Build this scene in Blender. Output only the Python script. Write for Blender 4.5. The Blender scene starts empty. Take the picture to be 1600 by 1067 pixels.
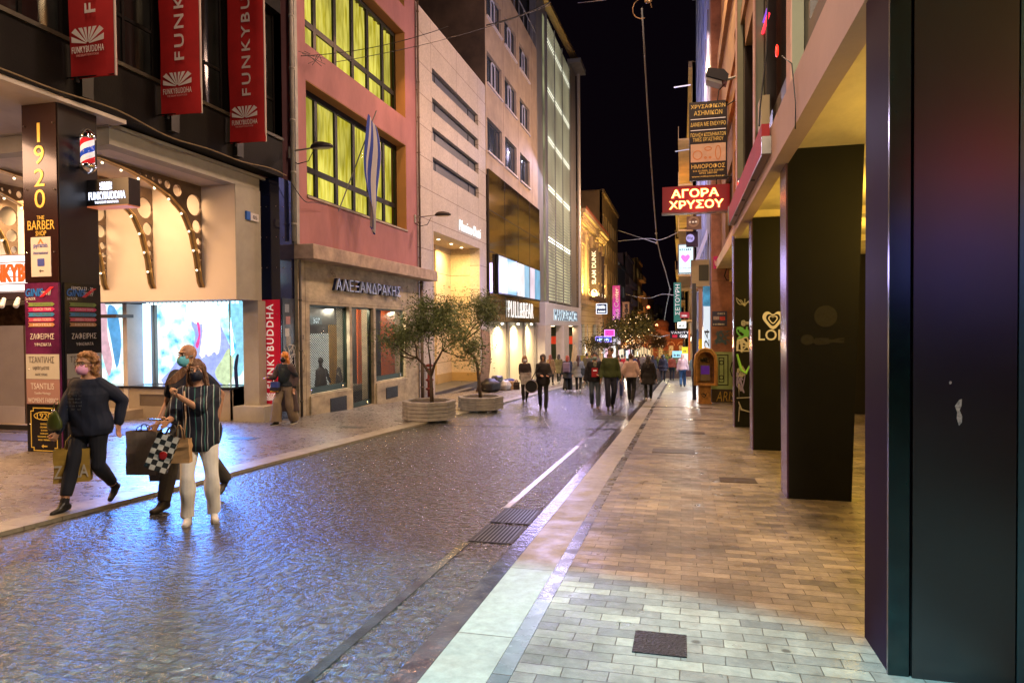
import bpy, bmesh, math, random
import numpy as np
from mathutils import Vector, Matrix
SC = bpy.context.scene
COL = SC.collection
rad = math.radians
# ------------------------------------------------------------ camera
CW, CHT, CF, CH = 1600.0, 1067.0, 1067.0, 1.62
_y, _p, _r = rad(14), rad(-1.15), rad(-0.45)
_f = Vector((-math.sin(_y)*math.cos(_p), math.cos(_y)*math.cos(_p), math.sin(_p)))
_rt = Vector((math.cos(_y), math.sin(_y), 0)); _up = _rt.cross(_f)
CR = _rt*math.cos(_r)+_up*math.sin(_r); CU = -_rt*math.sin(_r)+_up*math.cos(_r); CFW = _f
cam = bpy.data.cameras.new('camera'); cam.lens = 24.0075; cam.sensor_width = 36; cam.clip_end = 2000; cam.clip_start = .05
camo = bpy.data.objects.new('camera', cam); COL.objects.link(camo)
m = Matrix.Identity(4)
for i in range(3):
    m[i][0] = CR[i]; m[i][1] = CU[i]; m[i][2] = -CFW[i]
m[2][3] = CH
camo.matrix_world = m
SC.camera = camo
# ------------------------------------------------------------ night sky
w = bpy.data.worlds.new('World'); SC.world = w; w.use_nodes = True
wn = w.node_tree; bg = wn.nodes['Background']
bg.inputs['Color'].default_value = (0.12, 0.06, 0.13, 1); bg.inputs['Strength'].default_value = 0.018
# ------------------------------------------------------------ exposure and sampling
SC.view_settings.view_transform = 'Standard'; SC.view_settings.look = 'None'
SC.view_settings.exposure = 0.0; SC.view_settings.gamma = 1.0
cy = SC.cycles
cy.use_denoising = True; cy.max_bounces = 5; cy.diffuse_bounces = 3; cy.glossy_bounces = 3
cy.transmission_bounces = 4; cy.transparent_max_bounces = 12
cy.sample_clamp_indirect = 4; cy.sample_clamp_direct = 0; cy.caustics_reflective = False; cy.caustics_refractive = False
try: cy.use_light_tree = True
except Exception: pass
# ------------------------------------------------------------ lamps of the place, and added fill lamps
S = 0.0425                                     # the street falls away from the camera by this much
def lamp(name, kind, loc, aim, power, col, size=.5, spot=60, blend=.3, size_y=None):
    l = bpy.data.lights.new(name, kind); l.energy = power; l.color = col
    if kind == 'AREA':
        l.size = size
        if size_y: l.shape = 'RECTANGLE'; l.size_y = size_y
    elif kind == 'SPOT': l.shadow_soft_size = size; l.spot_size = rad(spot); l.spot_blend = blend
    else: l.shadow_soft_size = size
    o = bpy.data.objects.new(name, l); COL.objects.link(o); o.location = loc
    d = Vector(aim)-Vector(loc); o.rotation_euler = d.to_track_quat('-Z', 'Y').to_euler()
    return o
WARM = (1, .60, .40); SOD = (1, .60, .22); PINK = (1, .62, .46); COOL = (.55, .85, 1)
# unseen floodlights added over the right-hand eaves to light the left facades
for y, p in ((4, 220), (14, 640), (27, 1250), (42, 1500), (62, 1700)):
    lamp('unseen_facade_flood', 'AREA', (0.3, y, 13.5), (-9.6, y+4, 4.5), p, PINK, 1.2)
for y, p in ((12.5, 270), (19, 440), (31, 380)):
    lamp('added_street_fill', 'AREA', (.2, y, 12.8), (-.2, y-1.5, 0), p, (1, .68, .36), 1.0)  # overhead fill added to brighten the right pavement, no fixture seen
lamp('added_street_fill', 'AREA', (.85, 3.6, 6.2), (-5, 6.0, .9), 420, (1, .78, .58), .5)  # warm front fill added for the near walkers
lamp('unseen_facade_flood', 'AREA', (-8.6, 8, 12), (1.0, 10, 3.2), 480, (1, .58, .40), 1.0)  # this and the next two: unseen lamps added to light the right side
lamp('unseen_facade_flood', 'AREA', (-8.4, 22, 12), (1.0, 22, 3), 520, (1, .48, .26), 1.0)
lamp('unseen_facade_flood', 'AREA', (-8.4, 48, 14), (1.0, 46, 6), 1500, (.75, .65, 1), 1.0)
# shop floodlight behind the camera: the pale pool on the near pavement
lamp('shop_floodlight', 'SPOT', (-1.9, -0.4, 8.5), (-1.95, 0.05, 0), 11500, (.25, .76, 1), .04, 61, .11)
# lamps under the arcade ceiling
for y, p in ((-1.5, 20), (2.4, 45), (6.3, 150), (10.5, 170), (14.5, 120), (19, 90)):
    lamp('arcade_lamp', 'POINT', (3.0, y, 2.85), (0, 0, 0), p, (1, .60, .09), .35)
# inside the corner shop
lamp('shop_ceiling_lamp', 'AREA', (-12.0, 12.2, 4.85), (-12.0, 12.8, 0), 210, (1, .60, .30), 1.8)
lamp('shop_ceiling_lamp', 'AREA', (-15.5, 12.6, 4.6), (-15.3, 14.0, 0), 230, (1, .66, .33), 1.6)
lamp('shop_ceiling_lamp', 'AREA', (-12.5, 7.5, 4.9), (-12.5, 8.5, 0), 190, (1, .58, .36), 2)
lamp('shop_ceiling_lamp', 'AREA', (-10.9, 5.8, 5.2), (-7.0, 5.9, 0), 750, (1, .52, .20), .8)
# screens' spill
lamp('screen_glow', 'AREA', (-12.0, 14.35, 1.35), (-10.0, 10.6, -.7), 300, (.07, .27, 1), 2.4, size_y=1.9).data.spread = rad(95)
lamp('screen_glow', 'AREA', (-9.1, 39, 4.6), (-4.5, 22, -1), 260, (.50, .42, 1), 7, size_y=1.8).data.spread = rad(100)
# deep entrance, lit boards, arcade shops
for y in (27.2, 30.4):
    lamp('entrance_downlight', 'AREA', (-10.3, y, 5.3), (-10.4, y, 0), 230, (1, .66, .24), .5)
for y in (36.2, 39.8, 43.4):
    lamp('board_spotlight', 'SPOT', (-9.2, y, 1.82), (-9.75, y, -1.1), 1300, (1, .80, .46), .06, 150, .9)
for y in (50, 54, 58, 62):
    lamp('porch_downlight', 'AREA', (-10.0, y, 1.6), (-10.0, y, -2), 70, (1, .68, .36), .4)
# ------------------------------------------------------------ pixel -> world helpers (facade planes and ground)
def ray(x, y): return CFW + CR*((x-CW/2)/CF) - CU*((y-CHT/2)/CF)
P0 = Vector((0, 0, CH))
def PX(x, y, X): d = ray(x, y); return P0+d*(X/d.x)
def PY(x, y, Y): d = ray(x, y); return P0+d*(Y/d.y)
def G(x, y): d = ray(x, y); return P0+d*(CH/(-d.z-S*d.y))
def gz(y): return -S*y
# ------------------------------------------------------------ materials
MATS = {}
def M(name, col, rough=.6, metal=0, var=.2, vs=1.5, bump=0, bs=25, emit=None, es=0, coat=0, stretch=(1, 1, 1), spec=.5, local=False, rvar=0, ior=0):
    if name in MATS: return MATS[name]
    m = bpy.data.materials.new(name); m.use_nodes = True; n = m.node_tree.nodes; L = m.node_tree.links
    b = n['Principled BSDF']
    b.inputs['Roughness'].default_value = rough; b.inputs['Metallic'].default_value = metal
    b.inputs['Specular IOR Level'].default_value = spec
    if coat: b.inputs['Coat Weight'].default_value = coat; b.inputs['Coat Roughness'].default_value = .08
    if local: g = n.new('ShaderNodeTexCoord'); src = g.outputs['Object']
    else: g = n.new('ShaderNodeNewGeometry'); src = g.outputs['Position']
    mp = n.new('ShaderNodeMapping'); mp.inputs['Scale'].default_value = stretch; L.new(src, mp.inputs['Vector'])
    c = tuple(col)+(1,)
    if var:
        t = n.new('ShaderNodeTexNoise'); t.inputs['Scale'].default_value = vs; t.inputs['Detail'].default_value = 6; t.inputs['Roughness'].default_value = .65
        L.new(mp.outputs[0], t.inputs['Vector'])
        r = n.new('ShaderNodeValToRGB'); r.color_ramp.elements[0].position = .32; r.color_ramp.elements[1].position = .68
        r.color_ramp.elements[0].color = (col[0]*(1-var), col[1]*(1-var), col[2]*(1-var*.9), 1)
        r.color_ramp.elements[1].color = (min(1, col[0]*(1+var*.5)), min(1, col[1]*(1+var*.5)), min(1, col[2]*(1+var*.5)), 1)
        L.new(t.outputs['Fac'], r.inputs['Fac']); L.new(r.outputs[0], b.inputs['Base Color'])
        if rvar:
            mr = n.new('ShaderNodeMapRange'); mr.inputs['To Min'].default_value = max(.02, rough-rvar); mr.inputs['To Max'].default_value = rough+rvar
            L.new(t.outputs['Fac'], mr.inputs['Value']); L.new(mr.outputs[0], b.inputs['Roughness'])
    else: b.inputs['Base Color'].default_value = c
    if ior: b.inputs['IOR'].default_value = ior
    if bump:
        t2 = n.new('ShaderNodeTexNoise'); t2.inputs['Scale'].default_value = bs; t2.inputs['Detail'].default_value = 4
        L.new(mp.outputs[0], t2.inputs['Vector'])
        bp = n.new('ShaderNodeBump'); bp.inputs['Strength'].default_value = bump; bp.inputs['Distance'].default_value = .02
        L.new(t2.outputs['Fac'], bp.inputs['Height']); L.new(bp.outputs[0], b.inputs['Normal'])
    if emit: b.inputs['Emission Color'].default_value = tuple(emit)+(1,); b.inputs['Emission Strength'].default_value = es
    MATS[name] = m; return m
def EM(name, col, es, var=0, vs=3):
    m = M(name, (.02, .02, .02), .4, var=0, emit=col, es=es)
    if var and not m.get('v'):
        m['v'] = 1; n = m.node_tree.nodes; L = m.node_tree.links
        t = n.new('ShaderNodeTexNoise'); t.inputs['Scale'].default_value = vs; t.inputs['Detail'].default_value = 3
        g = n.new('ShaderNodeNewGeometry'); L.new(g.outputs['Position'], t.inputs['Vector'])
        mr = n.new('ShaderNodeMapRange'); mr.inputs['From Min'].default_value = .3; mr.inputs['From Max'].default_value = .7
        mr.inputs['To Min'].default_value = es*(1-var); mr.inputs['To Max'].default_value = es
        L.new(t.outputs['Fac'], mr.inputs['Value']); L.new(mr.outputs[0], n['Principled BSDF'].inputs['Emission Strength'])
    return m
def stone_blocks(name, c1, c2, joint, bw, rh, js=.006, rough=.35, rv=.12, bump=.6, und=.3, us=9, axes='xy', dirt=.35, distort=.02, offset=.5, gum=False):
    """masonry or paving laid in rows: brick texture on real positions, worn, with its own joints"""
    m = bpy.data.materials.new(name); m.use_nodes = True; n = m.node_tree.nodes; L = m.node_tree.links; b = n['Principled BSDF']
    g = n.new('ShaderNodeNewGeometry'); sp = n.new('ShaderNodeSeparateXYZ'); cb = n.new('ShaderNodeCombineXYZ'); L.new(g.outputs['Position'], sp.inputs[0])
    L.new(sp.outputs['XYZ'.index(axes[0].upper())], cb.inputs[0]); L.new(sp.outputs['XYZ'.index(axes[1].upper())], cb.inputs[1])
    nz = n.new('ShaderNodeTexNoise'); nz.inputs['Scale'].default_value = 2.2; nz.inputs['Detail'].default_value = 3; L.new(g.outputs['Position'], nz.inputs['Vector'])
    ad = n.new('ShaderNodeVectorMath'); ad.operation = 'MULTIPLY_ADD'; L.new(nz.outputs['Color'], ad.inputs[0]); ad.inputs[1].default_value = (distort,)*3; L.new(cb.outputs[0], ad.inputs[2])
    br = n.new('ShaderNodeTexBrick'); L.new(ad.outputs[0], br.inputs['Vector']); br.inputs['Scale'].default_value = 1
    br.inputs['Brick Width'].default_value = bw; br.inputs['Row Height'].default_value = rh; br.inputs['Mortar Size'].default_value = js; br.inputs['Mortar Smooth'].default_value = .4
    br.inputs['Color1'].default_value = tuple(c1)+(1,); br.inputs['Color2'].default_value = tuple(c2)+(1,); br.inputs['Mortar'].default_value = tuple(joint)+(1,); br.offset = offset
    n2 = n.new('ShaderNodeTexNoise'); n2.inputs['Scale'].default_value = .9; n2.inputs['Detail'].default_value = 8; n2.inputs['Roughness'].default_value = .7; L.new(g.outputs['Position'], n2.inputs['Vector'])
    n3 = n.new('ShaderNodeTexNoise'); n3.inputs['Scale'].default_value = us; n3.inputs['Detail'].default_value = 5; L.new(g.outputs['Position'], n3.inputs['Vector'])
    mr = n.new('ShaderNodeMapRange'); mr.inputs['From Min'].default_value = .3; mr.inputs['From Max'].default_value = .7; mr.inputs['To Min'].default_value = 1-dirt; mr.inputs['To Max'].default_value = 1.1
    L.new(n2.outputs['Fac'], mr.inputs['Value'])
    n4 = n.new('ShaderNodeTexNoise'); n4.inputs['Scale'].default_value = 14; n4.inputs['Detail'].default_value = 6; n4.inputs['Roughness'].default_value = .75; L.new(g.outputs['Position'], n4.inputs['Vector'])
    mr4 = n.new('ShaderNodeMapRange'); mr4.inputs['From Min'].default_value = .3; mr4.inputs['From Max'].default_value = .7; mr4.inputs['To Min'].default_value = .72; mr4.inputs['To Max'].default_value = 1.18
    L.new(n4.outputs['Fac'], mr4.inputs['Value'])
    vo = n.new('ShaderNodeTexVoronoi'); vo.inputs['Scale'].default_value = 1.9; L.new(g.outputs['Position'], vo.inputs['Vector'])
    mv = n.new('ShaderNodeMapRange'); mv.inputs['From Min'].default_value = .035; mv.inputs['From Max'].default_value = .06; mv.inputs['To Min'].default_value = .35 if gum else 1; mv.inputs['To Max'].default_value = 1; L.new(vo.outputs['Distance'], mv.inputs['Value'])
    m0 = n.new('ShaderNodeMath'); m0.operation = 'MULTIPLY'; L.new(mr4.outputs[0], m0.inputs[0]); L.new(mv.outputs[0], m0.inputs[1])
    mm = n.new('ShaderNodeMath'); mm.operation = 'MULTIPLY'; L.new(mr.outputs[0], mm.inputs[0]); L.new(m0.outputs[0], mm.inputs[1])
    mx = n.new('ShaderNodeVectorMath'); mx.operation = 'SCALE'; L.new(br.outputs['Color'], mx.inputs[0]); L.new(mm.outputs[0], mx.inputs['Scale'])
    L.new(mx.outputs[0], b.inputs['Base Color'])
    r2 = n.new('ShaderNodeMapRange'); r2.inputs['From Min'].default_value = .3; r2.inputs['From Max'].default_value = .7; r2.inputs['To Min'].default_value = max(.04, rough-rv); r2.inputs['To Max'].default_value = rough+rv
    L.new(n3.outputs['Fac'], r2.inputs['Value']); L.new(r2.outputs[0], b.inputs['Roughness'])
    h = n.new('ShaderNodeMath'); h.operation = 'MULTIPLY_ADD'; L.new(n3.outputs['Fac'], h.inputs[0]); h.inputs[1].default_value = und
    iv = n.new('ShaderNodeMath'); iv.operation = 'SUBTRACT'; iv.inputs[0].default_value = 1; L.new(br.outputs['Fac'], iv.inputs[1]); L.new(iv.outputs[0], h.inputs[2])
    h2 = n.new('ShaderNodeMath'); h2.operation = 'MULTIPLY_ADD'; L.new(n4.outputs['Fac'], h2.inputs[0]); h2.inputs[1].default_value = und*.35; L.new(h.outputs[0], h2.inputs[2])
    bp = n.new('ShaderNodeBump'); bp.inputs['Strength'].default_value = bump; bp.inputs['Distance'].default_value = .012; L.new(h2.outputs[0], bp.inputs['Height']); L.new(bp.outputs[0], b.inputs['Normal'])
    MATS[name] = m; return m
# ------------------------------------------------------------ objects
ROOT = {}
def tag(o, label=None, cat=None, group=None, kind=None):
    if label: o['label'] = label
    if cat: o['category'] = cat
    if group: o['group'] = group
    if kind: o['kind'] = kind
    return o
def thing(name, loc, label, cat, group=None):
    o = bpy.data.objects.new(name, None); o.empty_display_size = .2; COL.objects.link(o); o.location = loc
    ROOT[o.name] = Vector(loc); return tag(o, label, cat, group)
def root_of(o):
    while o.parent: o = o.parent
    return ROOT.get(o.name, Vector((0, 0, 0)))
def link(name, me, mat, parent=None, local=False, smooth=False):
    me.materials.clear()
    if mat: me.materials.append(mat)
    if smooth and len(me.polygons): me.polygons.foreach_set('use_smooth', [True]*len(me.polygons))
    o = bpy.data.objects.new(name, me); COL.objects.link(o)
    if parent:
        o.parent = parent
        if not local: me.transform(Matrix.Translation(-root_of(parent)))
    elif not local:
        co = np.empty(len(me.vertices)*3); me.vertices.foreach_get('co', co); co = co.reshape(-1, 3)
        a = co.min(0); z = co.max(0); c = Vector(((a[0]+z[0])/2, (a[1]+z[1])/2, a[2]))
        me.transform(Matrix.Translation(-c)); o.location = c; ROOT[o.name] = c
    return o
class MB:
    def __init__(s): s.v = []; s.f = []
    def add(s, V, F):
        s.part = getattr(s, 'part', []); s.part.append((len(s.v), len(s.f))); k = len(s.v); s.v += [tuple(p) for p in V]; s.f += [tuple(i+k for i in f) for f in F]; return s
    def quad(s, a, b, c, d): return s.add([a, b, c, d], [(0, 1, 2, 3)])
    def box(s, x0, x1, y0, y1, z0, z1):
        return s.add([(x0, y0, z0), (x1, y0, z0), (x1, y1, z0), (x0, y1, z0), (x0, y0, z1), (x1, y0, z1), (x1, y1, z1), (x0, y1, z1)],
                     [(0, 3, 2, 1), (4, 5, 6, 7), (0, 1, 5, 4), (1, 2, 6, 5), (2, 3, 7, 6), (3, 0, 4, 7)])
    def slab(s, x0, x1, y0, y1, t0, t1):   # follows the fall of the street
        V = [(x, y, gz(y)+t) for t in (t0, t1) for x, y in ((x0, y0), (x1, y0), (x1, y1), (x0, y1))]
        return s.add(V, [(0, 3, 2, 1), (4, 5, 6, 7), (0, 1, 5, 4), (1, 2, 6, 5), (2, 3, 7, 6), (3, 0, 4, 7)])
    def prism(s, poly, d):
        k = len(poly); d = Vector(d); A = [Vector(p) for p in poly]
        return s.add(A+[p+d for p in A], [tuple(range(k)), tuple(range(2*k-1, k-1, -1))]+[(i, (i+1) % k, (i+1) % k+k, i+k) for i in range(k)])
    def tube(s, pts, r, n=8, cap=True):
        pts = [Vector(p) for p in pts]; rs = r if isinstance(r, (list, tuple)) else [r]*len(pts); V = []; F = []
        pu = None
        for i, p in enumerate(pts):
            d = (pts[min(i+1, len(pts)-1)]-pts[max(i-1, 0)]).normalized()
            if pu is None: pu = d.orthogonal().normalized()
            u = (pu-d*pu.dot(d)); u = u.normalized() if u.length > 1e-6 else d.orthogonal().normalized(); pu = u; v = d.cross(u)
            for k in range(n):
                a = 2*math.pi*k/n; V.append(p+(u*math.cos(a)+v*math.sin(a))*rs[i])
        for i in range(len(pts)-1):
            for k in range(n): F.append((i*n+k, i*n+(k+1) % n, (i+1)*n+(k+1) % n, (i+1)*n+k))
        if cap: F += [tuple(range(n-1, -1, -1)), tuple(range((len(pts)-1)*n, len(pts)*n))]
        return s.add(V, F)
    def ell(s, c, r, R=None, nu=12, nv=8):
        c = Vector(c); r = (r,)*3 if isinstance(r, (int, float)) else r; V = []; F = []
        for i in range(1, nv):
            th = math.pi*i/nv
            for k in range(nu):
                a = 2*math.pi*k/nu; p = Vector((r[0]*math.sin(th)*math.cos(a), r[1]*math.sin(th)*math.sin(a), r[2]*math.cos(th)))
                V.append(c+(R@p if R else p))
        t = Vector((0, 0, r[2])); V += [c+(R@t if R else t), c-(R@t if R else t)]
        for i in range(nv-2):
            for k in range(nu): F.append((i*nu+k, (i+1)*nu+k, (i+1)*nu+(k+1) % nu, i*nu+(k+1) % nu))
        T = (nv-1)*nu
        for k in range(nu): F.append((T, k, (k+1) % nu)); F.append((T+1, (nv-2)*nu+(k+1) % nu, (nv-2)*nu+k))
        return s.add(V, F)
    def cap(s, p, q, r0, r1, n=10):
        p = Vector(p); q = Vector(q); d = (q-p)
        if d.length < 1e-6: return s.ell(p, max(r0, r1))
        d.normalize(); pts = []; rs = []
        for a in (80, 50, 25): pts.append(p-d*r0*math.sin(rad(a))); rs.append(r0*math.cos(rad(a)))
        pts += [p, q]; rs += [r0, r1]
        for a in (25, 50, 80): pts.append(q+d*r1*math.sin(rad(a))); rs.append(r1*math.cos(rad(a)))
        return s.tube(pts, rs, n)
    def loft(s, rings, n=16):     # rings: (centre, rx, ry), laid flat
        V = []; F = []
        for c, rx, ry in rings:
            for k in range(n):
                a = 2*math.pi*k/n; V.append((c[0]+rx*math.cos(a), c[1]+ry*math.sin(a), c[2]))
        for i in range(len(rings)-1):
            for k in range(n): F.append((i*n+k, i*n+(k+1) % n, (i+1)*n+(k+1) % n, (i+1)*n+k))
        F += [tuple(range(n-1, -1, -1)), tuple(range((len(rings)-1)*n, len(rings)*n))]
        return s.add(V, F)
    def mesh(s):
        me = bpy.data.meshes.new('m'); me.from_pydata(s.v, [], s.f); me.update(); return me
    def each(s, name, mat, parent=None, smooth=False, local=False):   # every added piece becomes an object of its own
        P = s.part+[(len(s.v), len(s.f))]; r = []
        for (v0, f0), (v1, f1) in zip(P, P[1:]):
            q = MB(); q.add(s.v[v0:v1], [tuple(i-v0 for i in f) for f in s.f[f0:f1]]); r.append(q.build(name, mat, parent, smooth, local))
        return r
    def build(s, name, mat, parent=None, smooth=False, local=False):
        me = s.mesh(); o = link(name, me, mat, parent, local, smooth); me.name = name; return o
def bev(o, w=.01, seg=2):
    me = o.data; bm = bmesh.new(); bm.from_mesh(me)
    bmesh.ops.bevel(bm, geom=[e for e in bm.edges if e.is_manifold and e.calc_face_angle(0) > .5], offset=w, segments=seg, affect='EDGES', profile=.5)
    bm.to_mesh(me); bm.free(); return o
def wall(mb, ax, P, u0, u1, z0, z1, holes=(), depth=.25, inn=-1):
    """wall face in plane ax=P with openings; reveals go `depth` towards inn"""
    def q(u, z, dd=0): return (P+inn*dd, u, z) if ax == 'x' else (u, P+inn*dd, z)
    us = sorted({u0, u1, *[h[0] for h in holes], *[h[1] for h in holes]}); zs = sorted({z0, z1, *[h[2] for h in holes], *[h[3] for h in holes]})
    us = [u for u in us if u0 <= u <= u1]; zs = [z for z in zs if z0 <= z <= z1]
    for i in range(len(us)-1):
        for j in range(len(zs)-1):
            a, b, c, d = us[i], us[i+1], zs[j], zs[j+1]; cu, cz = (a+b)/2, (c+d)/2
            if any(h[0] < cu < h[1] and h[2] < cz < h[3] for h in holes): continue
            mb.quad(q(a, c), q(b, c), q(b, d), q(a, d))
    for h in list(holes)+[(u0, u1, z0, z1)]:
        a, b, c, d = h[:4]
        for (p, r) in (((a, c), (b, c)), ((b, c), (b, d)), ((b, d), (a, d)), ((a, d), (a, c))):
            mb.quad(q(*p), q(*r), q(*r, depth), q(*p, depth))
    return mb
def window(parent, ax, P, u0, u1, z0, z1, nu=2, nz=1, fm=None, gm=None, t=.05, dep=.06, inn=-1, name='window', zs=None, us=None):
    """frame with mullions, and its pane as a sub-part, standing in plane ax=P"""
    fb = MB()
    def bx(a, b, c, d, e0=0, e1=dep):
        lo, hi = sorted((P+inn*e0, P+inn*e1))
        fb.box(lo, hi, a, b, c, d) if ax == 'x' else fb.box(a, b, lo, hi, c, d)
    bx(u0, u1, z0, z0+t); bx(u0, u1, z1-t, z1); bx(u0, u0+t, z0+t, z1-t); bx(u1-t, u1, z0+t, z1-t)
    for k in (us if us is not None else [u0+(u1-u0)*i/nu for i in range(1, nu)]): bx(k-t/2, k+t/2, z0+t, z1-t, .004, dep-.004)
    for k in (zs if zs is not None else [z0+(z1-z0)*i/nz for i in range(1, nz)]): bx(u0+t, u1-t, k-t/2, k+t/2, .008, dep-.008)
    f = fb.build(name, fm, parent)
    g = MB(); Q = P+inn*dep*.5
    (g.quad((Q, u0+.01, z0+.01), (Q, u1-.01, z0+.01), (Q, u1-.01, z1-.01), (Q, u0+.01, z1-.01)) if ax == 'x' else
     g.quad((u0+.01, Q, z0+.01), (u1-.01, Q, z0+.01), (u1-.01, Q, z1-.01), (u0+.01, Q, z1-.01)))
    g.build('pane', gm, f); return f
UX, UY, UZ = Vector((1, 0, 0)), Vector((0, 1, 0)), Vector((0, 0, 1))
def curve_mesh(c):
    o = bpy.data.objects.new('tmp', c); me = o.to_mesh(); me = me.copy(); o.to_mesh_clear(); bpy.data.objects.remove(o); bpy.data.curves.remove(c); return me
def text(body, O, U, V, w, h, mat, parent, name='lettering', depth=.012, bold=0, shear=0, align='CENTER', keep=False, res=3, sp=1.0):
    """flat lettering stretched to w x h, lower left corner at O, reading along U, up along V"""
    c = bpy.data.curves.new('t', 'FONT'); c.body = body; c.resolution_u = res; c.offset = bold; c.shear = shear; c.align_x = align; c.extrude = .5; c.space_character = sp
    me = curve_mesh(c)
    co = np.empty(len(me.vertices)*3); me.vertices.foreach_get('co', co); co = co.reshape(-1, 3)
    if not len(co): return None
    a = co.min(0); z = co.max(0); sx = w/max(1e-6, z[0]-a[0]); sy = h/max(1e-6, z[1]-a[1])
    if keep: s_ = min(sx, sy); ox = (w-s_*(z[0]-a[0]))/2; oy = (h-s_*(z[1]-a[1]))/2; sx = sy = s_
    else: ox = oy = 0
    N = U.cross(V); p = (co-np.array([a[0], a[1], 0]))
    W = np.array(O)+np.outer(p[:, 0]*sx+ox, np.array(U))+np.outer(p[:, 1]*sy+oy, np.array(V))+np.outer((p[:, 2]+.5)*depth, np.array(N))
    me.vertices.foreach_set('co', W.ravel()); me.update()
    return link(name, me, mat, parent)
def shape(loops, O, U, V, mat, parent, name, depth=.02, back=False):
    """flat shape with holes, cut from sheet of the given thickness; loops in metres in the (U, V) plane"""
    c = bpy.data.curves.new('s', 'CURVE'); c.dimensions = '2D'; c.fill_mode = 'BOTH'; c.extrude = .5
    for lp in loops:
        s = c.splines.new('POLY'); s.points.add(len(lp)-1); s.use_cyclic_u = True
        for i, (a, b) in enumerate(lp): s.points[i].co = (a, b, 0, 1)
    me = curve_mesh(c); co = np.empty(len(me.vertices)*3); me.vertices.foreach_get('co', co); co = co.reshape(-1, 3); N = U.cross(V)
    W = np.array(O)+np.outer(co[:, 0], np.array(U))+np.outer(co[:, 1], np.array(V))+np.outer((co[:, 2]+.5)*depth, np.array(N))
    me.vertices.foreach_set('co', W.ravel()); me.update(); return link(name, me, mat, parent)
def circ(cx, cy, r, n=20, ry=None): return [(cx+r*math.cos(2*math.pi*i/n), cy+(ry or r)*math.sin(2*math.pi*i/n)) for i in range(n)]
def sunrays(w, h):
    """fan of rays over the shop's name"""
    lps = []; cx = w/2
    A = [(8, 24), (33, 48), (56, 68), (75, 85), (95, 105), (112, 124), (132, 147), (156, 172)]
    for a0, a1 in A:
        def e(a):
            a = rad(a); k = min(w/2/max(1e-6, abs(math.cos(a))), h/max(1e-6, math.sin(a))); return (cx+k*math.cos(a), k*math.sin(a))
        def i(a): a = rad(a); return (cx+h*.12*math.cos(a), h*.12*math.sin(a))
        lps.append([i(a0), e(a0), e(a1), i(a1)])
    return lps
def scribble(O, U, V, w, h, mat, parent, name='graffiti', n=3, seed=0, r=.02, pts=9):
    """spray-painted looping strokes, lying on the wall"""
    R = random.Random(seed); mb = MB(); N = U.cross(V); O = Vector(O)
    for _ in range(n):
        P = [(R.random()*w, R.random()*h) for _ in range(pts)]; Q = []
        for i in range(len(P)-1):
            for t in (0, .25, .5, .75):
                a = P[max(i-1, 0)]; b = P[i]; c = P[i+1]; d = P[min(i+2, len(P)-1)]
                Q.append(tuple(.5*(2*b[k]+(c[k]-a[k])*t+(2*a[k]-5*b[k]+4*c[k]-d[k])*t*t+(3*b[k]-a[k]-3*c[k]+d[k])*t**3) for k in (0, 1)))
        for i in range(len(Q)-1):
            a = Vector(Q[i]+(0,)); b = Vector(Q[i+1]+(0,)); d = b-a
            if d.length < 1e-4: continue
            nn = Vector((-d.y, d.x, 0)).normalized()*r; d = d.normalized()*r*.5; a -= d; b += d
            f = lambda p: O+U*min(max(p.x, 0), w)+V*min(max(p.y, 0), h)+N*(.003+.0002*i)
            mb.quad(f(a-nn), f(b-nn), f(b+nn), f(a+nn))
    return mb.build(name, mat, parent)
# ------------------------------------------------------------ ground
def struct(name, mb, mat): o = mb.build(name, mat); o['kind'] = 'structure'; return o
COB = stone_blocks('wet_cobbles', (.028, .034, .032), (.070, .072, .062), (.020, .021, .019), .125, .085, js=.007, rough=.21, rv=.14, bump=1.0, und=3.6, us=15, dirt=.5, distort=.11)
COB.node_tree.nodes['Principled BSDF'].inputs['Specular IOR Level'].default_value = .9
_b = COB.node_tree.nodes['Principled BSDF']; _b.inputs['Coat Weight'].default_value = .35; _b.inputs['Coat Roughness'].default_value = .18; COB.node_tree.links.new(_b.inputs['Normal'].links[0].from_socket, _b.inputs['Coat Normal'])
PAV = stone_blocks('marble_setts', (.42, .36, .28), (.19, .175, .155), (.10, .08, .06), .235, .112, js=.003, rough=.42, rv=.16, bump=.8, und=.9, us=5, dirt=.7, distort=.03, gum=True)
PAVL = stone_blocks('marble_setts_worn', (.25, .22, .20), (.15, .13, .12), (.05, .04, .035), .24, .12, js=.004, rough=.33, rv=.14, bump=.8, und=.8, us=9, dirt=.4, distort=.03, gum=True)
MARB = stone_blocks('white_marble_kerb', (.36, .34, .28), (.28, .26, .21), (.10, .08, .06), 4.0, 1.25, js=.006, rough=.42, rv=.12, bump=.3, und=.3, us=5, dirt=.3, distort=.01, offset=0)
DARKM = M('dark_marble_strip', (.045, .045, .055), .2, var=.6, vs=5, bump=.25, bs=12, rvar=.1)
GREYM = stone_blocks('grey_marble_strip', (.26, .26, .25), (.04, .04, .05), (.05, .05, .05), 3.0, 1.1, js=.004, rough=.28, rv=.12, bump=.3, und=.3, us=6, dirt=.4, distort=.01, offset=0)
LSTR = M('bright_sheen_strip', (.62, .60, .55), .18, var=.5, vs=6, bump=.3, bs=9, rvar=.1)  # light mirrored by the dark stone, put into a pale colour
ASPH = M('far_ground', (.05, .048, .045), .7, var=.4, vs=.5, bump=.3)
IRON = M('cast_iron', (.025, .026, .028), .38, .7, var=.5, vs=20, bump=.5, bs=60)
Y0, Y1 = -9, 175
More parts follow.
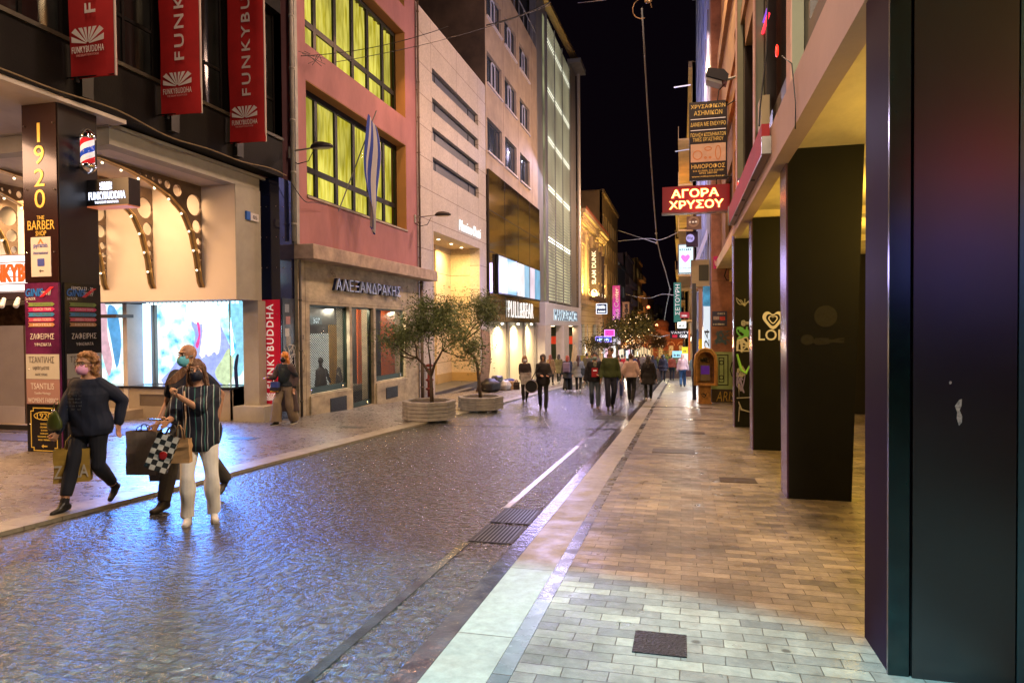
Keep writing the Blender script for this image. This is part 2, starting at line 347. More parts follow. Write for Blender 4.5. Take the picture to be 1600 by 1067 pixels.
mb = MB(); mb.add([(-260, -60, gz(-60)-.1), (260, -60, gz(-60)-.1), (260, 620, gz(620)-.1), (-260, 620, gz(620)-.1)], [(0, 1, 2, 3)]); struct('ground', mb, ASPH)
struct('road', MB().slab(-5.9, -1.41, Y0, Y1, -.08, 0), COB)
mb = MB().slab(-5.9, -1.41, 15.08, 15.22, .0005, .004); struct('drain_channel', mb, DARKM)
struct('pavement', MB().slab(-30, -6.27, Y0, Y1, -.08, .035), PAVL)
k = MB()
yy = Y0
while yy < Y1: k.slab(-6.262, -5.905, yy, yy+1.19, -.07, .038); yy += 1.2
struct('kerb', k, MARB)
struct('pavement', MB().slab(-.838, 9, Y0, Y1, -.08, .012), PAV)
struct('kerb_strip', MB().slab(-1.408, -1.272, Y0, Y1, -.08, .014), DARKM)
struct('kerb', MB().slab(-1.27, -.942, Y0, Y1, -.08, .013), MARB)
struct('kerb_strip', MB().slab(-.94, -.84, Y0, Y1, -.08, .0125), GREYM)
struct('kerb_strip', MB().slab(-1.86, -1.79, 7.02, 12.2, -.02, .005), LSTR)
mb = MB().slab(-1.86, -1.79, Y0, 5.62, -.02, .005); mb.slab(-1.86, -1.79, 12.3, 60, -.02, .005); struct('kerb_strip', mb, DARKM)
mb = MB().slab(-1.4, .9, 22.0, 22.16, .014, .018); mb.slab(-.8, 1.0, 17.8, 17.9, .0135, .017); struct('drain_channel', mb, DARKM)
def grate(y0, y1, x0, x1, label, top=.007):
    t = thing('drain_grate', ((x0+x1)/2, y0, gz(y0)), label, 'drain grate', 'iron drain grates by the right kerb')
    f = MB(); w = .022
    f.slab(x0, x1, y0, y0+w, -.01, top); f.slab(x0, x1, y1-w, y1, -.01, top); f.slab(x0, x0+w, y0+w, y1-w, -.01, top); f.slab(x1-w, x1, y0+w, y1-w, -.01, top); f.build('frame', IRON, t)
    b = MB(); n = 10
    for i in range(n): xx = x0+w+(x1-x0-2*w)*(i+.25)/n; b.slab(xx, xx+(x1-x0-2*w)*.5/n, y0+w, y1-w, -.005, top-.001)
    b.build('bars', M('grate_bars', (.10, .12, .13), .35, .6, var=.3, vs=15), t); MB().slab(x0+w, x1-w, y0+w, y1-w, -.01, .0015).build('pit', M('pit_black', (.002, .002, .002), .9, var=0), t)
grate(5.66, 6.26, -1.82, -1.43, 'near one of two iron drain grates end to end by the right kerb')
grate(6.36, 6.98, -1.82, -1.43, 'second iron drain grate, its far edge touching the strip painted with a pale sheen')
grate(17.3, 18.6, -2.2, -1.45, 'far iron drain grate in the cobbles before the walking couple')
def cover(x0, x1, y0, y1, label, mat=IRON, top=.018):
    o = MB().slab(x0, x1, y0, y1, -.01, top).build('access_cover', mat); tag(o, label, 'access cover', 'access covers let into the pavement')
cover(-.27, .02, 3.72, 4.02, 'small square iron cover in the pale lit paving nearest the camera')
BRN = M('brown_cover', (.07, .055, .045), .45, .2, var=.4, vs=12, bump=.3)
cover(.47, .92, 9.1, 9.45, 'brownish rectangular cover left of the second pillar', BRN)
cover(-.5, .2, 11.6, 12.1, 'wide dark cover set in the orange-lit paving', BRN)
cover(-.05, .45, 14.6, 15.0, 'dark cover beyond the orange patch of paving', BRN)
cover(-8.35, -7.85, 11.2, 11.5, 'small dark cover in the left pavement before the woman with orange hair', IRON, .04)
cover(-7.4, -6.8, 13.6, 13.9, 'dark cover in the left pavement near the large planter', IRON, .04)

# ------------------------------------------------------------ materials for buildings
PLB = M('dark_bronze_cladding', (.006, .005, .004), .6, .0, var=.5, vs=1.2, bump=.15, ior=1.25)
PLB2 = M('dark_window_void', (.012, .013, .012), .12, .0, var=.4, vs=2)
OFFW = M('warm_white_render', (.62, .55, .48), .75, var=.12, vs=2, bump=.05)
GREYR = M('greige_render', (.38, .36, .31), .7, var=.15, vs=2, bump=.06)
BLKG = M('black_glossy_panel', (.008, .009, .014), .34, .0, var=.3, vs=3, coat=.0)
NAVY = M('navy_glossy_panel', (.006, .009, .035), .12, 0, var=.2, coat=.6)
REDP = M('red_sign_panel', (.50, .006, .03), .4, var=.08, emit=(.55, .0, .03), es=.22)
WHT = M('white_lettering', (.85, .83, .8), .5, var=0, emit=(1, .95, .9), es=.25)
BANR = M('red_banner_cloth', (.42, .012, .012), .75, var=.18, vs=2.5, bump=.2, bs=5)
BANW = M('banner_print_white', (.70, .66, .60), .8, var=.05)
CRM = M('cream_lettering', (.72, .66, .56), .5, var=0)
GOLD = M('gold_paint', (.80, .52, .10), .35, .4, var=.1, emit=(1, .6, .08), es=.18)
CHROME = M('chrome', (.8, .8, .8), .12, 1, var=0)
BULB = EM('bulb_glass_lit', (1, .78, .50), 2.8)
METB = M('bronze_arch_metal', (.17, .12, .085), .5, .3, var=.25, vs=4, bump=.1)
METG = M('brass_flange', (.55, .36, .14), .32, .8, var=.2, vs=5)
PIPE = M('grey_downpipe', (.34, .34, .30), .55, .1, var=.3, vs=3)
CABLE = M('black_cable', (.02, .02, .02), .6, var=0)
CONC = M('aged_concrete', (.40, .35, .29), .8, var=.35, vs=2.2, bump=.3, bs=12, stretch=(1, 1, .5))

# ------------------------------------------------------------ corner shop building (left foreground)
B = thing('shop_building', (-12, 8, -.4), 'dark bronze upper storey over a warm-lit open shop front with curved bulb arches', 'building')
mb = MB(); XL = -9.6
bays = [(-4.6+2*i+.28, -4.6+2*i+1.75, 6.35, 9.4) for i in range(10)]
wall(mb, 'x', XL, -6, 15.15, 5.38, 16, bays+[(a, b, 10.4, 13.4) for a, b, _, _ in bays], .35)
mb.box(-24, XL-.36, -6, 15.15, 5.5, 16); mb.build('upper_wall', PLB, B)
pr = MB()
for i in range(10): y = -4.6+2*i; pr.box(XL+.002, XL+.12, y-.20, y+.02, 5.45, 16)
pr.box(XL+.003, XL+.07, -6, 15.1, 9.75, 10.1)
pr.each('pilaster', M('dark_bronze_fin', (.012, .013, .009), .4, .2, var=.4, vs=2), B)
for a, b, c, d in bays[2:]:
    window(B, 'x', XL-.2, a, b, c, d, nu=2, zs=[7.3], fm=PLB, gm=PLB2, t=.06)
sl = MB()
for a, b, c, d in bays[3:]: sl.box(XL-.3, XL+.05, a+.02, b-.02, c-.075, c-.005)
sl.each('sill', M('bronze_sill', (.045, .040, .024), .5, .2, var=.3), B)
# ceiling of the open front, beam, niche
MB().box(-24, -9.62, -6, 10.25, 5.30, 5.375).build('ceiling', OFFW, B)
bm_ = MB(); bm_.box(-10.3, -10.0, 10.55, 14.75, 4.98, 5.375); bm_.box(-24, -10.0, 10.25, 10.55, 4.98, 5.375); bm_.each('beam', GREYR, B)
tr = MB(); tr.box(-9.995, -9.93, 10.2, 14.9, 5.28, 5.34); tr.box(-24, -9.93, 10.16, 10.22, 5.28, 5.34); tr.each('moulding', GREYR, B)
MB().box(-24, -10.3, 10.55, 15.2, 4.99, 5.2).build('niche_ceiling', OFFW, B)
mb = MB(); mb.box(-24, -10.0, 13.8, 14.6, 2.33, 4.985); mb.build('bracket_wall', M('peach_white_plaster', (.66, .56, .47), .8, var=.06, vs=1, bump=.03), B)
MB().box(-10.003, -9.985, 13.8, 14.76, 2.33, 5.0).build('street_panel', GREYR, B)
MB().box(-10.42, -10.0, 14.62, 14.93, -.75, 2.33).build('post', GREYR, B)
mb = MB(); mb.box(-24, -10.2, 15.35, 15.6, -.9, 2.33); mb.build('back_wall', M('cream_interior', (.66, .54, .38), .75, var=.08, vs=1), B)
mb = MB(); wall(mb, 'y', 14.42, -14.6, -10.64, -.9, .17, [(-13.3, -11.0, -.28, .02)], .04, 1); wall(mb, 'x', -10.64, 14.42, 15.3, -.9, .17, [], .03, -1)
mb.box(-14.6, -10.64, 14.5, 15.3, -.9, .165); mb.build('display_plinth', M('taupe_plinth', (.36, .30, .22), .55, var=.15, vs=3), B)
MB().box(-14.68, -10.60, 14.38, 15.3, .17, .225).build('plinth_cap', M('black_stone_cap', (.015, .015, .02), .15, var=.2), B)
MB().box(-13.3, -11.0, 14.45, 14.46, -.28, .02).build('vent_panel', M('dark_taupe_panel', (.16, .125, .09), .5, var=.2), B)
gl = M('shop_glass', (.9, .95, 1), .03, var=0); gl.node_tree.nodes['Principled BSDF'].inputs['Transmission Weight'].default_value = 1; gl.node_tree.nodes['Principled BSDF'].inputs['IOR'].default_value = 1.02
MB().quad((-10.66, 14.45, .225), (-10.66, 15.3, .225), (-10.66, 15.3, 2.32), (-10.66, 14.45, 2.32)).build('glass_pane', gl, B)
MB().box(-10.675, -10.645, 14.44, 14.455, .225, 2.32).build('glass_edge', M('glass_edge_green', (.3, .45, .4), .2, var=0), B)
mb = MB(); mb.box(-24, -13.2, 11.4, 15.3, -.9, gz(11.4)+.14); mb.build('shop_floor', M('shop_floor_tiles', (.40, .32, .24), .35, var=.2, vs=2), B)
mb = MB(); mb.box(-24, -13.2, 11.36, 11.4, -.95, gz(11.4)+.143); mb.build('step', M('dark_step', (.05, .05, .055), .5, var=.3), B)
MB().box(-10.5, -9.65, 14.30, 14.95, -.9, -.22).build('ledge_block', GREYR, B)
MB().box(-15.2, -13.6, 14.05, 14.6, 1.95, 2.03).build('canopy', M('brown_canopy', (.10, .07, .06), .4, var=.2), B)
MB().box(-13.75, -13.62, 14.4, 15.3, -.7, 2.3).build('cabinet_side', OFFW, B)
# arches with round holes and bulbs
rc = [(13.79, 2.62), (13.72, 2.75), (13.62, 3.3), (13.46, 3.85), (13.2, 4.27), (12.75, 4.57), (12.2, 4.76), (11.6, 4.88), (11.0, 4.94), (10.6, 4.95)]
def arch(x, B):
    loops = [[(a, b) for a, b in rc]+[(10.6, 4.975), (13.795, 4.975)]]
    for cy_, cz_, r_ in ((13.62, 4.62, .0), (13.56, 4.50, .24), (13.64, 4.02, .15), (13.69, 3.68, .085), (13.715, 3.46, .06), (13.73, 3.28, .045), (13.74, 3.12, .035), (13.02, 4.73, .13), (12.72, 4.80, .085), (12.5, 4.83, .055), (12.32, 4.85, .045), (12.14, 4.87, .04), (11.98, 4.885, .035), (11.82, 4.9, .03)):
        if r_: loops.append(circ(cy_, cz_, r_))
    pl = shape(loops, Vector((x-.02, 0, 0)), UY, UZ, METB, B, 'arch_plate', .05)
    fl = MB()
    for i in range(len(rc)-1):
        (a, b), (c, d) = rc[i], rc[i+1]; nx = Vector((0, c-a, d-b)).normalized().cross(UX)*.014
        A = [Vector((x-.07, a, b)), Vector((x+.09, a, b)), Vector((x+.09, c, d)), Vector((x-.07, c, d))]; fl.prism(A, nx)
    fl.build('flange', METG, pl, smooth=False)
    sk = MB(); bl = MB(); L = 0; nxt = .42
    for i in range(len(rc)-1):
        a = Vector((0,)+rc[i]); b = Vector((0,)+rc[i+1]); d = (b-a).length
        while nxt < L+d:
            p = a+(b-a)*((nxt-L)/d); nn = (b-a).normalized().cross(UX); nn = -nn if nn.y > 0 or nn.z > 0 else nn
            nn = nn if (nn.y < 0 or nn.z < 0) else -nn
            q = Vector((x+.02, p.y, p.z)); sk.cap(q, q+nn*.035, .026, .022, 8); bl.ell(q+nn*.058, .027, nu=8, nv=6); nxt += .46
        L += d
    sk.build('socket', CHROME, pl, smooth=True); bl.each('bulb', BULB, pl, smooth=True)
for x in (-10.93, -12.28, -13.63, -14.98, -16.33, -17.7): arch(x, B)
# blue video screens in the window
def screen(name, x0, x1, z0, z1, y, label, picture):
    t = thing(name, ((x0+x1)/2, y, z0), label, 'video screen')
    MB().box(x0-.04, x1+.04, y+.03, y+.09, z0-.04, z1).build('screen_frame', M('dark_blue_frame', (.01, .03, .09), .3, var=.1), t)
    m = bpy.data.materials.new(name+'_image'); m.use_nodes = True; n = m.node_tree.nodes; L = m.node_tree.links; b = n['Principled BSDF']
    b.inputs['Base Color'].default_value = (.02, .02, .02, 1); b.inputs['Roughness'].default_value = .3
    g = n.new('ShaderNodeNewGeometry'); no = n.new('ShaderNodeTexNoise'); no.inputs['Scale'].default_value = 2.6; no.inputs['Detail'].default_value = 5; L.new(g.outputs['Position'], no.inputs['Vector'])
    r = n.new('ShaderNodeValToRGB'); e = r.color_ramp.elements; e[0].position = .34; e[0].color = (.10, .45, .85, 1); e[1].position = .50; e[1].color = (.72, 1, .95, 1)
    r.color_ramp.elements.new(.42).color = (.42, .86, .95, 1); r.color_ramp.elements.new(.60).color = (1, 1, .98, 1); L.new(no.outputs['Fac'], r.inputs['Fac'])
    wv = n.new('ShaderNodeTexWave'); wv.bands_direction = 'Z'; wv.inputs['Scale'].default_value = 14; L.new(g.outputs['Position'], wv.inputs['Vector'])
    mr = n.new('ShaderNodeMapRange'); mr.inputs['To Min'].default_value = .86; mr.inputs['To Max'].default_value = 1.05; L.new(wv.outputs['Fac'], mr.inputs['Value'])
    sc = n.new('ShaderNodeVectorMath'); sc.operation = 'SCALE'; L.new(r.outputs[0], sc.inputs[0]); L.new(mr.outputs[0], sc.inputs['Scale'])
    L.new(sc.outputs[0], b.inputs['Emission Color']); b.inputs['Emission Strength'].default_value = 1.55
    MB().box(x0, x1, y, y+.03, z0, z1).build('display', m, t)
    picture(t, x0, x1, z0, z1, y); return t
def blobshape(pts, n=3):
    Q = []; N_ = len(pts)
    for i in range(N_):
        for t in [k/n for k in range(n)]:
            a, b, c, d = pts[(i-1) % N_], pts[i], pts[(i+1) % N_], pts[(i+2) % N_]
            Q.append(tuple(.5*(2*b[k]+(c[k]-a[k])*t+(2*a[k]-5*b[k]+4*c[k]-d[k])*t*t+(3*b[k]-a[k]-3*c[k]+d[k])*t**3) for k in (0, 1)))
    return Q
def pic1(t, x0, x1, z0, z1, y):
    w = x1-x0; h = z1-z0; O = lambda k: Vector((x0, y-.003*k, z0))
    def S_(pts, col, es, k, nm='picture', n=3): shape([blobshape([(a*w, b*h) for a, b in pts], n)], O(k), UX, UZ, EM('image_'+nm+str(k), col, es, .32, 9), t, nm, .002)
    S_([(.06, .0), (.14, .16), (.24, .30), (.36, .40), (.42, .48), (.44, .62), (.40, .74), (.44, .9), (.52, .97), (.62, .96), (.70, .86), (.74, .70), (.80, .55), (.84, .38), (.72, .22), (.74, .0)], (.34, .42, .95), 1.6, 1, 'coat_image')
    S_([(.36, .99), (.36, .84), (.42, .76), (.5, .73), (.57, .78), (.62, .88), (.62, .99)], (1, .93, .95), 1.7, 2, 'face_image')
    S_([(.82, .99), (.85, .7), (.9, .45), (.86, .2), (.93, .1), (.99, .3), (.99, .99)], (.30, .72, .88), 1.4, 2, 'leaf_image')
    S_([(.72, .02), (.66, .15), (.74, .3), (.82, .44), (.86, .3), (.83, .02)], (.72, .90, .55), 1.2, 3, 'meadow_image')
    for i, (a, b, c) in enumerate(((.56, .36, .07), (.60, .40, .06), (.64, .38, .08), (.68, .42, .06), (.72, .40, .05))):
        S_([(.52+i*.02, .97), (a-.03, .65), (a-c, b), (a-.01, b-.02), (a+.02, .62), (.62+i*.02, .96)], (1, .80+.03*i, .95), 1.7, 4+i, 'hair_image', 2)
    S_([(.47, .75), (.49, .60), (.45, .48), (.48, .44), (.51, .6), (.50, .74)], (.95, .10, .42), 1.3, 10, 'scarf_image', 2)
    S_([(.88, .0), (.87, .2), (.9, .35), (.93, .36), (.91, .2), (.92, .0)], (.02, .03, .10), .5, 4, 'stripe_image', 2)
screen('video_screen', -13.28, -10.68, .24, 2.33, 15.05, 'large bright blue and white video screen of a long-haired figure behind the couple', pic1)
def pic2(t, x0, x1, z0, z1, y):
    w = x1-x0; h = z1-z0
    for i, (pts, col) in enumerate(([[(.1, 1), (.15, .7), (.3, .4), (.5, .1), (.62, .3), (.5, .6), (.45, 1)], (1, .62, .72)], [[(.55, .99), (.5, .8), (.6, .55), (.75, .2), (.9, .5), (.8, .9)], (.15, .50, .95)])):
        shape([blobshape([(a*w, b*h) for a, b in pts])], Vector((x0, y-.003*(i+1), z0)), UX, UZ, EM('image_swirl'+str(i), col, 1.0, .3, 6), t, 'swirl_image', .002)
screen('video_screen', -15.4, -14.33, .2, 2.33, 15.07, 'narrow pink and blue video screen just right of the tall directory pillar', pic2)
lit = EM('strip_light_cool', (.35, .62, 1), 3.2)
t = MB(); t.box(-13.6, -13.36, 14.9, 14.92, .24, 2.32); t.box(-10.58, -10.45, 15.1, 15.12, .24, 2.32); o = t.each('light_panel', lit, B)
tooth = MB()
for i in range(22): x = -13.3+i*.125; tooth.box(x, x+.07, 14.70, 14.72, 2.27, 2.329)
tooth.build('light_fringe', EM('fringe_light', (.6, .85, 1), 2.5), B)
# black and red column at the right end of the shop
C_ = thing('panelled_column', (-9.85, 15.2, -.7), 'glossy navy column with red lower panel right of the shop window', 'column')
MB().box(-10.18, -9.6, 14.97, 15.6, -.9, 5.36).build('shaft', NAVY, C_)
MB().box(-10.16, -9.62, 14.945, 14.97, -.22, 2.36).build('red_panel', REDP, C_)
MB().box(-9.598, -9.585, 15.02, 15.58, .9, 2.4).build('poster_panel', M('dark_poster_board', (.03, .035, .04), .3, var=.6, vs=8), C_)
text('FUNKYBUDDHA', (-9.79, 14.944, .17), UZ, -UX, 2.08, .20, WHT, C_, depth=.006, bold=.015, sp=1.25)
shape(sunrays(.34, .19), Vector((-10.06, 14.942, -.14)), UX, UZ, WHT, C_, 'emblem', .006)
st = MB()
for z in (3.15, 3.9, 4.65, 2.0):
    for x in (-10.1, -9.95, -9.68): st.ell((x, 14.955 if z > 2.4 else 14.94, z), .014, nu=8, nv=6)
for z in (3.15, 3.9, 4.65):
    for y in (15.12, 15.45): st.ell((-9.59, y, z), .014, nu=8, nv=6)
st.build('stud', CHROME, C_)
for i, (z, c) in enumerate(((2.05, (.30, .34, .40)), (1.75, (.5, .25, .25)), (1.45, (.6, .6, .6)), (1.25, (.35, .35, .33)))):
    MB().box(-9.584, -9.578, 15.12+.04*(i % 2), 15.30+.05*(i % 2), z, z+.2).build('sticker', M('sticker%d' % i, c, .6, var=.5, vs=40), C_)
scribble((-9.576, 15.06, .55), UY, UZ, .5, .7, M('pale_marker', (.5, .5, .46), .6, var=0), C_, 'graffiti', 3, 5, .012)
# red banners
def banner(y, label):
    t = thing('hanging_banner', (-9.4, y, 5.6), label, 'banner', 'red banners hung along the dark facade')
    x0, x1 = -9.54, -8.67; z0, z1 = 5.67, 13.2; n = 26; V = []; F = []
    for i in range(n+1):
        for j in range(7):
            u = j/6; zz = z0+(z1-z0)*i/n; V.append((x0+(x1-x0)*u+(.03*(1-i/n)**4 if j == 6 else 0), y+.018*math.sin(u*5+zz*1.3)+.012*math.sin(zz*3.1+y), zz-(.02*u if i == 0 else 0)))
    for i in range(n):
        for j in range(6): F.append((i*7+j, i*7+j+1, (i+1)*7+j+1, (i+1)*7+j))
    mb = MB(); mb.add(V, F); mb.add([(a, b+.02, c) for a, b, c in V], F); mb.build('cloth', BANR, t, smooth=True)
    MB().tube([(x1+.015, y+.01, z0-.02), (x1+.012, y+.01, z1)], .018, 6).build('hem', M('banner_edge', (.55, .45, .40), .7, var=0), t)
    MB().tube([(XL, y+.01, z0+.02), (x1-.02, y+.01, z0-.0)], .014, 6).build('rod', PLB, t)
    MB().box(XL+.165, XL+.22, y-.03, y+.03, 5.60, 5.68).build('bracket', PLB, t)
    text('FUNKYBUDDHA', (x0+.57, y-.045, z0+.98), UZ, -UX, 3.5, .21, BANW, t, depth=.004, bold=.012, sp=1.3)
    shape(sunrays(.62, .26), Vector((x0+.10, y-.045, z0+.50)), UX, UZ, BANW, t, 'emblem', .004)
    text('FUNKYBUDDHA', (x0+.10, y-.045, z0+.365), UX, UZ, .62, .105, BANW, t, depth=.004, sp=1.15)
    text('THE RIGHT KOOTOOR', (x0+.18, y-.045, z0+.31), UX, UZ, .44, .035, BANR if 0 else M('faded_print', (.55, .25, .22), .8, var=0), t, depth=.004)
banner(9.02, 'nearest and highest red cloth banner, above the pillar marked 1920')
banner(11.0, 'middle one of the red cloth banners on the dark facade')
banner(13.02, 'red cloth banner showing most of its white name, next to the pink building')
# directory pillar
D = thing('directory_pillar', (-10.08, 9.3, -.4), 'tall dark square pillar faced with 1920 barber shop and tenant sign boards', 'pillar')
MB().box(-10.42, -9.74, 8.97, 9.72, -.42, 5.38).build('shaft', BLKG, D)
PY_, PXF = 8.968, -9.738
plum = M('plum_sign_board', (.026, .010, .010), .22, var=.25, vs=1.5, coat=.4)
MB().box(-10.44, -9.76, 8.945, PY_, 2.42, 5.36).build('barber_board', plum, D)
yf = 8.944
for s_, z, h, w_ in (('1', 4.68, .31, .055), ('9', 4.33, .30, .20), ('2', 3.97, .28, .20), ('0', 3.62, .30, .21)):
    text(s_, (-10.10-w_/2, yf, z), UX, UZ, w_, h, GOLD, D, depth=.008)
text('THE', (-10.17, yf, 3.435), UX, UZ, .15, .06, GOLD, D, depth=.006)
text('BARBER', (-10.36, yf, 3.27), UX, UZ, .54, .15, GOLD, D, depth=.006)
text('SHOP', (-10.20, yf, 3.17), UX, UZ, .21, .08, GOLD, D, depth=.006)
wb = M('white_sign_board', (.62, .60, .62), .4, var=.05)
MB().box(-10.30, -9.90, 8.936, 8.944, 2.51, 3.15).build('white_board', wb, D)
BLU = M('blue_print', (.05, .08, .42), .5, var=0); ORG = M('orange_print', (.8, .22, .04), .5, var=0); INK = M('dark_print', (.04, .04, .05), .5, var=0)
text('pyramis', (-10.24, 8.935, 2.96), UX, UZ, .28, .09, BLU, D, depth=.003, bold=.015); shape([[(0, 0), (.06, .09), (.12, 0), (.09, 0), (.06, .05), (.03, 0)]], Vector((-10.16, 8.935, 3.04)), UX, UZ, ORG, D, 'emblem', .003)
text('International', (-10.25, 8.935, 2.87), UX, UZ, .3, .05, BLU, D, depth=.003, shear=.3)
MB().box(-10.17, -10.03, 8.932, 8.936, 2.68, 2.80).build('blue_square', BLU, D)
shape([[(0, .02), (.03, .045), (.03, .027), (.09, .027), (.09, .013), (.03, .013), (.03, -.005)]], Vector((-10.14, 8.935, 2.58)), UX, UZ, INK, D, 'arrow', .003)
def directory(O, U, w, dim, pm, first=False):
    """tenant boards, the same on both faces of the pillar"""
    O = Vector(O); N = U.cross(UZ); k = dim
    def T(s, a, z, tw, h, mt, **kw): text(s, O+U*a+UZ*z+N*.004, U, UZ, tw, h, mt, D, depth=.003, **kw)
    def R_(nm, a, b, z0, z1, mt, off=.001, d=.004):
        p = O+N*off; MB().prism([p+U*a+UZ*z0, p+U*b+UZ*z0, p+U*b+UZ*z1, p+U*a+UZ*z1], N*d).build(nm, mt, D)
    sfx = '' if not first else '_shaded'
    gb = M('travel_blue'+sfx, (.03*k, .20*k, .75*k), .4, var=0); rr = M('travel_red'+sfx, (.7*k, .03*k, .06*k), .4, var=0)
    wt = M('board_white_text'+sfx, (.75*k, .72*k, .72*k), .5, var=0)
    T('GINIS', .02, 2.19, .36, .13, gb, bold=.03, shear=.2)
    p = O+N*.004; MB().prism([p+U*.30+UZ*2.18, p+U*.38+UZ*2.18, p+U*.60+UZ*2.34, p+U*.52+UZ*2.34], N*.004).build('red_flash', rr, D)
    T('travel', .34, 2.21, .2, .09, wt, shear=.4); T('2nd FLOOR', .02, 2.13, .2, .045, wt)
    for i, (s_, c) in enumerate((('EXCURSIONS', (.22, .34, .10)), ('COACH TRIPS', (.70, .04, .22)), ('CRUISES', (.05, .28, .62)), ('AIR/SEA TICKETS', (.68, .10, .20)), ('HOTELS', (.52, .28, .14)))):
        z = 2.03-i*.083; c = [v*k for v in c]; mt = M('strip%d%s' % (i, sfx), c, .4, var=0)
        p = O+N*.002; a0 = .06; MB().prism([p+U*a0+UZ*z, p+U*.56+UZ*z, p+U*.60+UZ*(z+.03), p+U*.56+UZ*(z+.06), p+U*a0+UZ*(z+.06), p+U*(a0+.03)+UZ*(z+.03)], N*.004).build('arrow_strip', mt, D)
        T(s_, .17, z+.012, .36, .04, wt if i in (1, 3, 4) else M('strip_dark'+sfx, (.12*k, .16*k, .12*k), .5, var=0))
    T('\u0396\u0391\u03a6\u0395\u0399\u03a1\u0397\u03a3', .10, 1.49, .48, .10, wt); T('\u03a5\u03a6\u0391\u03a3\u039c\u0391\u03a4\u0391', .18, 1.38, .34, .055, wt)
    R_('tsantilis_board', 0, w, .845, 1.25, M('pale_board'+sfx, (.52*k, .53*k, .50*k), .4, var=.04)); R_('mauve_board', 0, w, .44, .84, M('mauve_board'+sfx, (.36*k, .22*k, .21*k), .4, var=.05))
    p2 = O+N*.004
    gk = M('grey_print'+sfx, (.12*k, .11*k, .12*k), .5, var=0)
    text('\u03a4\u03a3\u0391\u039d\u03a4\u0399\u039b\u0397\u03a3', p2+U*.06+UZ*1.11+N*.003, U, UZ, w-.16, .10, gk, D, depth=.002)
    text('\u03c5\u03c6\u03ac\u03c3\u03bc\u03b1\u03c4\u03b1', p2+U*.14+UZ*.98+N*.003, U, UZ, w-.34, .09, gk, D, depth=.002); text('ANTIC STOAS', p2+U*.18+UZ*.90+N*.003, U, UZ, w-.42, .04, gk, D, depth=.002)
    text('TSANTILIS', p2+U*.09+UZ*.68+N*.003, U, UZ, w-.2, .10, wt, D, depth=.002); text('Textiles Heritage', p2+U*.16+UZ*.585+N*.003, U, UZ, w-.34, .05, wt, D, depth=.002)
    text("WOMEN'S FABRICS", p2+U*.03+UZ*.46+N*.003, U, UZ, w-.06, .08, wt, D, depth=.002)
    if first: return
    O2 = p2
    bd = [[(0.12, -.33), (.56, -.33), (.56, -.28), (.61, -.28), (.61, .33), (.56, .33), (.56, .38), (.12, .38), (.12, .33), (.07, .33), (.07, -.28), (.12, -.28)]]
    inn_ = [(.135, -.315), (.545, -.315), (.545, -.265), (.595, -.265), (.595, .315), (.545, .315), (.545, .365), (.135, .365), (.135, .315), (.085, .315), (.085, -.265), (.135, -.265)]
    shape(bd+[inn_], O2, U, UZ, GOLD, D, 'gold_border', .003)
    text('1920', O2+U*.20+UZ*.20, U, UZ, .29, .09, GOLD, D, depth=.003); shape([circ(.345, .245, .21, 24, .07), circ(.345, .245, .195, 24, .055)], O2, U, UZ, GOLD, D, 'gold_ring', .003)
    for i, tw in enumerate((.14, .16, .13, .16, .28, .24)): text(('BARBER', 'GROOMING', 'SHAVES', 'HAIRCUTS', 'TRADITIONAL SHAVE', 'BEARD TRIMMING')[i], O2+U*(.34-tw/2)+UZ*(.10-i*.052), U, UZ, tw, .026, GOLD, D, depth=.003)
    shape([[(0, .02), (.04, .05), (.04, .03), (.12, .03), (.12, .01), (.04, .01), (.04, -.01)]], O2+U*.28+UZ*-.27, U, UZ, GOLD, D, 'arrow', .003)
MB().box(-10.44, -9.76, 8.93, 8.968, -.35, 2.41).build('tenant_board', M('purple_glass_board', (.14, .025, .10), .10, var=.55, vs=1.3, coat=.6), D)
MB().box(-10.441, -9.759, 8.926, 8.935, -.35, .43).build('lower_board', M('black_lower_board', (.012, .010, .009), .2, var=.1), D)
directory((-10.435, 8.928, 0), UX, .67, 1.0, None)
MB().box(-9.745, -9.705, 9.0, 9.70, -.35, 2.41).build('tenant_board', M('dark_glass_board', (.012, .014, .02), .08, var=.3, coat=.6), D)
directory((-9.705, 9.01, 0), UY, .68, .42, None, True)  # side face: same boards, shade put into darkened colours
text('ERMOU 23 - 25', (-9.70, 9.12, 2.30), UY, UZ, .42, .055, M('dim_white', (.4, .4, .42), .5, var=0), D, depth=.003)
sd = MB()
for x, z in ((-10.39, 4.95), (-9.81, 4.97), (-10.37, 3.93), (-9.80, 3.9), (-10.37, 2.9), (-9.83, 2.9), (-10.38, 1.0), (-10.38, .1), (-10.39, 2.1)): sd.ell((x, 8.93, z), .013, nu=8, nv=6)
sd.build('stud', CHROME, D)
# barber pole
t = thing('barber_pole', (-9.58, 9.35, 4.2), 'glass barber pole with red white and blue spiral on the black pillar side', 'barber pole')
cx, cyy = -9.56, 9.35
sp_ = bpy.data.materials.new('barber_stripes'); sp_.use_nodes = True; n = sp_.node_tree.nodes; L = sp_.node_tree.links
g = n.new('ShaderNodeTexCoord'); s3 = n.new('ShaderNodeSeparateXYZ'); L.new(g.outputs['Object'], s3.inputs[0])
mth = n.new('ShaderNodeMath'); mth.operation = 'ARCTAN2'; L.new(s3.outputs[1], mth.inputs[0]); L.new(s3.outputs[0], mth.inputs[1])
m2 = n.new('ShaderNodeMath'); m2.operation = 'MULTIPLY_ADD'; m2.inputs[1].default_value = 1/(2*math.pi); L.new(mth.outputs[0], m2.inputs[0])
m3 = n.new('ShaderNodeMath'); m3.operation = 'MULTIPLY'; m3.inputs[1].default_value = -2.6; L.new(s3.outputs[2], m3.inputs[0]); L.new(m3.outputs[0], m2.inputs[2])
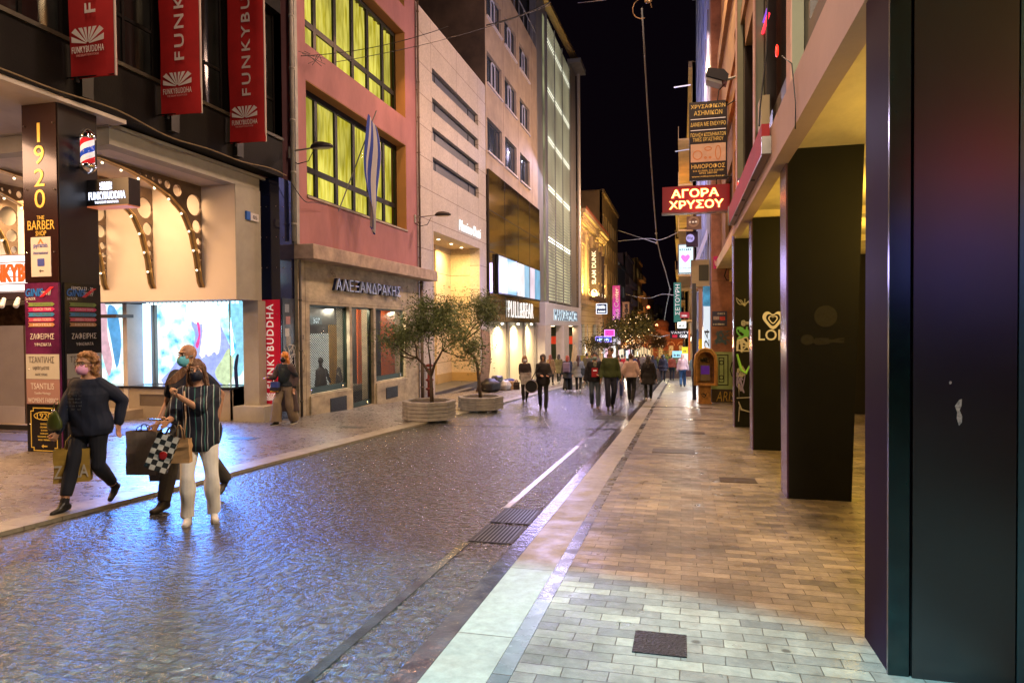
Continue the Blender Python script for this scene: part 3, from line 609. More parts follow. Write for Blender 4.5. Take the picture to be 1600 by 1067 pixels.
fr = n.new('ShaderNodeMath'); fr.operation = 'FRACT'; L.new(m2.outputs[0], fr.inputs[0])
rp = n.new('ShaderNodeValToRGB'); rp.color_ramp.interpolation = 'CONSTANT'; e = rp.color_ramp.elements; e[0].position = 0; e[0].color = (.75, .75, .8, 1); e[1].position = .25; e[1].color = (.65, .02, .03, 1)
for p_, c_ in ((.5, (.75, .75, .8, 1)), (.75, (.02, .07, .5, 1))): rp.color_ramp.elements.new(p_).color = c_
L.new(fr.outputs[0], rp.inputs[0]); L.new(rp.outputs[0], n['Principled BSDF'].inputs['Base Color']); L.new(rp.outputs[0], n['Principled BSDF'].inputs['Emission Color']); n['Principled BSDF'].inputs['Emission Strength'].default_value = .55; n['Principled BSDF'].inputs['Roughness'].default_value = .15
MB().tube([(cx, cyy, 4.38), (cx, cyy, 4.80)], .105, 20).build('striped_cylinder', sp_, t, smooth=True)
cp = MB()
for z0, z1, z2 in ((4.38, 4.33, 4.22), (4.80, 4.85, 4.97)):
    cp.tube([(cx, cyy, z0), (cx, cyy, z0+(z1-z0)*.3), (cx, cyy, z1), (cx, cyy, z1+(z2-z1)*.4), (cx, cyy, z1+(z2-z1)*.8), (cx, cyy, z2)], [.125, .13, .13, .105, .06, .02], 20)
cp.tube([(-9.73, cyy, 4.34), (cx, cyy, 4.34)], .02); cp.tube([(-9.73, cyy, 4.84), (cx, cyy, 4.84)], .02)
cp.each('cap', CHROME, t, smooth=True)
# projecting lit sign
t = thing('projecting_sign', (-9.2, 9.6, 3.7), 'black box sign with lit white fan emblem projecting from the directory pillar', 'sign')
MB().box(-9.73, -8.90, 9.50, 9.75, 3.72, 4.16).build('sign_box', BLKG, t)
MB().box(-9.735, -8.92, 9.49, 9.76, 3.70, 3.72).build('lower_trim', EM('sign_trim_glow', (1, .25, .1), .5), t)
LW = EM('sign_letters_lit', (.75, .80, 1), 2.4)
text('FUNKYBUDDHA', (-9.70, 9.497, 3.82), UX, UZ, .74, .13, LW, t, depth=.008, bold=.02, sp=1.1); text('THE RIGHT KOOTOOR', (-9.58, 9.497, 3.755), UX, UZ, .48, .04, LW, t, depth=.006)
shape(sunrays(.24, .14), Vector((-9.47, 9.497, 3.97)), UX, UZ, LW, t, 'emblem', .008)
# marquee and goods of the shop behind the pillar
t = thing('marquee_sign', (-16.5, 13.9, 2.4), 'white lit cinema style shop board with orange letters and dark ribs', 'sign')
MB().box(-19.5, -14.35, 13.5, 13.75, 2.62, 3.52).build('sign_box', EM('marquee_white', (1, .86, .80), 2.0), t)
rb = MB()
for z in (2.62, 2.8, 2.98, 3.16, 3.34, 3.52): rb.box(-19.5, -14.34, 13.485, 13.5, z-.012, z+.012)
rb.build('rib', M('marquee_rib', (.16, .07, .05), .5, var=0), t); MB().box(-19.5, -14.3, 13.46, 13.78, 2.42, 2.60).build('lower_box', M('dark_band', (.05, .03, .04), .3, var=.1), t)
text('FUNKYBUDDHA', (-17.12, 13.48, 2.84), UX, UZ, 2.74, .46, EM('marquee_letters', (1, .13, .01), 1.1), t, depth=.02, bold=.05)
t = thing('clothes_rail', (-17, 14.0, -.5), 'shop rail of dark and pale garments with red tags inside the left shop', 'clothes rail')
MB().tube([(-19, 14.2, 1.35), (-15.1, 14.2, 1.35)], .015).build('rail', CHROME, t)
R = random.Random(4)
for i in range(16):
    x = -19+i*.24; c = R.choice([(.16, .01, .015), (.42, .36, .24), (.03, .02, .03), (.30, .03, .03), (.08, .06, .05)]); h = R.uniform(.8, 1.25)
    g_ = MB(); g_.prism([(x-.10, 14.0, 1.30), (x, 14.2, 1.34), (x+.04, 14.5, 1.25), (x+.07, 14.5, 1.30-h), (x-.14, 14.0, 1.32-h)], (.07, -.03, 0)); g_.build('garment', M('garment%d' % (i % 6), c, .85, var=.5, vs=14, bump=.4), t)
MB().box(-20, -15.0, 14.9, 14.98, -.7, 2.4).build('back_panel', M('stock_wall', (.20, .10, .05), .8, var=.8, vs=7), t)
t = thing('door_panel', (-14.6, 11.2, -.4), 'frosted glass door leaf standing open left of the directory pillar', 'door')
MB().box(-16.4, -13.62, 11.62, 11.65, -.2, 1.75).build('glass_leaf', M('frosted_leaf', (.46, .43, .44), .25, var=.15, vs=.8, coat=.3), t)
MB().box(-16.4, -13.60, 11.60, 11.67, -.42, .02).build('lower_rail', M('white_rail', (.55, .53, .58), .4, var=.1), t); MB().box(-13.62, -13.57, 11.60, 11.67, -.42, 1.75).build('stile', M('brown_stile', (.12, .08, .06), .5, var=.1), t)
sp = MB(); 
for i in range(9): x = -18.4+i*.42; sp.cap((x, 12.7, 2.38), (x+.05, 12.6, 2.22), .045, .06, 10)
sp.each('ceiling_spot', M('white_enamel', (.8, .8, .8), .4, var=0), B)
# floor mats
for (a, b, c, d, lb) in ((-14.5, -10.7, 11.0, 11.3+.9, 'long dark entrance mat behind the directory pillar'), (-13.4, -10.9, 9.9, 10.8, 'dark mat left of the striding woman')):
    tag(MB().slab(a, b, c, d, .036, .045).build('floor_mat', M('ribbed_mat', (.07, .05, .05), .85, var=.3, vs=30, bump=.4)), lb, 'floor mat', 'mats before the corner shop')
# alarm box on the shop's grey post
t = thing('alarm_box', (-9.98, 14.35, 4.25), 'small blue and white alarm box on the grey shop frame', 'alarm box')
MB().box(-9.985, -9.94, 14.15, 14.30, 4.22, 4.42).build('blue_cap', M('alarm_blue', (.02, .12, .5), .4, var=0), t); MB().box(-9.985, -9.935, 14.30, 14.62, 4.22, 4.40).build('case', wb, t)
text('05', (-9.93, 14.38, 4.26), UY, UZ, .16, .09, INK, t, depth=.003)
# ------------------------------------------------------------ pink building with stone shop front
PINKR = M('pink_render', (.37, .165, .17), .8, var=.26, vs=.9, bump=.15, bs=8, stretch=(1, 1, .45))
BLKM = M('black_steel_frame', (.005, .008, .005), .45, .3, var=.2)
TRAV = M('travertine_front', (.46, .40, .28), .7, var=.45, vs=1.7, bump=.25, bs=14, stretch=(1, 1, 2.0))
B = thing('pink_building', (-12, 19.8, -.8), 'pink rendered building with big yellow-lit windows over a beige stone shop', 'building')
W = [(16.27, 23.0, 5.16, 8.19), (16.27, 23.0, 9.15, 12.2), (16.27, 23.0, 13.1, 16.2)]
mb = MB(); wall(mb, 'x', XL, 15.75, 24.0, 3.8, 18, W, .42); mb.box(-22, XL-.9, 15.75, 24.0, 3.8, 4.9); mb.box(-22, XL-.43, 15.76, 15.9, 4.9, 18); mb.box(-22, XL-.43, 23.85, 24.0, 4.9, 18); mb.build('upper_wall', PINKR, B)
MB().box(-9.66, -9.52, 15.62, 15.75, 3.8, 18).build('wall_edge', PIPE, B)
rv = MB()
for a, b, c, d in W: rv.box(XL-.42, XL-.01, b-.018, b-.002, c+.02, d-.02); rv.box(XL-.42, XL-.01, a, b-.02, d-.018, d-.002)
rv.build('orange_lit_reveal', M('orange_lit_reveal', (.52, .29, .08), .8, var=.1), B)  # warm light on the reveals put into their ochre colour
CURT = bpy.data.materials.new('lit_yellow_curtain'); CURT.use_nodes = True; n = CURT.node_tree.nodes; L = CURT.node_tree.links; b = n['Principled BSDF']
b.inputs['Base Color'].default_value = (.45, .35, .10, 1); b.inputs['Roughness'].default_value = .9
g = n.new('ShaderNodeNewGeometry'); mp = n.new('ShaderNodeMapping'); mp.inputs['Scale'].default_value = (1, 1, .12); L.new(g.outputs['Position'], mp.inputs[0])
no = n.new('ShaderNodeTexNoise'); no.inputs['Scale'].default_value = 11; no.inputs['Detail'].default_value = 3; L.new(mp.outputs[0], no.inputs['Vector'])
n5 = n.new('ShaderNodeTexNoise'); n5.inputs['Scale'].default_value = .55; L.new(g.outputs['Position'], n5.inputs['Vector']); m5 = n.new('ShaderNodeMapRange'); m5.inputs['From Min'].default_value = .35; m5.inputs['From Max'].default_value = .65; m5.inputs['To Min'].default_value = .5; m5.inputs['To Max'].default_value = 1.05; L.new(n5.outputs['Fac'], m5.inputs['Value']); L.new(m5.outputs[0], b.inputs['Emission Strength'])
r = n.new('ShaderNodeValToRGB'); r.color_ramp.elements[0].position = .35; r.color_ramp.elements[0].color = (.50, .42, .02, 1); r.color_ramp.elements[1].position = .62; r.color_ramp.elements[1].color = (.92, .80, .15, 1)
L.new(no.outputs['Fac'], r.inputs[0]); L.new(r.outputs[0], b.inputs['Emission Color']); b.inputs['Emission Strength'].default_value = .88
mul = [17.4, 18.56, 19.68, 20.74, 21.9]
for a, b_, c, d in W:
    f = window(B, 'x', XL-.36, a, b_-.02, c, d-.02, us=mul, zs=[c+.85], fm=BLKM, gm=M('clear_pane', (.9, .95, .8), .04, var=0) if 0 else gl, t=.16, dep=.08)
    cb = MB(); V = []; F = []; n_ = 260
    for i in range(n_+1):
        y = a+(b_-a)*i/n_; x = XL-.62-.05*math.sin(y*21+2*math.sin(y*3.1))-.02*math.sin(y*57); V += [(x, y, c), (x, y, d-.06)]
    F = [(2*i, 2*i+2, 2*i+3, 2*i+1) for i in range(n_)]; cb.add(V, F); cb.build('curtain', CURT, f, smooth=True)
    MB().box(XL-.74, XL-.70, a, b_, c, d).build('room_wall', CURT, f)
MB().box(XL-.42, XL+.04, 16.25, 23.02, 5.10, 5.155).build('window_sill', CONC, B)
LED = M('weathered_concrete_ledge', (.45, .35, .28), .8, var=.4, vs=2.5, bump=.25, bs=15)
bev(MB().box(XL-.3, -9.08, 15.66, 24.75, 3.42, 3.80).build('ledge', LED, B), .02)
H = [(16.31, 18.55, -.12, 2.28), (18.70, 20.18, -.78, 2.28), (20.33, 22.78, -.10, 2.28)]
mb = MB(); wall(mb, 'x', XL, 15.75, 24.0, -1.4, 3.42, H, .45); mb.build('shop_wall', TRAV, B)
jn = MB()
for z in (2.35, ): jn.box(XL-.01, XL+.003, 15.8, 23.95, z, z+.008)
for y in (16.1, 22.95): jn.box(XL-.01, XL+.003, y, y+.01, -1.2, 3.4)
jn.box(XL-.01, XL+.003, 15.8, 16.1, .15, .158); jn.build('stone_joint', M('joint_dark', (.10, .08, .05), .9, var=0), B)
bs = MB(); bs.box(XL+.002, XL+.05, 16.25, 18.62, -1.4, -.16); bs.box(XL+.002, XL+.05, 20.28, 22.85, -1.4, -.14); bs.each('stall_riser', TRAV, B)
vt = M('vent_grille', (.03, .03, .03), .4, .4, var=.3, vs=30)
for y0, y1, z0, z1 in ((17.25, 18.2, -.76, -.32), (20.95, 21.9, -.72, -.34)):
    v_ = MB().box(XL+.05, XL+.065, y0, y1, z0, z1).build('vent', vt, B); s_ = MB()
    for i in range(9): z = z0+.03+i*(z1-z0-.06)/9; s_.box(XL+.066, XL+.075, y0+.03, y1-.03, z, z+.015)
    s_.build('vent_slat', IRON, v_)
MB().box(XL-.35, XL+.12, 18.62, 20.26, -1.4, -.80).build('door_step', CONC, B)
# grilles, frames, display
GRI = M('galvanised_lattice', (.035, .035, .03), .5, .4, var=.2)
def lattice(y0, y1, z0, z1, x, parent):
    mb = MB(); p = .105; q_ = .07; n1 = int((y1-y0)/p)+1
    w_ = .010
    for sgn in (1, -1):
        k = -int((z1-z0)/q_)-2
        while k < n1+2:
            ya, yb = y0+k*p, y0+k*p+(z1-z0)/q_*p/1.0
            za, zb = (z0, z1) if sgn > 0 else (z1, z0)
            A = Vector((x+.003*sgn, ya, za)); Bv = Vector((x+.003*sgn, yb, zb))
            def at(y): return A+(Bv-A)*((y-ya)/(yb-ya))
            a = at(max(ya, y0)); b = at(min(yb, y1))
            if min(yb, y1) > max(ya, y0)+.01:
                n = Vector((0, -(b.z-a.z), b.y-a.y)).normalized()*w_; mb.quad(a-n, b-n, b+n, a+n)
            k += 1
    mb.build('lattice', GRI, parent)
def glassbox(y0, y1, z0, z1, nm):
    f = MB(); t_ = .055; x = XL-.14
    for a, b, c, d in ((y0, y1, z1-.05, z1), (y0, y1, z0, z0+.16), (y0, y0+t_, z0+.16, z1-.05), (y1-t_*1.6, y1, z0+.16, z1-.05)): f.box(x-.05, x+.04, a, b, c, d)
    fo = f.build('window_frame' if nm != 'door' else 'door_frame', M('green_black_frame', (.012, .035, .025), .35, .3, var=.1), B)
    lattice(y0+t_, y1-t_*1.6, z0+.16, z1-.05, x+.02, fo)
    MB().quad((x-.04, y0, z0), (x-.04, y1, z0), (x-.04, y1, z1), (x-.04, y0, z1)).build('pane', gl, fo)
    h_ = MB(); h_.ell((x+.05, y0+.15, z0+.08), (.02, .05, .05), nu=8, nv=6); h_.ell((x+.05, y1-.3, z0+.08), (.02, .05, .05), nu=8, nv=6); h_.build('lock', CHROME, fo)
    return fo
for h, nm in zip(H, ('w', 'door', 'w')): glassbox(*h, nm)
# window display room
IR = M('display_floor', (.45, .40, .30), .6, var=.2); 
MB().box(-13.0, XL-.46, 16.0, 23.95, -.35, -.16).build('display_floor', IR, B)
MB().box(-10.5, -10.4, 15.9, 23.95, -.4, 2.9).build('display_back', M('display_dark_wall', (.05, .045, .04), .7, var=.4), B)
ORP = M('orange_display_panel', (.80, .16, .015), .7, var=.25, vs=1.5, bump=.1)
MB().box(-10.2, -10.16, 20.1, 21.25, -.15, 2.25).build('orange_panel', ORP, B); MB().box(-10.2, -10.16, 21.9, 23.9, -.15, 2.25).build('orange_panel', ORP, B)
MB().box(-10.2, -10.17, 18.3, 19.2, -.15, 1.75).build('amber_panel', M('amber_panel', (.65, .34, .05), .7, var=.3), B)
MB().box(-10.2, -10.17, 16.5, 18.28, -.1, 1.5).build('white_panel', M('white_lit_panel', (.8, .8, .75), .7, var=.4, vs=4, emit=(.8, .85, .75), es=.45), B)
MB().box(-10.2, -10.17, 17.2, 17.9, 1.75, 2.0).build('notice_sign', M('notice_dark', (.03, .05, .06), .5, var=.1), B)
text('307', (-10.16, 17.4, 1.80), UY, UZ, .35, .14, EM('notice_text', (.8, .95, 1), 1.2), B, depth=.004)
lamp('window_display_lamp', 'AREA', (-9.76, 17.6, 2.2), (-10.2, 17.6, .5), 150, (1, .9, .7), .4)
lamp('window_display_lamp', 'AREA', (-9.76, 21.9, 2.2), (-10.2, 22.1, .5), 260, (1, .75, .5), .4)
lamp('window_display_lamp', 'AREA', (-9.98, 19.6, 2.2), (-10.2, 20.7, .3), 150, (1, .75, .5), .3)
ld = thing('step_ladder', (-10.0, 21.9, -.16), 'yellow and grey step ladder inside the right shop window', 'ladder')
lm = MB()
for dy in (-.22, .22): lm.tube([(-10.45, 21.0+dy, -.16), (-10.45, 20.9+dy*.5, 1.5)], .022); lm.tube([(-10.2, 21.35+dy, -.16), (-10.4, 20.95+dy*.5, 1.5)], .02)
lm.build('rail', M('ladder_alu', (.6, .55, .4), .4, .6, var=.1), ld)
l2 = MB()
for i in range(6): z = .1+i*.25; k = (z+.16)/1.66; l2.box(-10.5, -10.4, 21.0-.1*k-.22+.11*k, 21.0-.1*k+.22-.11*k, z, z+.03)
l2.build('step', M('ladder_yellow', (.75, .5, .05), .5, var=.1), ld)
def mannequin(x, y, z, lb, seat=True):
    m_ = MB(); m_.loft([((x, y, z), .12, .20), ((x, y, z+.12), .17, .26), ((x, y, z+.42), .14, .20), ((x, y, z+.60), .12, .22), ((x, y, z+.68), .05, .09), ((x, y, z+.76), .05, .05)], 12); m_.ell((x, y, z+.86), (.08, .075, .11)); m_.cap((x+.05, y-.2, z+.58), (x+.15, y-.26, z+.25), .05, .04); m_.cap((x+.05, y+.2, z+.58), (x+.15, y+.26, z+.25), .05, .04)
    tag(m_.build('draped_bust', M('dark_figure', (.05, .035, .03), .7, var=.3), smooth=True), lb, 'display bust', 'busts in the stone shop window')
mannequin(-10.02, 17.55, -.14, 'dark display bust standing left in the latticed shop window'); mannequin(-10.02, 18.75, -.14, 'dark display bust right of the other one in the latticed window')
# name in metal letters, house number
text('\u0391\u039b\u0395\u039e\u0391\u039d\u0394\u03a1\u0391\u039a\u0397\u03a3', (XL+.10, 17.5, 2.72), UY, UZ, 4.55, .34, M('steel_blue_letters', (.50, .58, .72), .3, .6, var=.1), B, depth=.05, bold=.0, sp=1.05)
text('\u0391\u039b\u0395\u039e\u0391\u039d\u0394\u03a1\u0391\u039a\u0397\u03a3', (XL+.01, 17.5, 2.72), UY, UZ, 4.55, .34, M('steel_blue_return', (.02, .035, .12), .4, .3, var=.1), B, 'letter_return', depth=.075, bold=.012, sp=1.05)
text('37', (XL+.004, 15.88, 1.35), UY, UZ, .13, .12, INK, B, depth=.004)
scribble((XL+.003, 15.84, .35), UY, UZ, .2, .75, M('faint_spray', (.20, .15, .10), .8, var=0), B, 'graffiti', 1, 4, .009)
scribble((XL+.003, 17.45, 3.08), UY, UZ, .3, .25, M('faint_spray', (.20, .15, .10), .8, var=0), B, 'graffiti', 1, 9, .008)
# down pipes
def pipe(x, y, z0, z1, lb, mat=PIPE, r=.055, grp='down pipes on the left facades'):
    t = thing('down_pipe', (x, y, z0), lb, 'pipe', grp)
    MB().tube([(x, y, z0), (x, y, z1)], r, 10).build('pipe', mat, t, smooth=True); b_ = MB(); z = z0+.4
    while z < z1: b_.tube([(x, y, z), (x, y, z+.05)], r*1.35, 10); z += 1.3
    b_.build('bracket', mat, t, smooth=True)
pipe(-9.5, 15.45, 3.85, 16, 'grey down pipe at the left corner of the pink building')
pipe(-9.5, 15.7, -.65, 3.4, 'thin pipe beside the left edge of the stone shop front', M('sooty_pipe', (.10, .09, .08), .6, var=.4), .035)
pipe(-9.48, 24.06, -1.0, 3.4, 'brown pipe between the stone shop and the pale store', M('brown_pipe', (.14, .10, .07), .6, var=.3), .06)
pipe(-9.5, 24.0, 3.85, 16, 'thin pipe on the seam right of the pink wall', M('brown_pipe', (.14, .10, .07), .6, var=.3), .04)
# street lamps on arms
def armlamp(y, z, ax, lb, X=XL, sgn=1, hy=None):
    t = thing('wall_lamp', (X, y, z), lb, 'street lamp', 'unlit street lamps on wall arms'); hy = y if hy is None else hy
    MB().box(X-.02*sgn, X+.04*sgn, y-.06, y+.06, z-.18, z+.1).build('bracket', PIPE, t)
    MB().tube([(X, y, z), (X+.5*sgn, y, z+.03), (X+ax*sgn, hy, z+.05)], .022, 8).build('arm', PIPE, t, smooth=True)
    h = MB(); x = X+ax*sgn
    h.loft([((x+.26*sgn, hy, z+.02), .30, .13), ((x+.26*sgn, hy, z+.06), .32, .15), ((x+.24*sgn, hy, z+.12), .26, .12), ((x+.2*sgn, hy, z+.17), .12, .07)], 14); h.build('lamp_head', M('dark_lamp_housing', (.025, .025, .03), .45, .2, var=.1), t, smooth=True)
    h = MB(); h.loft([((x+.28*sgn, hy, z+.00), .22, .09), ((x+.28*sgn, hy, z+.02), .25, .11)], 14); h.build('lens', M('lamp_lens', (.35, .35, .35), .2, var=0), t)
    MB().tube([(X, y+.02, z-.2), (X+.2*sgn, y, z-.33), (X+.5*sgn, y, z-.28), (X+.65*sgn, hy, z-.02)], .012, 6).build('cable', CABLE, t, smooth=True)
armlamp(15.5, 6.12, .62, 'unlit street lamp on an arm left of the lower yellow windows')
armlamp(23.75, 5.72, .85, 'unlit street lamp on an arm between pink and pale walls')
# greek flag
t = thing('flag', (-9.0, 18.4, 4.3), 'blue and white striped flag hanging limp from a slanted pole', 'flag')
MB().tube([(XL, 17.95, 5.0), (-8.75, 18.75, 8.05)], .018, 8).build('pole', M('pole_grey', (.25, .25, .25), .4, .5, var=0), t)
FL = bpy.data.materials.new('striped_flag_cloth'); FL.use_nodes = True; n = FL.node_tree.nodes; L = FL.node_tree.links
uvn = n.new('ShaderNodeAttribute'); uvn.attribute_name = 'stripe'; mt = n.new('ShaderNodeMath'); mt.operation = 'MULTIPLY'; mt.inputs[1].default_value = 2.9; L.new(uvn.outputs['Fac'], mt.inputs[0])
f_ = n.new('ShaderNodeMath'); f_.operation = 'FRACT'; L.new(mt.outputs[0], f_.inputs[0]); rp = n.new('ShaderNodeValToRGB'); rp.color_ramp.interpolation = 'CONSTANT'
rp.color_ramp.elements[0].color = (.008, .035, .28, 1); rp.color_ramp.elements[1].position = .5; rp.color_ramp.elements[1].color = (.40, .40, .43, 1); L.new(f_.outputs[0], rp.inputs[0]); L.new(rp.outputs[0], n['Principled BSDF'].inputs['Base Color']); n['Principled BSDF'].inputs['Roughness'].default_value = .8
V = []; F = []; A = []; nu_, nv_ = 24, 36
for j in range(nv_+1):
    v = j/nv_                                    # 0 at the pole top, 1 at the foot of the cloth
    for i in range(nu_+1):
        u = i/nu_; wd = (.10+.26*math.sin(min(1, v*1.25)*math.pi)**.8+.10*(1-v))*(1-.5*max(0, v-.75)*4*.8)
        y = 18.62-.10*v+(u-.5)*wd*2.8; x = -8.82+.07*math.sin(u*9+v*2)*(.25+v*.8)+.03*math.sin(v*9)
        z = 7.85-3.35*v-.25*u*(1-v)+.12*math.sin(u*6.5)*v; V.append((x, y, z)); A.append(min(.999, max(0, (u*.9+v*.1))))
for j in range(nv_):
    for i in range(nu_): F.append((j*(nu_+1)+i, j*(nu_+1)+i+1, (j+1)*(nu_+1)+i+1, (j+1)*(nu_+1)+i))
mb = MB(); mb.add(V, F); o = mb.build('cloth', FL, t, smooth=True); at_ = o.data.attributes.new('stripe', 'FLOAT', 'POINT'); at_.data.foreach_set('value', A)

# ------------------------------------------------------------ pale store with four slits and deep entrance
PALE = stone_blocks('pale_stone_cladding', (.54, .48, .42), (.51, .455, .395), (.22, .17, .13), 3.2, 1.17, js=.018, rough=.6, rv=.05, bump=.2, und=.1, us=20, axes='yz', dirt=.12, distort=0, offset=0)
PALY = stone_blocks('pale_stone_inner', (.62, .50, .34), (.60, .47, .32), (.24, .17, .10), 3.2, 1.05, js=.018, rough=.6, rv=.05, bump=.2, und=.1, us=20, axes='xz', dirt=.1, distort=0, offset=0)
B = thing('pale_store', (-12, 28.7, -1.2), 'pale stone store with four long slits over a deep warm-lit entrance', 'building')
sl = [(25.72, 32.05, 11.95-1.17*i-.52, 11.95-1.17*i) for i in range(4)]; po = (25.72, 32.1, -2.2, 5.5)
mb = MB(); wall(mb, 'x', XL, 24.1, 33.3, -2.2, 13.75, sl+[po], .5); mb.box(-22, XL-.51, 24.1, 33.3, 5.55, 13.7); mb.build('front_wall', PALE, B)
MB().box(-22, XL-.02, 24.1, 33.3, 13.75, 13.82).build('coping', OFFW, B)
SG = M('slate_slit_glass', (.10, .115, .15), .35, var=.15)
for a, b, c, d in sl: window(B, 'x', XL-.16, a, b, c, d, us=[a+.75, b-1.1], fm=M('slit_frame', (.03, .035, .045), .5, var=0), gm=SG, t=.05)
mb = MB(); mb.quad((-12.4, 24.9, -2.2), (-12.4, 33.3, -2.2), (-12.4, 33.3, 5.5), (-12.4, 24.9, 5.5)); mb.box(-12.4, XL-.5, 25.5, 25.715, -2.2, 5.5); mb.box(-12.4, XL-.5, 32.105, 32.3, -2.2, 5.5); mb.box(-12.4, XL-.5, 25.6, 32.2, 5.5, 5.54)
mb.box(-12.38, -11.1, 30.0, 32.1, -2.2, 5.5); mb.build('entrance_wall', PALY, B)
sk = MB(); sk.box(-12.3, XL+.02, 32.06, 32.10, -1.6, -.55); sk.box(-11.09, -11.07, 29.98, 32.1, -1.6, -.55); sk.each('skirting', M('ochre_skirting', (.45, .30, .12), .6, var=.1), B)
stp = MB(); stp.box(-12.4, -9.7, 25.72, 32.1, -1.6, -.98); stp.box(-12.4, -9.35, 25.8, 30.2, -1.6, -1.12); stp.each('entrance_step', M('dark_grey_steps', (.09, .085, .08), .5, var=.2), B)
dl = MB()
for y in (26.5, 28.2, 29.9, 31.4): dl.tube([(-10.3, y, 5.47), (-10.3, y, 5.495)], .07, 12)
dl.each('downlight', EM('downlight_glow', (1, .85, .5), 6), B)
text('Massimo Dutti', (XL+.05, 28.8, 5.95), UY, UZ, 3.25, .48, EM('white_halo_letters', (1, .95, .95), 1.3), B, depth=.04, bold=-.003, shear=.15)

# ------------------------------------------------------------ office block over a dark glass shop
APR = M('apricot_panel', (.45, .335, .205), .75, var=.24, vs=1.0, bump=.05)
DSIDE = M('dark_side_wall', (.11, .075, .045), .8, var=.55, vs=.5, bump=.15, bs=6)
B = thing('office_block', (-12, 39.8, -1.7), 'apricot office block with rows of paired windows above a dark glass shop box', 'building')
cols = [(33.66, 36.62), (37.28, 40.05), (40.92, 43.65)]; rows = [(10.65, 12.36), (14.12, 15.72), (17.5, 19.05)]
hol = [(a, b, c, d) for a, b in cols for c, d in rows]
mb = MB(); wall(mb, 'x', XL, 33.4, 46.1, 9.4, 20.6, hol, .22); mb.build('upper_wall', APR, B)
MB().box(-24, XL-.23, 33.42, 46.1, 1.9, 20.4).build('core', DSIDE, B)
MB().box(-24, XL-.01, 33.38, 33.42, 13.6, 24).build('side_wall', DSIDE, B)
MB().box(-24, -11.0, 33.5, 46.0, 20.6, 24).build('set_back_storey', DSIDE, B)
rl = MB(); rl.box(XL-.05, XL, 33.5, 46, 21.6, 21.66); [rl.box(XL-.05, XL, 33.5+i*1.25, 33.54+i*1.25, 20.6, 21.6) for i in range(11)]; rl.build('railing', PIPE, B)
FR = M('dark_green_frame', (.03, .045, .045), .5, .2, var=.1); WFR = M('white_window_frame', (.60, .60, .62), .5, var=0)
GD = M('office_glass', (.05, .065, .08), .12, var=.5, vs=1, coat=.3)
cords = []
for (a, b, c, d) in hol:
    f = window(B, 'x', XL-.14, a, b, c, d, us=[a+(b-a)*.33, a+(b-a)*.66] if c < 13 else [a+(b-a)*.36], fm=FR, gm=GD, t=.07)
    if c > 13: fb = MB(); y0 = a+(b-a)*.40; y1 = a+(b-a)*.66; [fb.box(XL-.13, XL-.08, *q_) for q_ in ((y0, y0+.09, c+.1, d-.1), (y1-.09, y1, c+.1, d-.1), (y0, y1, c+.1, c+.19), (y0, y1, d-.19, d-.1))]; fb.build('white_sash', WFR, f)
sl = MB()
for a, b, c, d in hol: sl.box(XL-.1, XL+.09, a-.05, b+.05, c-.10, c-.005)
sl.each('window_sill', OFFW, B)
jn = MB()
for y in (36.95, 40.48, 44.4): jn.box(XL, XL+.005, y, y+.03, 9.5, 20.5)
jn.build('panel_joint', M('joint_brown', (.25, .16, .11), .9, var=0), B)
DG = M('dark_bronze_glass', (.035, .024, .014), .07, .2, var=.6, vs=.9, coat=.6)
MB().box(-11.5, XL+.12, 33.45, 46.08, 1.95, 9.68).build('glass_box', DG, B)
jg = MB()
for y in (36.6, 39.75, 42.9): jg.box(XL+.12, XL+.13, y, y+.025, 1.97, 9.66)
for z in (3.4, 5.5, 7.6): jg.box(XL+.12, XL+.131, 33.5, 46.05, z, z+.025)
jg.build('glass_joint', M('joint_black', (.01, .01, .01), .5, var=0), B)
rf = MB()
for i, (y, z, w_, h) in enumerate(((37.6, 6.2, .5, 1.9), (39.0, 6.2, .5, 2.0), (40.6, 6.1, .9, 2.3), (42.3, 6.1, .5, 1.9), (43.8, 6.1, .5, 1.9))): rf.box(XL-.2, XL+.1, y, y+w_, z, z+h)
rf.build('reflection_block', M('reflection_gold', (.35, .2, .05), .6, var=.3), B)  # gold blocks in place of the facade mirrored by the glass
MB().box(-12, XL-.3, 33.42, 46.1, -2.6, 1.94).build('lower_wall', M('birch_boards', (.62, .52, .34), .6, var=.18, vs=1.5, stretch=(1, 1, .25), bump=.1), B)
bd = M('birch_board_panel', (.66, .57, .38), .55, var=.14, vs=2, stretch=(1, 3, .2), bump=.08)
fr_ = MB()
for a, b in ((34.4, 38.0), (38.45, 42.2), (42.6, 45.6)): MB().box(XL-.30, XL-.22, a, b, -2.4, 1.94).build('board_panel', bd, B)
for a in (33.45, 38.0, 42.2, 45.6): fr_.box(XL-.30, XL-.10, a, a+.42, -2.4, 1.94)
fr_.each('mullion', M('grey_mullion', (.30, .27, .23), .4, .3, var=.2), B)
sg = M('lit_store_letters', (.5, .5, .5), .4, var=0, emit=(1, .97, .9), es=1.0)
text('PULL&BEAR', (XL+.16, 37.0, 2.2), UY, UZ, 6.6, .95, sg, B, depth=.03, bold=-.012, sp=1.12)
t = thing('shop_screen', (XL+.2, 40, 3.45), 'long white and pale blue video screen on the dark glass shop box', 'video screen')
MB().box(XL+.14, XL+.28, 34.55, 45.45, 3.42, 5.48).build('screen_frame', BLKG, t)
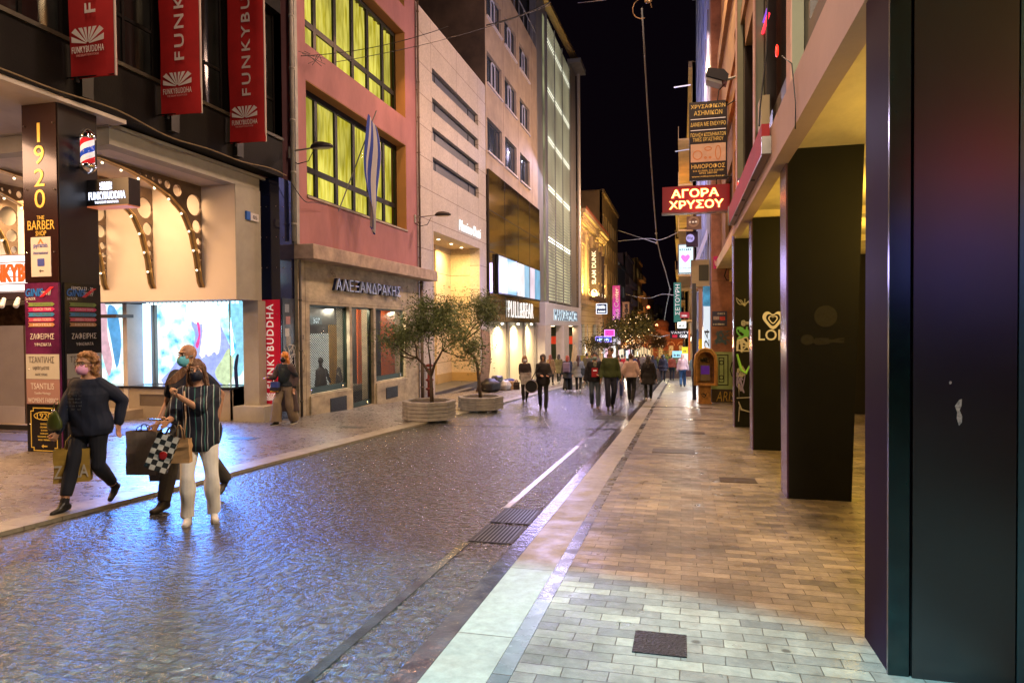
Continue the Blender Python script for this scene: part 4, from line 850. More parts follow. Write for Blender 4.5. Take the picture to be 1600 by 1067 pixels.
for i, (a, b, c, e_) in enumerate(((0, .17, (.95, .97, 1), 2.3), (.17, .37, (.45, .80, 1), 1.9), (.385, .56, (1, .97, .98), 2.4), (.56, .69, (.55, .82, 1), 1.9), (.71, .84, (1, .88, .97), 2.1), (.84, 1, (.40, .75, .98), 1.7))):
    MB().box(XL+.28, XL+.29, 34.65+10.7*a, 34.65+10.7*b-.03, 3.48, 5.42).build('display', EM('store_screen%d' % i, tuple(v**1.5 for v in c), e_*.5, .3, 1.2), t)
sc_ = MB()
for y in (36.2, 39.9, 43.6): sc_.tube([(-9.62, y, 1.85), (-9.5, y, 1.83)], .05, 10)
sc_.each('spotlight', EM('spot_glow', (1, .9, .7), 10), B)

# ------------------------------------------------------------ louvred store
B = thing('louvred_store', (-12, 55.5, -2.2), 'tall store clad in lit metal louvres above a white sign band and columns', 'building')
MET = M('brushed_grey_metal', (.26, .26, .23), .5, .3, var=.3, vs=1, stretch=(1, 1, .2))
MB().box(-24, XL-.5, 46.9, 64.2, 1.8, 25.2).build('core', M('dark_core', (.05, .05, .04), .7, var=.2), B)
GB = EM('louvre_backlight', (.80, .76, .48), 1.05, .7, .35)
MB().box(XL-.12, XL-.10, 49.7, 60.4, 3.7, 24.6).build('back_glow', GB, B)
EM('floor_band_glow', (1, 1, .80), 2.4)
bg_ = MB()
for z in (8.1, 11.95, 15.6, 19.2, 22.7): bg_.box(XL-.09, XL-.05, 49.8, 60.3, z-.02, z+.34)
bg_.build('floor_band', MATS['floor_band_glow'], B)
lv = MB(); z = 3.6
while z < 24.4: lv.box(XL-.045, XL, 49.72, 60.35, z, z+.10); z += .24
lv.build('louvre', M('louvre_slat', (.42, .42, .36), .45, .4, var=.2), B)
ps = MB()
for y, w_ in ((49.6, .2), (52.9, .06), (56.4, .06), (60.35, .2)): ps.box(XL-.05, XL+.03, y, y+w_, 3.4, 24.7)
ps.each('upright', MET, B)
mb = MB(); mb.box(XL-.5, XL-.05, 46.15, 49.6, 3.4, 25); mb.box(XL-.5, XL-.02, 60.55, 63.9, 3.4, 25); mb.each('metal_panel', MET, B)
ygl = MB(); ygl.box(XL-.04, XL-.02, 48.3, 48.9, 3.6, 24); ygl.build('light_strip', EM('pale_green_strip', (.75, .75, .40), .45, .8, .5), B)
MB().tube([(XL+.25, 63.9, 1.9), (XL+.25, 63.9, 26.2)], .16, 10).build('corner_pipe', M('pale_pipe', (.55, .5, .38), .4, .3, var=.1), B)
MB().box(XL-.3, XL+.9, 61, 64.3, 25.2, 25.6).build('roof_edge', MET, B); MB().prism([(XL-.2, 47, 24.9), (XL+.3, 47, 25.0), (XL+.3, 64, 26.3), (XL-.2, 64, 26.2)], (0, 0, .25)).build('roof_rail', M('gold_rail', (.4, .28, .1), .4, .6, var=.1), B)
WF = M('white_fascia', (.62, .60, .60), .5, var=.08)
bev(MB().box(-12.5, XL+.35, 46.9, 64.2, 1.75, 3.4).build('fascia', WF, B), .04)
text('MARKS&SPENCER', (XL+.40, 50.0, 2.15), UY, UZ, 11.5, .85, M('halo_dark_letters', (.02, .05, .12), .4, var=0), B, 'letter_face', depth=.02)
text('MARKS&SPENCER', (XL+.36, 50.0, 2.15), UY, UZ, 11.5, .85, EM('cool_white_letters', (.75, .92, 1), 1.3), B, depth=.03, bold=.03)
cl = MB(); cl.box(-9.75, -9.2, 46.4, 48.6, -3.2, 1.75); cl.box(-9.75, -9.1, 53.6, 56.0, -3.4, 1.75); cl.box(-9.75, -9.2, 62, 64, -3.6, 1.75); cl.each('column', OFFW, B)
MB().box(-13, -12.8, 46.5, 65, -3.5, 1.75).build('shop_back', M('ochre_stone_back', (.50, .38, .22), .7, var=.3, vs=1), B)
dl = MB()
for y in (49.5, 52.2, 58, 61): dl.tube([(-9.8, y, 1.70), (-9.8, y, 1.74)], .2, 12)
dl.each('downlight', EM('warm_downlight', (1, .75, .4), 7), B)
# ------------------------------------------------------------ neoclassical building and the far left side
OCH = stone_blocks('ochre_ashlar', (.58, .45, .25), (.54, .41, .22), (.28, .18, .07), 40, .55, js=.03, rough=.75, rv=.05, bump=.4, und=.2, us=8, axes='yz', dirt=.2, distort=0, offset=0)
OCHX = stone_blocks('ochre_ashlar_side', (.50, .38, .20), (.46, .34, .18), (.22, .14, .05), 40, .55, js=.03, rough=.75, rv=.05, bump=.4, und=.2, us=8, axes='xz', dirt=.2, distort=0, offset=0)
OCHP = M('ochre_plaster', (.55, .40, .20), .8, var=.15, vs=2)
for y in (67, 72, 78, 84): lamp('cornice_uplight', 'AREA', (-8.9, y, 4.9), (-9.5, y+.3, 12), 1000, (1, .70, .22), .4)
lamp('cornice_uplight', 'AREA', (-11.5, 62.0, 9.0), (-11, 64.4, 13), 60, (1, .7, .25), .4)
B = thing('neoclassical_building', (-12, 75, -3), 'yellow-lit neoclassical building with moulded cornice, antefixes and tall windows', 'building')
hol = [(66.5+i*4.6, 68.2+i*4.6, 5.8, 9.6) for i in range(4)]+[(66.3+i*4.6, 69.0+i*4.6, -4, 1.9) for i in range(4)]
mb = MB(); wall(mb, 'x', XL, 64.4, 85, -5, 12.0, hol, .4); mb.build('front_wall', OCH, B)
MB().box(-16, XL-.01, 64.38, 64.6, -5, 12).build('side_wall', OCHX, B)
cn = MB()
for z0, z1, e in ((11.4, 11.7, .15), (11.7, 12.0, .35), (12.0, 12.35, .6), (12.35, 12.75, .85), (3.6, 3.9, .25), (3.9, 4.25, .45), (9.9, 10.1, .12)): cn.box(-16, XL+e, 64.4-e*.6, 85+.2, z0, z1)
cn.build('cornice', OCHP, B)
dn = MB(); y = 64.5
while y < 85: dn.box(XL+.12, XL+.55, y, y+.22, 11.75, 11.98); y += .5
dn.each('dentil', OCHP, B)
ps = MB()
for y in (64.5, 69.3, 73.9, 78.5, 83.1): ps.box(XL+.003, XL+.25, y, y+1.2, 4.3, 11.4); ps.box(XL+.003, XL+.32, y-.08, y+1.28, 10.6, 11.0)
ps.each('pilaster', OCHP, B)
af = MB(); y = 64.6
while y < 85: af.prism([(XL+.8, y, 12.75), (XL+.8, y+.22, 12.75), (XL+.8, y+.11, 13.1)], (.06, 0, 0)); y += .38
x = -15.8
while x < -9: af.prism([(x, 63.9, 12.75), (x+.22, 63.9, 12.75), (x+.11, 63.9, 13.1)], (0, .06, 0)); x += .38
af.build('antefix', M('terracotta', (.45, .13, .05), .8, var=.2), B)
for i, (a, b, c, d) in enumerate(hol):
    window(B, 'x', XL-.3, a, b, c, d, nu=2, nz=2 if c > 0 else 1, fm=M('dark_wood_frame', (.06, .04, .03), .6, var=.1), gm=EM('window_warm', (1, .75, .4), .7, .5) if c > 0 else EM('shopwin%d' % (i % 4), ((.75, .95, 1), (1, .8, .55), (.55, .75, 1), (1, .95, .9))[i % 4], 2.0, .7, 2.5), t=.12)
ch = MB(); ch.box(-12.2, -11.4, 66, 66.8, 12.8, 14.6); ch.box(-12.3, -11.3, 65.9, 66.9, 14.6, 14.75); ch.build('chimney', OCHP, B)
for x, h in ((-11.0, 1.7), (-10.1, 2.2), (-9.6, 1.2)): MB().tube([(x, 65.6, 12.8), (x+.12, 65.6, 12.8+h*.5), (x-.05, 65.6, 12.8+h)], [.10, .2, .12], 8).build('rooftop_figure', M('dark_rooftop_plant', (.02, .03, .015), .8, var=.3), B)
sg_ = MB(); [sg_.box(XL-.1, XL+.05, 64.6+i*4.4, 65.9+i*4.4, -.2, .5) for i in range(0)]
rs = MB().box(-12.4, -11.5, 64.30, 64.37, .05, .75); rs.box(-10.6, -9.9, 64.30, 64.37, .05, .75); rs.each('red_sign_panel', M('red_enamel', (.6, .05, .02), .5, var=.05, emit=(.9, .06, .02), es=.4), B)
wd = MB(); wd.box(-12.3, -11.6, 64.33, 64.375, -3, .0); wd.box(-10.5, -10.0, 64.33, 64.375, -3, .0); wd.box(-12.3, -11.6, 64.33, 64.375, .8, 2.2); wd.box(-10.5, -10.0, 64.33, 64.375, .8, 2.2); wd.each('shutter', M('green_shutter', (.05, .07, .04), .6, var=.2), B)
def far_block(y0, y1, zt, label, wm, lit=.25, X=-9.6, sgn=-1, seed=1, h=3.3, dep=9, wcol=(1, .8, .5), z_base=None, bal=False, sh=None):
    """a street front far along: wall with recessed windows, frames, balconies, lit shop at street level"""
    B = thing('street_building', (X+sgn*3, (y0+y1)/2, gz(y1)), label, 'building')
    R = random.Random(seed); hol = []; z = gz(y0)+4.4; W_ = []
    while z+2.2 < zt:
        y = y0+1
        while y+1.6 < y1-.4: hol.append((y, y+1.5, z, z+1.9)); y += 3.0
        z += h
    shop = (y0+.6, y1-.6, gz(y1)-.5, gz(y0)+3.0)
    mb = MB(); wall(mb, 'x', X, y0, y1, gz(y1)-1, zt, hol+[shop], .3, sgn); lo, hi = sorted((X+sgn*.005, X+sgn*dep)); mb.box(lo, hi, y0-.0, y0+.12, gz(y1)-1, zt); mb.box(lo, hi, y0, y1, zt-.05, zt+.05); mb.build('wall', wm, B)
    lo, hi = sorted((X-sgn*.25, X+sgn*.1)); MB().box(lo, hi, y0, y1, zt-.35, zt+.1).build('cornice', wm, B)
    dg = M('far_dark_pane', (.03, .035, .04), .2, var=.3); fm = M('far_frame', (.20, .18, .16), .6, var=0)
    for q_ in hol:
        L_ = R.random() < lit
        window(B, 'x', X+sgn*.12, *q_, nu=2, fm=fm, gm=EM('far_lit_%d' % R.randint(0, 2), wcol, R.choice((.5, 1.0)), .5) if L_ else dg, t=.08, inn=sgn)
    cs = sh or [(1, .85, .6), (.8, .92, 1), (1, .95, .9), (1, .6, .75)]
    n_ = max(1, int((y1-y0)/4)); 
    for i in range(n_):
        a = shop[0]+(shop[1]-shop[0])*i/n_; b = shop[0]+(shop[1]-shop[0])*(i+1)/n_-.3; lo, hi = sorted((X+sgn*.25, X+sgn*.29)); c = R.randrange(len(cs))
        MB().box(lo, hi, a, b, shop[2], shop[3]-.5).build('shop_window', EM('shopfront_%02d' % int(sum(cs[c])*30), cs[c], 1.7, .65, 2), B)
        lo, hi = sorted((X-sgn*.1, X+sgn*.3)); MB().box(lo, hi, a, b, shop[3]-.45, shop[3]).build('shop_fascia', M('far_fascia_%d' % (i % 3), ((.04, .04, .05), (.3, .28, .25), (.10, .02, .04))[i % 3], .5, var=0), B)
    if bal:
        bl = MB(); z = gz(y0)+4.3
        while z+2.2 < zt:
            lo, hi = sorted((X-sgn*1.0, X)); bl.box(lo, hi, y0+.6, y1-.6, z-.15, z-.03); lo2, hi2 = sorted((X-sgn*1.0, X-sgn*.96)); bl.box(lo2, hi2, y0+.6, y1-.6, z-.03, z+.85); z += h
        bl.build('balcony', wm, B)
    return B
W1 = M('brown_side_render', (.33, .22, .09), .85, var=.3, vs=.5); W2 = M('grey_glass_front', (.12, .15, .19), .3, .3, var=.4, vs=.5); W3 = M('tan_render', (.40, .28, .17), .85, var=.25, vs=.6); W4 = M('purple_grey_render', (.24, .19, .22), .85, var=.3, vs=.6); W5 = M('yellow_render', (.42, .30, .12), .85, var=.25, vs=.6)
far_block(85.2, 106, 18.6, 'brown-sided block with grey glazed front rising behind the neoclassical building', W1, .15, seed=2)
far_block(106.2, 120, 11.5, 'grey glazed building beyond the brown-sided block on the left', W2, .3, seed=3)
far_block(120.3, 140, 14.5, 'purple grey block with balconies, far left side of the street', W4, .2, seed=4, bal=True)
far_block(140.3, 158, 15.5, 'yellowish block with top floor balcony, far down the left side', W5, .35, seed=5, bal=True, X=-8.9)
far_block(172, 200, 9, 'low tan building at the far end left of the church', W3, .3, seed=6, X=-8.0)
far_block(205, 240, 8, 'farthest left building seen as a dim box over the street', W4, .1, seed=16, X=-6.5)
# signs projecting over the left pavement
def board(name, y, x0, x1, z0, z1, mat, label, cat='sign', th=.12, group=None, frame=None):
    t = thing(name, ((x0+x1)/2, y, z0), label, cat, group); o = MB().box(x0, x1, y, y+th, z0, z1).build('board', mat, t)
    if frame:
        f = MB(); w = .05
        for a, b, c, d in ((x0, x1, z1-w, z1), (x0, x1, z0, z0+w), (x0, x0+w, z0+w, z1-w), (x1-w, x1, z0+w, z1-w)): f.box(a, b, y-.02, y-.002, c, d)
        f.build('frame', frame, t)
    return t
BB = M('brown_banner', (.085, .055, .04), .8, var=.15, vs=2)
for i, (y, tx, lb) in enumerate(((72, 'SLAM DUNK', 'brown vertical banner reading SLAM DUNK on the neoclassical building'), (74.6, None, 'brown banner with gold rings just right of the SLAM DUNK one'), (77.4, None, 'third brown banner from the left in the row, with thin white marks'), (80.2, None, 'last brown banner of the row, showing a yellow bottle shape'))):
    z0 = 4.45-.0*i; z1 = 9.95+.12*i-(.0, .3, .6, 1.4)[i]
    t = board('vertical_banner', y, -9.5, -8.50, z0, z1, BB, lb, 'banner', .06, 'brown banners on the neoclassical building')
    if tx: text(tx, (-8.78, y-.01, z0+1.7), UZ, -UX, 3.5, .45, WHT, t, depth=.02, bold=.03); shape([circ(0, 0, .32), circ(0, 0, .27), ], Vector((-9.0, y-.02, z0+.8)), UX, UZ, WHT, t, 'ring', .02); text('12', (-9.14, y-.01, z0+.68), UX, UZ, .28, .24, WHT, t, depth=.02)
    else:
        for k in range(3): shape([circ(0, 0, .30-.04*k), circ(0, 0, .24-.04*k)], Vector((-9.0, y-.02, z0+.7+k*1.2)), UX, UZ, M('amber_paint', (.7, .5, .2), .6, var=0, emit=(1, .7, .3), es=.2) if k else WHT, t, 'ring', .02)
        if i == 3: shape([[(0, 0), (.4, 0), (.4, .9), (.27, 1.2), (.27, 1.6), (.13, 1.6), (.13, 1.2), (0, .9)]], Vector((-9.2, y-.02, z0+1.9)), UX, UZ, EM('bottle_glow', (1, .8, .25), .8), t, 'bottle_picture', .02)
def barslot(t, x0, x1, z0, z1, y, mat, n=6, seed=0):
    R = random.Random(seed); mb = MB(); x = x0
    while x < x1-.02:
        w_ = (x1-x0)/n*R.uniform(.45, .8); mb.box(x, min(x+w_, x1), y-.02, y, z0, z0+(z1-z0)*R.uniform(.7, 1)); x += (x1-x0)/n
    mb.each('worn_lettering', mat, t)
t = board('lit_sign', 70, -8.55, -7.42, 2.95, 4.02, M('navy_sign', (.02, .03, .10), .4, var=0), 'small dark blue sign in a white lit frame below the brown banners', frame=EM('sign_frame_white', (.85, .9, 1), 2.2)); barslot(t, -8.4, -7.55, 3.5, 3.85, 69.98, MATS['sign_frame_white'], 5, 1); barslot(t, -8.35, -7.6, 3.12, 3.3, 69.98, MATS['sign_frame_white'], 8, 2)
t = board('lit_sign', 66, -8.15, -6.6, .15, .72, EM('neon_blue_board', (.03, .08, .9), 1.1), 'blue neon name board glowing over a shop door on the left', frame=EM('neon_violet', (.45, .30, 1), 3)); barslot(t, -7.95, -6.8, .3, .56, 65.98, EM('neon_white_blue', (.6, .8, 1), 4), 7, 3)
t = board('lit_sign', 69, -7.6, -6.6, .7, 1.35, EM('neon_pink_board', (.8, .05, .5), 1.2), 'pink neon frame sign right above the blue neon board', frame=EM('neon_pink', (1, .25, .7), 3))
mg = bpy.data.materials.new('magenta_gradient_sign'); mg.use_nodes = True; n = mg.node_tree.nodes; L = mg.node_tree.links; g = n.new('ShaderNodeTexCoord'); s3 = n.new('ShaderNodeSeparateXYZ'); L.new(g.outputs['Generated'], s3.inputs[0]); rp = n.new('ShaderNodeValToRGB'); L.new(s3.outputs[2], rp.inputs[0]); e = rp.color_ramp.elements; e[0].position = .05; e[0].color = (1, .85, 1, 1); e[1].position = .75; e[1].color = (.75, .01, .22, 1); rp.color_ramp.elements.new(.3).color = (.95, .15, .75, 1)
L.new(rp.outputs[0], n['Principled BSDF'].inputs['Emission Color']); n['Principled BSDF'].inputs['Emission Strength'].default_value = .8; n['Principled BSDF'].inputs['Base Color'].default_value = (.02, .02, .02, 1)
t = board('vertical_sign', 84, -8.25, -7.35, 1.2, 6.65, mg, 'magenta vertical sign fading to white, with white serif lettering'); text('Hondos', (-7.52, 83.98, 1.35), UZ, -UX, 2.45, .52, WHT, t, depth=.02); text('Center', (-7.52, 83.98, 4.05), UZ, -UX, 2.3, .52, WHT, t, depth=.02)
t = board('vertical_sign', 84.2, -8.25, -7.35, -.5, 1.15, M('white_blue_board', (.6, .65, .8), .5, var=0, emit=(.6, .7, 1), es=.7), 'white board with blue cross and stripes below the magenta sign'); text('X', (-8.2, 84.18, .3), UX, UZ, .8, .8, M('royal_blue', (.02, .05, .6), .5, var=0), t, depth=.02); text('MAC', (-7.6, 84.18, -.45), UZ, -UX, .8, .5, INK, t, depth=.02)
t = board('vertical_sign', 86, -7.25, -6.35, 1.5, 4.75, M('beige_board', (.42, .33, .22), .6, var=.08), 'beige vertical board with black letters right of the magenta sign', frame=M('brown_edge', (.15, .10, .06), .6, var=0)); text('lenes', (-6.55, 85.97, 1.7), UZ, -UX, 2.8, .55, INK, t, depth=.02, bold=.03)
# church at the bend
CB = M('byzantine_brick', (.30, .10, .04), .9, var=.5, vs=3, bump=.3); CT = M('church_roof_tile', (.24, .10, .06), .9, var=.3)
B = thing('church', (-5, 160, -6.8), 'small old brick church with domed roofs closing the far end of the street', 'church')
hol = [(-9.5+i*2.2, -8.5+i*2.2, -5.2, -2.6) for i in range(5)]
mb = MB(); wall(mb, 'y', 155, -10.5, 1.0, -8, -1.2, hol, .4, 1); mb.box(-10.5, 1, 155.5, 168, -8, -1.3); mb.build('wall', CB, B)
mb = MB(); mb.prism([(-10.9, 154.6, -1.2), (-4.8, 154.6, 1.1), (1.4, 154.6, -1.2)], (0, 14, 0)); mb.build('roof', CT, B)
dm = MB(); dm.tube([(-4.8, 160, 0), (-4.8, 160, 2.1)], 1.8, 12); dm.build('drum', CB, B); dm = MB().ell((-4.8, 160, 2.1), (2.0, 2.0, 1.2), nu=16, nv=8).build('dome', CT, B, smooth=True)
for i in range(5): MB().box(-9.6+i*2.2, -8.4+i*2.2, 155.3, 155.4, -5.3, -2.5).build('window', EM('church_window', (1, .5, .15), .8, .6), B)
ar = MB()
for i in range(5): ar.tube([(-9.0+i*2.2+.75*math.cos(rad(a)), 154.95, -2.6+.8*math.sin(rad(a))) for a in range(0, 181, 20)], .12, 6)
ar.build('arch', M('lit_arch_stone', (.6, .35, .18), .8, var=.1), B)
lamp('church_floodlight', 'AREA', (-4, 143, 1), (-4.8, 158, -1), 1500, (1, .42, .14), 1)
# lamps seen far down the street
def farlamp(px, py, Y, col, es, r, lb):
    p = PY(px, py, Y); t = thing('street_light', (p.x, Y, gz(Y)), lb, 'street light', 'lit lamps far down the street')
    MB().tube([(p.x-.9, Y, gz(Y)), (p.x-.9, Y, p.z+.3), (p.x, Y, p.z+.35)], .06, 6).build('post', M('lamp_post_dark', (.05, .04, .04), .6, var=0), t); MB().ell(p, r).build('lamp_globe', EM('globe%d' % int(px), col, es), t, smooth=True)
farlamp(1013, 480, 120, (1, .16, .06), 7, .26, 'reddish lamp globe high over the far end of the street'); farlamp(1026, 508, 130, (1, .30, .12), 8, .24, 'orange white lamp globe just below the reddish one'); farlamp(1011, 494, 110, (1, .55, .3), 5, .2, 'faint lamp between the two brighter far lamps')
# market stall / shop canopy of white lights
t = thing('lit_kiosk', (-4.4, 95, -4), 'kiosk roof striped with white light strips far down the street', 'kiosk')
ks = MB()
for i in range(11): x = -6.1+i*.19; ks.prism([(x, 92, -2.2), (x+.07, 92, -2.2), (x+.07, 92, -1.5+.4*math.sin(i/10*3.14)), (x, 92, -1.5+.4*math.sin(i/10*3.14))], (0, .05, 0))
ks.box(-6.3, -3.9, 92, 92.1, -2.35, -2.2); ks.each('light_strip', EM('kiosk_white', (1, .80, .45), 1.4), t); MB().box(-6.3, -3.9, 92.2, 95, -4.3, -2.3).build('body', M('kiosk_brown', (.15, .09, .05), .6, var=.2), t)

# ------------------------------------------------------------ right side: arcade building
PIL = M('satin_dark_cladding', (.012, .0125, .010), .45, .0, var=.12, vs=2, spec=.3, rvar=.05, ior=1.3)
PILN = M('plum_grey_cladding', (.022, .012, .026), .45, .0, var=.2, vs=2, spec=.3, rvar=.05, ior=1.09)
GRAN = M('dark_green_granite', (.004, .016, .014), .2, .0, var=.6, vs=9)
PFAS = M('pink_white_fascia', (.50, .36, .32), .75, var=.10, vs=1.2, bump=.06, stretch=(1, 1, 1))
SOF = M('marbled_plaster_soffit', (.76, .68, .44), .85, var=.25, vs=1.3, bump=.15, bs=5, stretch=(1, .5, 1))
B = thing('arcade_building', (3.5, 8, -.3), 'building on tapered dark pillars with pinkish fascia and yellow-lit arcade on the right', 'building')
mb = MB(); mb.prism([(1.0, -8, 3.44), (1.0, 14.6, 3.44), (1.0, 14.6, 3.74), (1.0, 9.4, 3.92), (1.0, -8, 3.92)], (.16, 0, 0)); mb.build('fascia', PFAS, B)
MB().box(1.16, 8.5, -8, 24.7, 3.60, 3.9).build('soffit', SOF, B)
bm_ = MB()
for y in (-3.8, .2, 4.2, 8.25, 12.4, 16.35): bm_.box(1.16, 8.4, y+.03, y+.42, 3.46, 3.60)
bm_.each('cross_beam', SOF, B)
def pillar(y, x0, x1b, x1t, zt, mat=PIL):
    zb = gz(y)-.1; d = .46
    p = MB().prism([(x0, y, zb), (x1b, y, zb), (x1t, y, zt), (x0-.015, y, zt)], (0, d, 0)).build('pillar', mat, B); bev(p, .006, 1)
    e = MB().prism([(x0-.022, y-.004, zb), (x0-.004, y-.004, zb), (x0-.019, y-.004, zt), (x0-.037, y-.004, zt)], (0, d+.008, 0)).build('edge_trim', M('neon_tinted_edge', (.10, .05, .12), .22, .4, var=.1, spec=.7), p); return p  # reflected neon purple put partly into the trim's base colour
p2 = pillar(8.23, 1.17, 1.81, 1.94, 3.72-.01); p3 = pillar(12.36, 1.19, 1.70, 1.76, 3.46); p4 = pillar(16.3, 1.17, 1.54, 1.56, 3.72-.01)
N_ = MB(); N_.box(1.035, 1.62, 3.80, 4.26, -.35, 3.44); p1 = N_.build('pillar', PILN, B)
MB().box(1.005, 1.10, 3.775, 3.80, -.35, 3.43).build('granite_edge', GRAN, p1); MB().box(1.112, 1.56, 3.765, 3.80, -.35, 3.43).build('front_panel', M('brown_satin_panel', (.022, .016, .014), .30, .0, var=.15, vs=2, spec=.7, rvar=.06), p1); MB().box(1.57, 1.64, 3.77, 3.80, -.35, 3.43).build('teal_edge', M('teal_metal_edge', (.05, .12, .15), .3, .3, var=.2), p1)
MB().box(1.012, 1.035, 3.80, 4.26, -.35, 3.43).build('side_panel', PILN, p1)
shape([[(0, .02), (.018, .05), (.03, .055), (.028, .02), (.02, 0), (.032, -.03), (.03, -.06), (.018, -.075), (.008, -.04), (.01, -.01)]], Vector((1.295, 3.763, 1.20)), UX, UZ, M('torn_paper', (.7, .68, .66), .8, var=.5, vs=60), p1, 'torn_sticker', .002); MB().ell((1.275, 3.764, 1.335), (.006, .002, .008)).build('paint_spot', MATS['torn_paper'], p1)
pillar(-.2, 1.05, 1.6, 1.6, 3.44)
MB().box(8.4, 8.6, -8, 24.7, -1.5, 3.6).build('back_wall', M('dark_arcade_wall', (.04, .035, .03), .6, var=.3), B)
MB().box(4.7, 5.12, 20.9, 21.4, -1.5, 3.6).build('inner_pillar', M('black_inner_pillar', (.006, .006, .006), .4, var=0), B)
MB().box(3.0, 8.4, 21.4, 24.7, 2.0, 3.6).build('pale_bulkhead', OFFW, B); MB().box(3.5, 8.4, 24.4, 24.7, -1.5, 2.0).build('end_wall', M('tan_end_wall', (.3, .22, .12), .8, var=.3), B)
# store name and marks on the pillars
pk = M('pale_gold_print', (.62, .58, .42), .5, var=0, emit=(.8, .75, .5), es=.12)
text('LOISI', (1.265, 12.355, 1.37), UX, UZ, .52, .185, pk, p3, depth=.004, bold=.01); p_ = Vector((1.40, 12.357, 1.61))
ht = [(.0, -.13), (-.10, -.03), (-.125, .03), (-.10, .085), (-.05, .095), (0, .06), (.05, .095), (.10, .085), (.125, .03), (.10, -.03)]; hb = blobshape(ht, 3)
shape([[(a*1.35, b*1.35) for a, b in hb], [(a*.9, b*.9) for a, b in hb]], p_+Vector((.10, 0, .12)), UX, UZ, pk, p3, 'heart_emblem', .004); shape([[(a*.62, b*.62) for a, b in hb], [(a*.45, b*.45) for a, b in hb]], p_+Vector((.10, 0, .12)), UX, UZ, pk, p3, 'inner_heart', .004)
text('@mar', (1.30, 16.295, 1.62), UX, UZ, .26, .13, pk, p4, depth=.004)
for (z, h, c, n_, sd, r_, w_) in ((2.05, .25, (.35, .35, .30), 1, 3, .008, .3), (1.25, .42, (.12, .45, .12), 2, 6, .016, .3), (.98, .4, (.55, .55, .50), 3, 8, .014, .32), (.10, .5, (.22, .20, .45), 2, 12, .012, .2), (.42, .3, (.35, .35, .05), 2, 14, .012, .22)):
    scribble((1.19, 16.297, z), UX, UZ, w_, h, M('tag%d' % int(c[1]*100), c, .7, var=0), p4, 'graffiti', n_, sd, r_)
MB().tube([(1.21, 16.29, .98), (1.30, 16.29, .62), (1.40, 16.29, .55), (1.48, 16.29, .72)], [.02, .035, .035, .015], 8).build('spray_streak', M('lime_paint', (.30, .75, .12), .7, var=.2, vs=20), p4)
wp = MB(); [wp.tube(q_, [.012]+[.024]*(len(q_)-2)+[.012], 8) for q_ in ([(1.24, 16.29, .30), (1.25, 16.29, -.0), (1.25, 16.29, .3)], [(1.2, 16.29, -.02), (1.5, 16.29, .0)], [(1.24, 16.29, -.1), (1.30, 16.29, -.28), (1.48, 16.29, -.33)], [(1.26, 16.29, -.2), (1.24, 16.29, -.55)])]; wp.each('spray_streak', M('grey_paint', (.33, .32, .30), .7, var=.2, vs=20), p4)
scribble((5.0, 20.88, .35), UX, UZ, .3, .4, M('white_tag', (.7, .7, .65), .7, var=0), B, 'graffiti', 2, 21, .02)
shape([circ(0, 0, .12, 24)], Vector((1.55, 8.227, 1.72)), UX, UZ, M('faint_glue', (.017, .0165, .015), .75, var=.4, vs=30), p2, 'glue_mark', .002); shape([circ(0, 0, .07, 16, .06), ], Vector((1.36, 8.227, 1.46)), UX, UZ, MATS['faint_glue'], p2, 'glue_mark', .002); scribble((1.4, 8.226, 1.40), UX, UZ, .34, .08, MATS['faint_glue'], p2, 'glue_mark', 1, 30, .014)
# upper facade of the arcade building
UPW = M('umber_upper_wall', (.03, .02, .014), .4, .1, var=.35, vs=1.2); 
hol = [(-6+3.55*i, -3.4+3.55*i, 4.6, 8.6) for i in range(6)]
mb = MB(); wall(mb, 'x', 1.22, -8, 15.3, 3.9, 13, hol, .25, 1); mb.build('upper_wall', UPW, B); MB().box(1.5, 8.5, -8, 24.7, 3.91, 13).build('core', M('umber_core', (.03, .02, .016), .6, var=.1), B)
for q_ in hol[1:]: window(B, 'x', 1.36, *q_, nu=2, zs=[6.9], fm=M('bronze_frame', (.10, .05, .03), .4, .4, var=.2), gm=M('brown_glass', (.03, .022, .015), .05, var=.2, coat=.6), t=.07, inn=1)
MB().tube([PX(1183, 80, 1.2), PX(1201, 22, 1.2)], .022, 6).build('reflected_glow_strip', EM('red_reflection', (1, .03, .05), 2.2), B); MB().tube([PX(1180, 78, 1.21), PX(1199, 14, 1.21)], .014, 6).build('reflected_glow_strip', EM('violet_reflection', (.35, .10, .9), 1.0), B)  # glowing strips standing in for red and violet window reflections
MB().ell(PX(1214, 80, 1.2), (.02, .06, .08)).build('reflected_red_spot', EM('red_spot', (1, .02, .01), 3), B)  # red reflection built as a small glowing spot
for y in (-2.9, .65, 4.2, 7.55, 11.1, 14.65):
    f = MB().box(1.10, 1.215, y, y+.28, 3.9, 9.2).build('fin', M('pale_green_fin', (.30, .32, .22), .7, var=.1), B); MB().box(1.085, 1.10, y-.01, y+.29, 3.9, 9.2).build('fin_lit_face', M('pink_lit_face', (.55, .33, .25), .6, var=.1), f)  # pink light on the fin's left face put into its colour
lg = MB(); lg.box(1.22, 1.6, 11.6, 24.7, 7.15, 7.7); lg.box(1.16, 1.6, 11.6, 24.7, 7.7, 7.95); lg.box(1.2, 1.6, 11.6, 24.7, 10.3, 10.9); lg.each('ledge', M('amber_plaster_ledge', (.42, .24, .10), .8, var=.3, vs=2), B)
mb = MB(); wall(mb, 'x', 1.32, 15.3, 24.7, 3.9, 13, [(15.9, 18.6, 4.3, 6.1), (19.4, 22.4, 4.3, 6.1), (15.9, 18.6, 7.2, 9.1)], .2, 1); mb.box(1.325, 8, 15.3, 15.4, 3.7, 13); mb.build('side_wall', M('amber_plaster', (.34, .20, .09), .85, var=.35, vs=1), B)
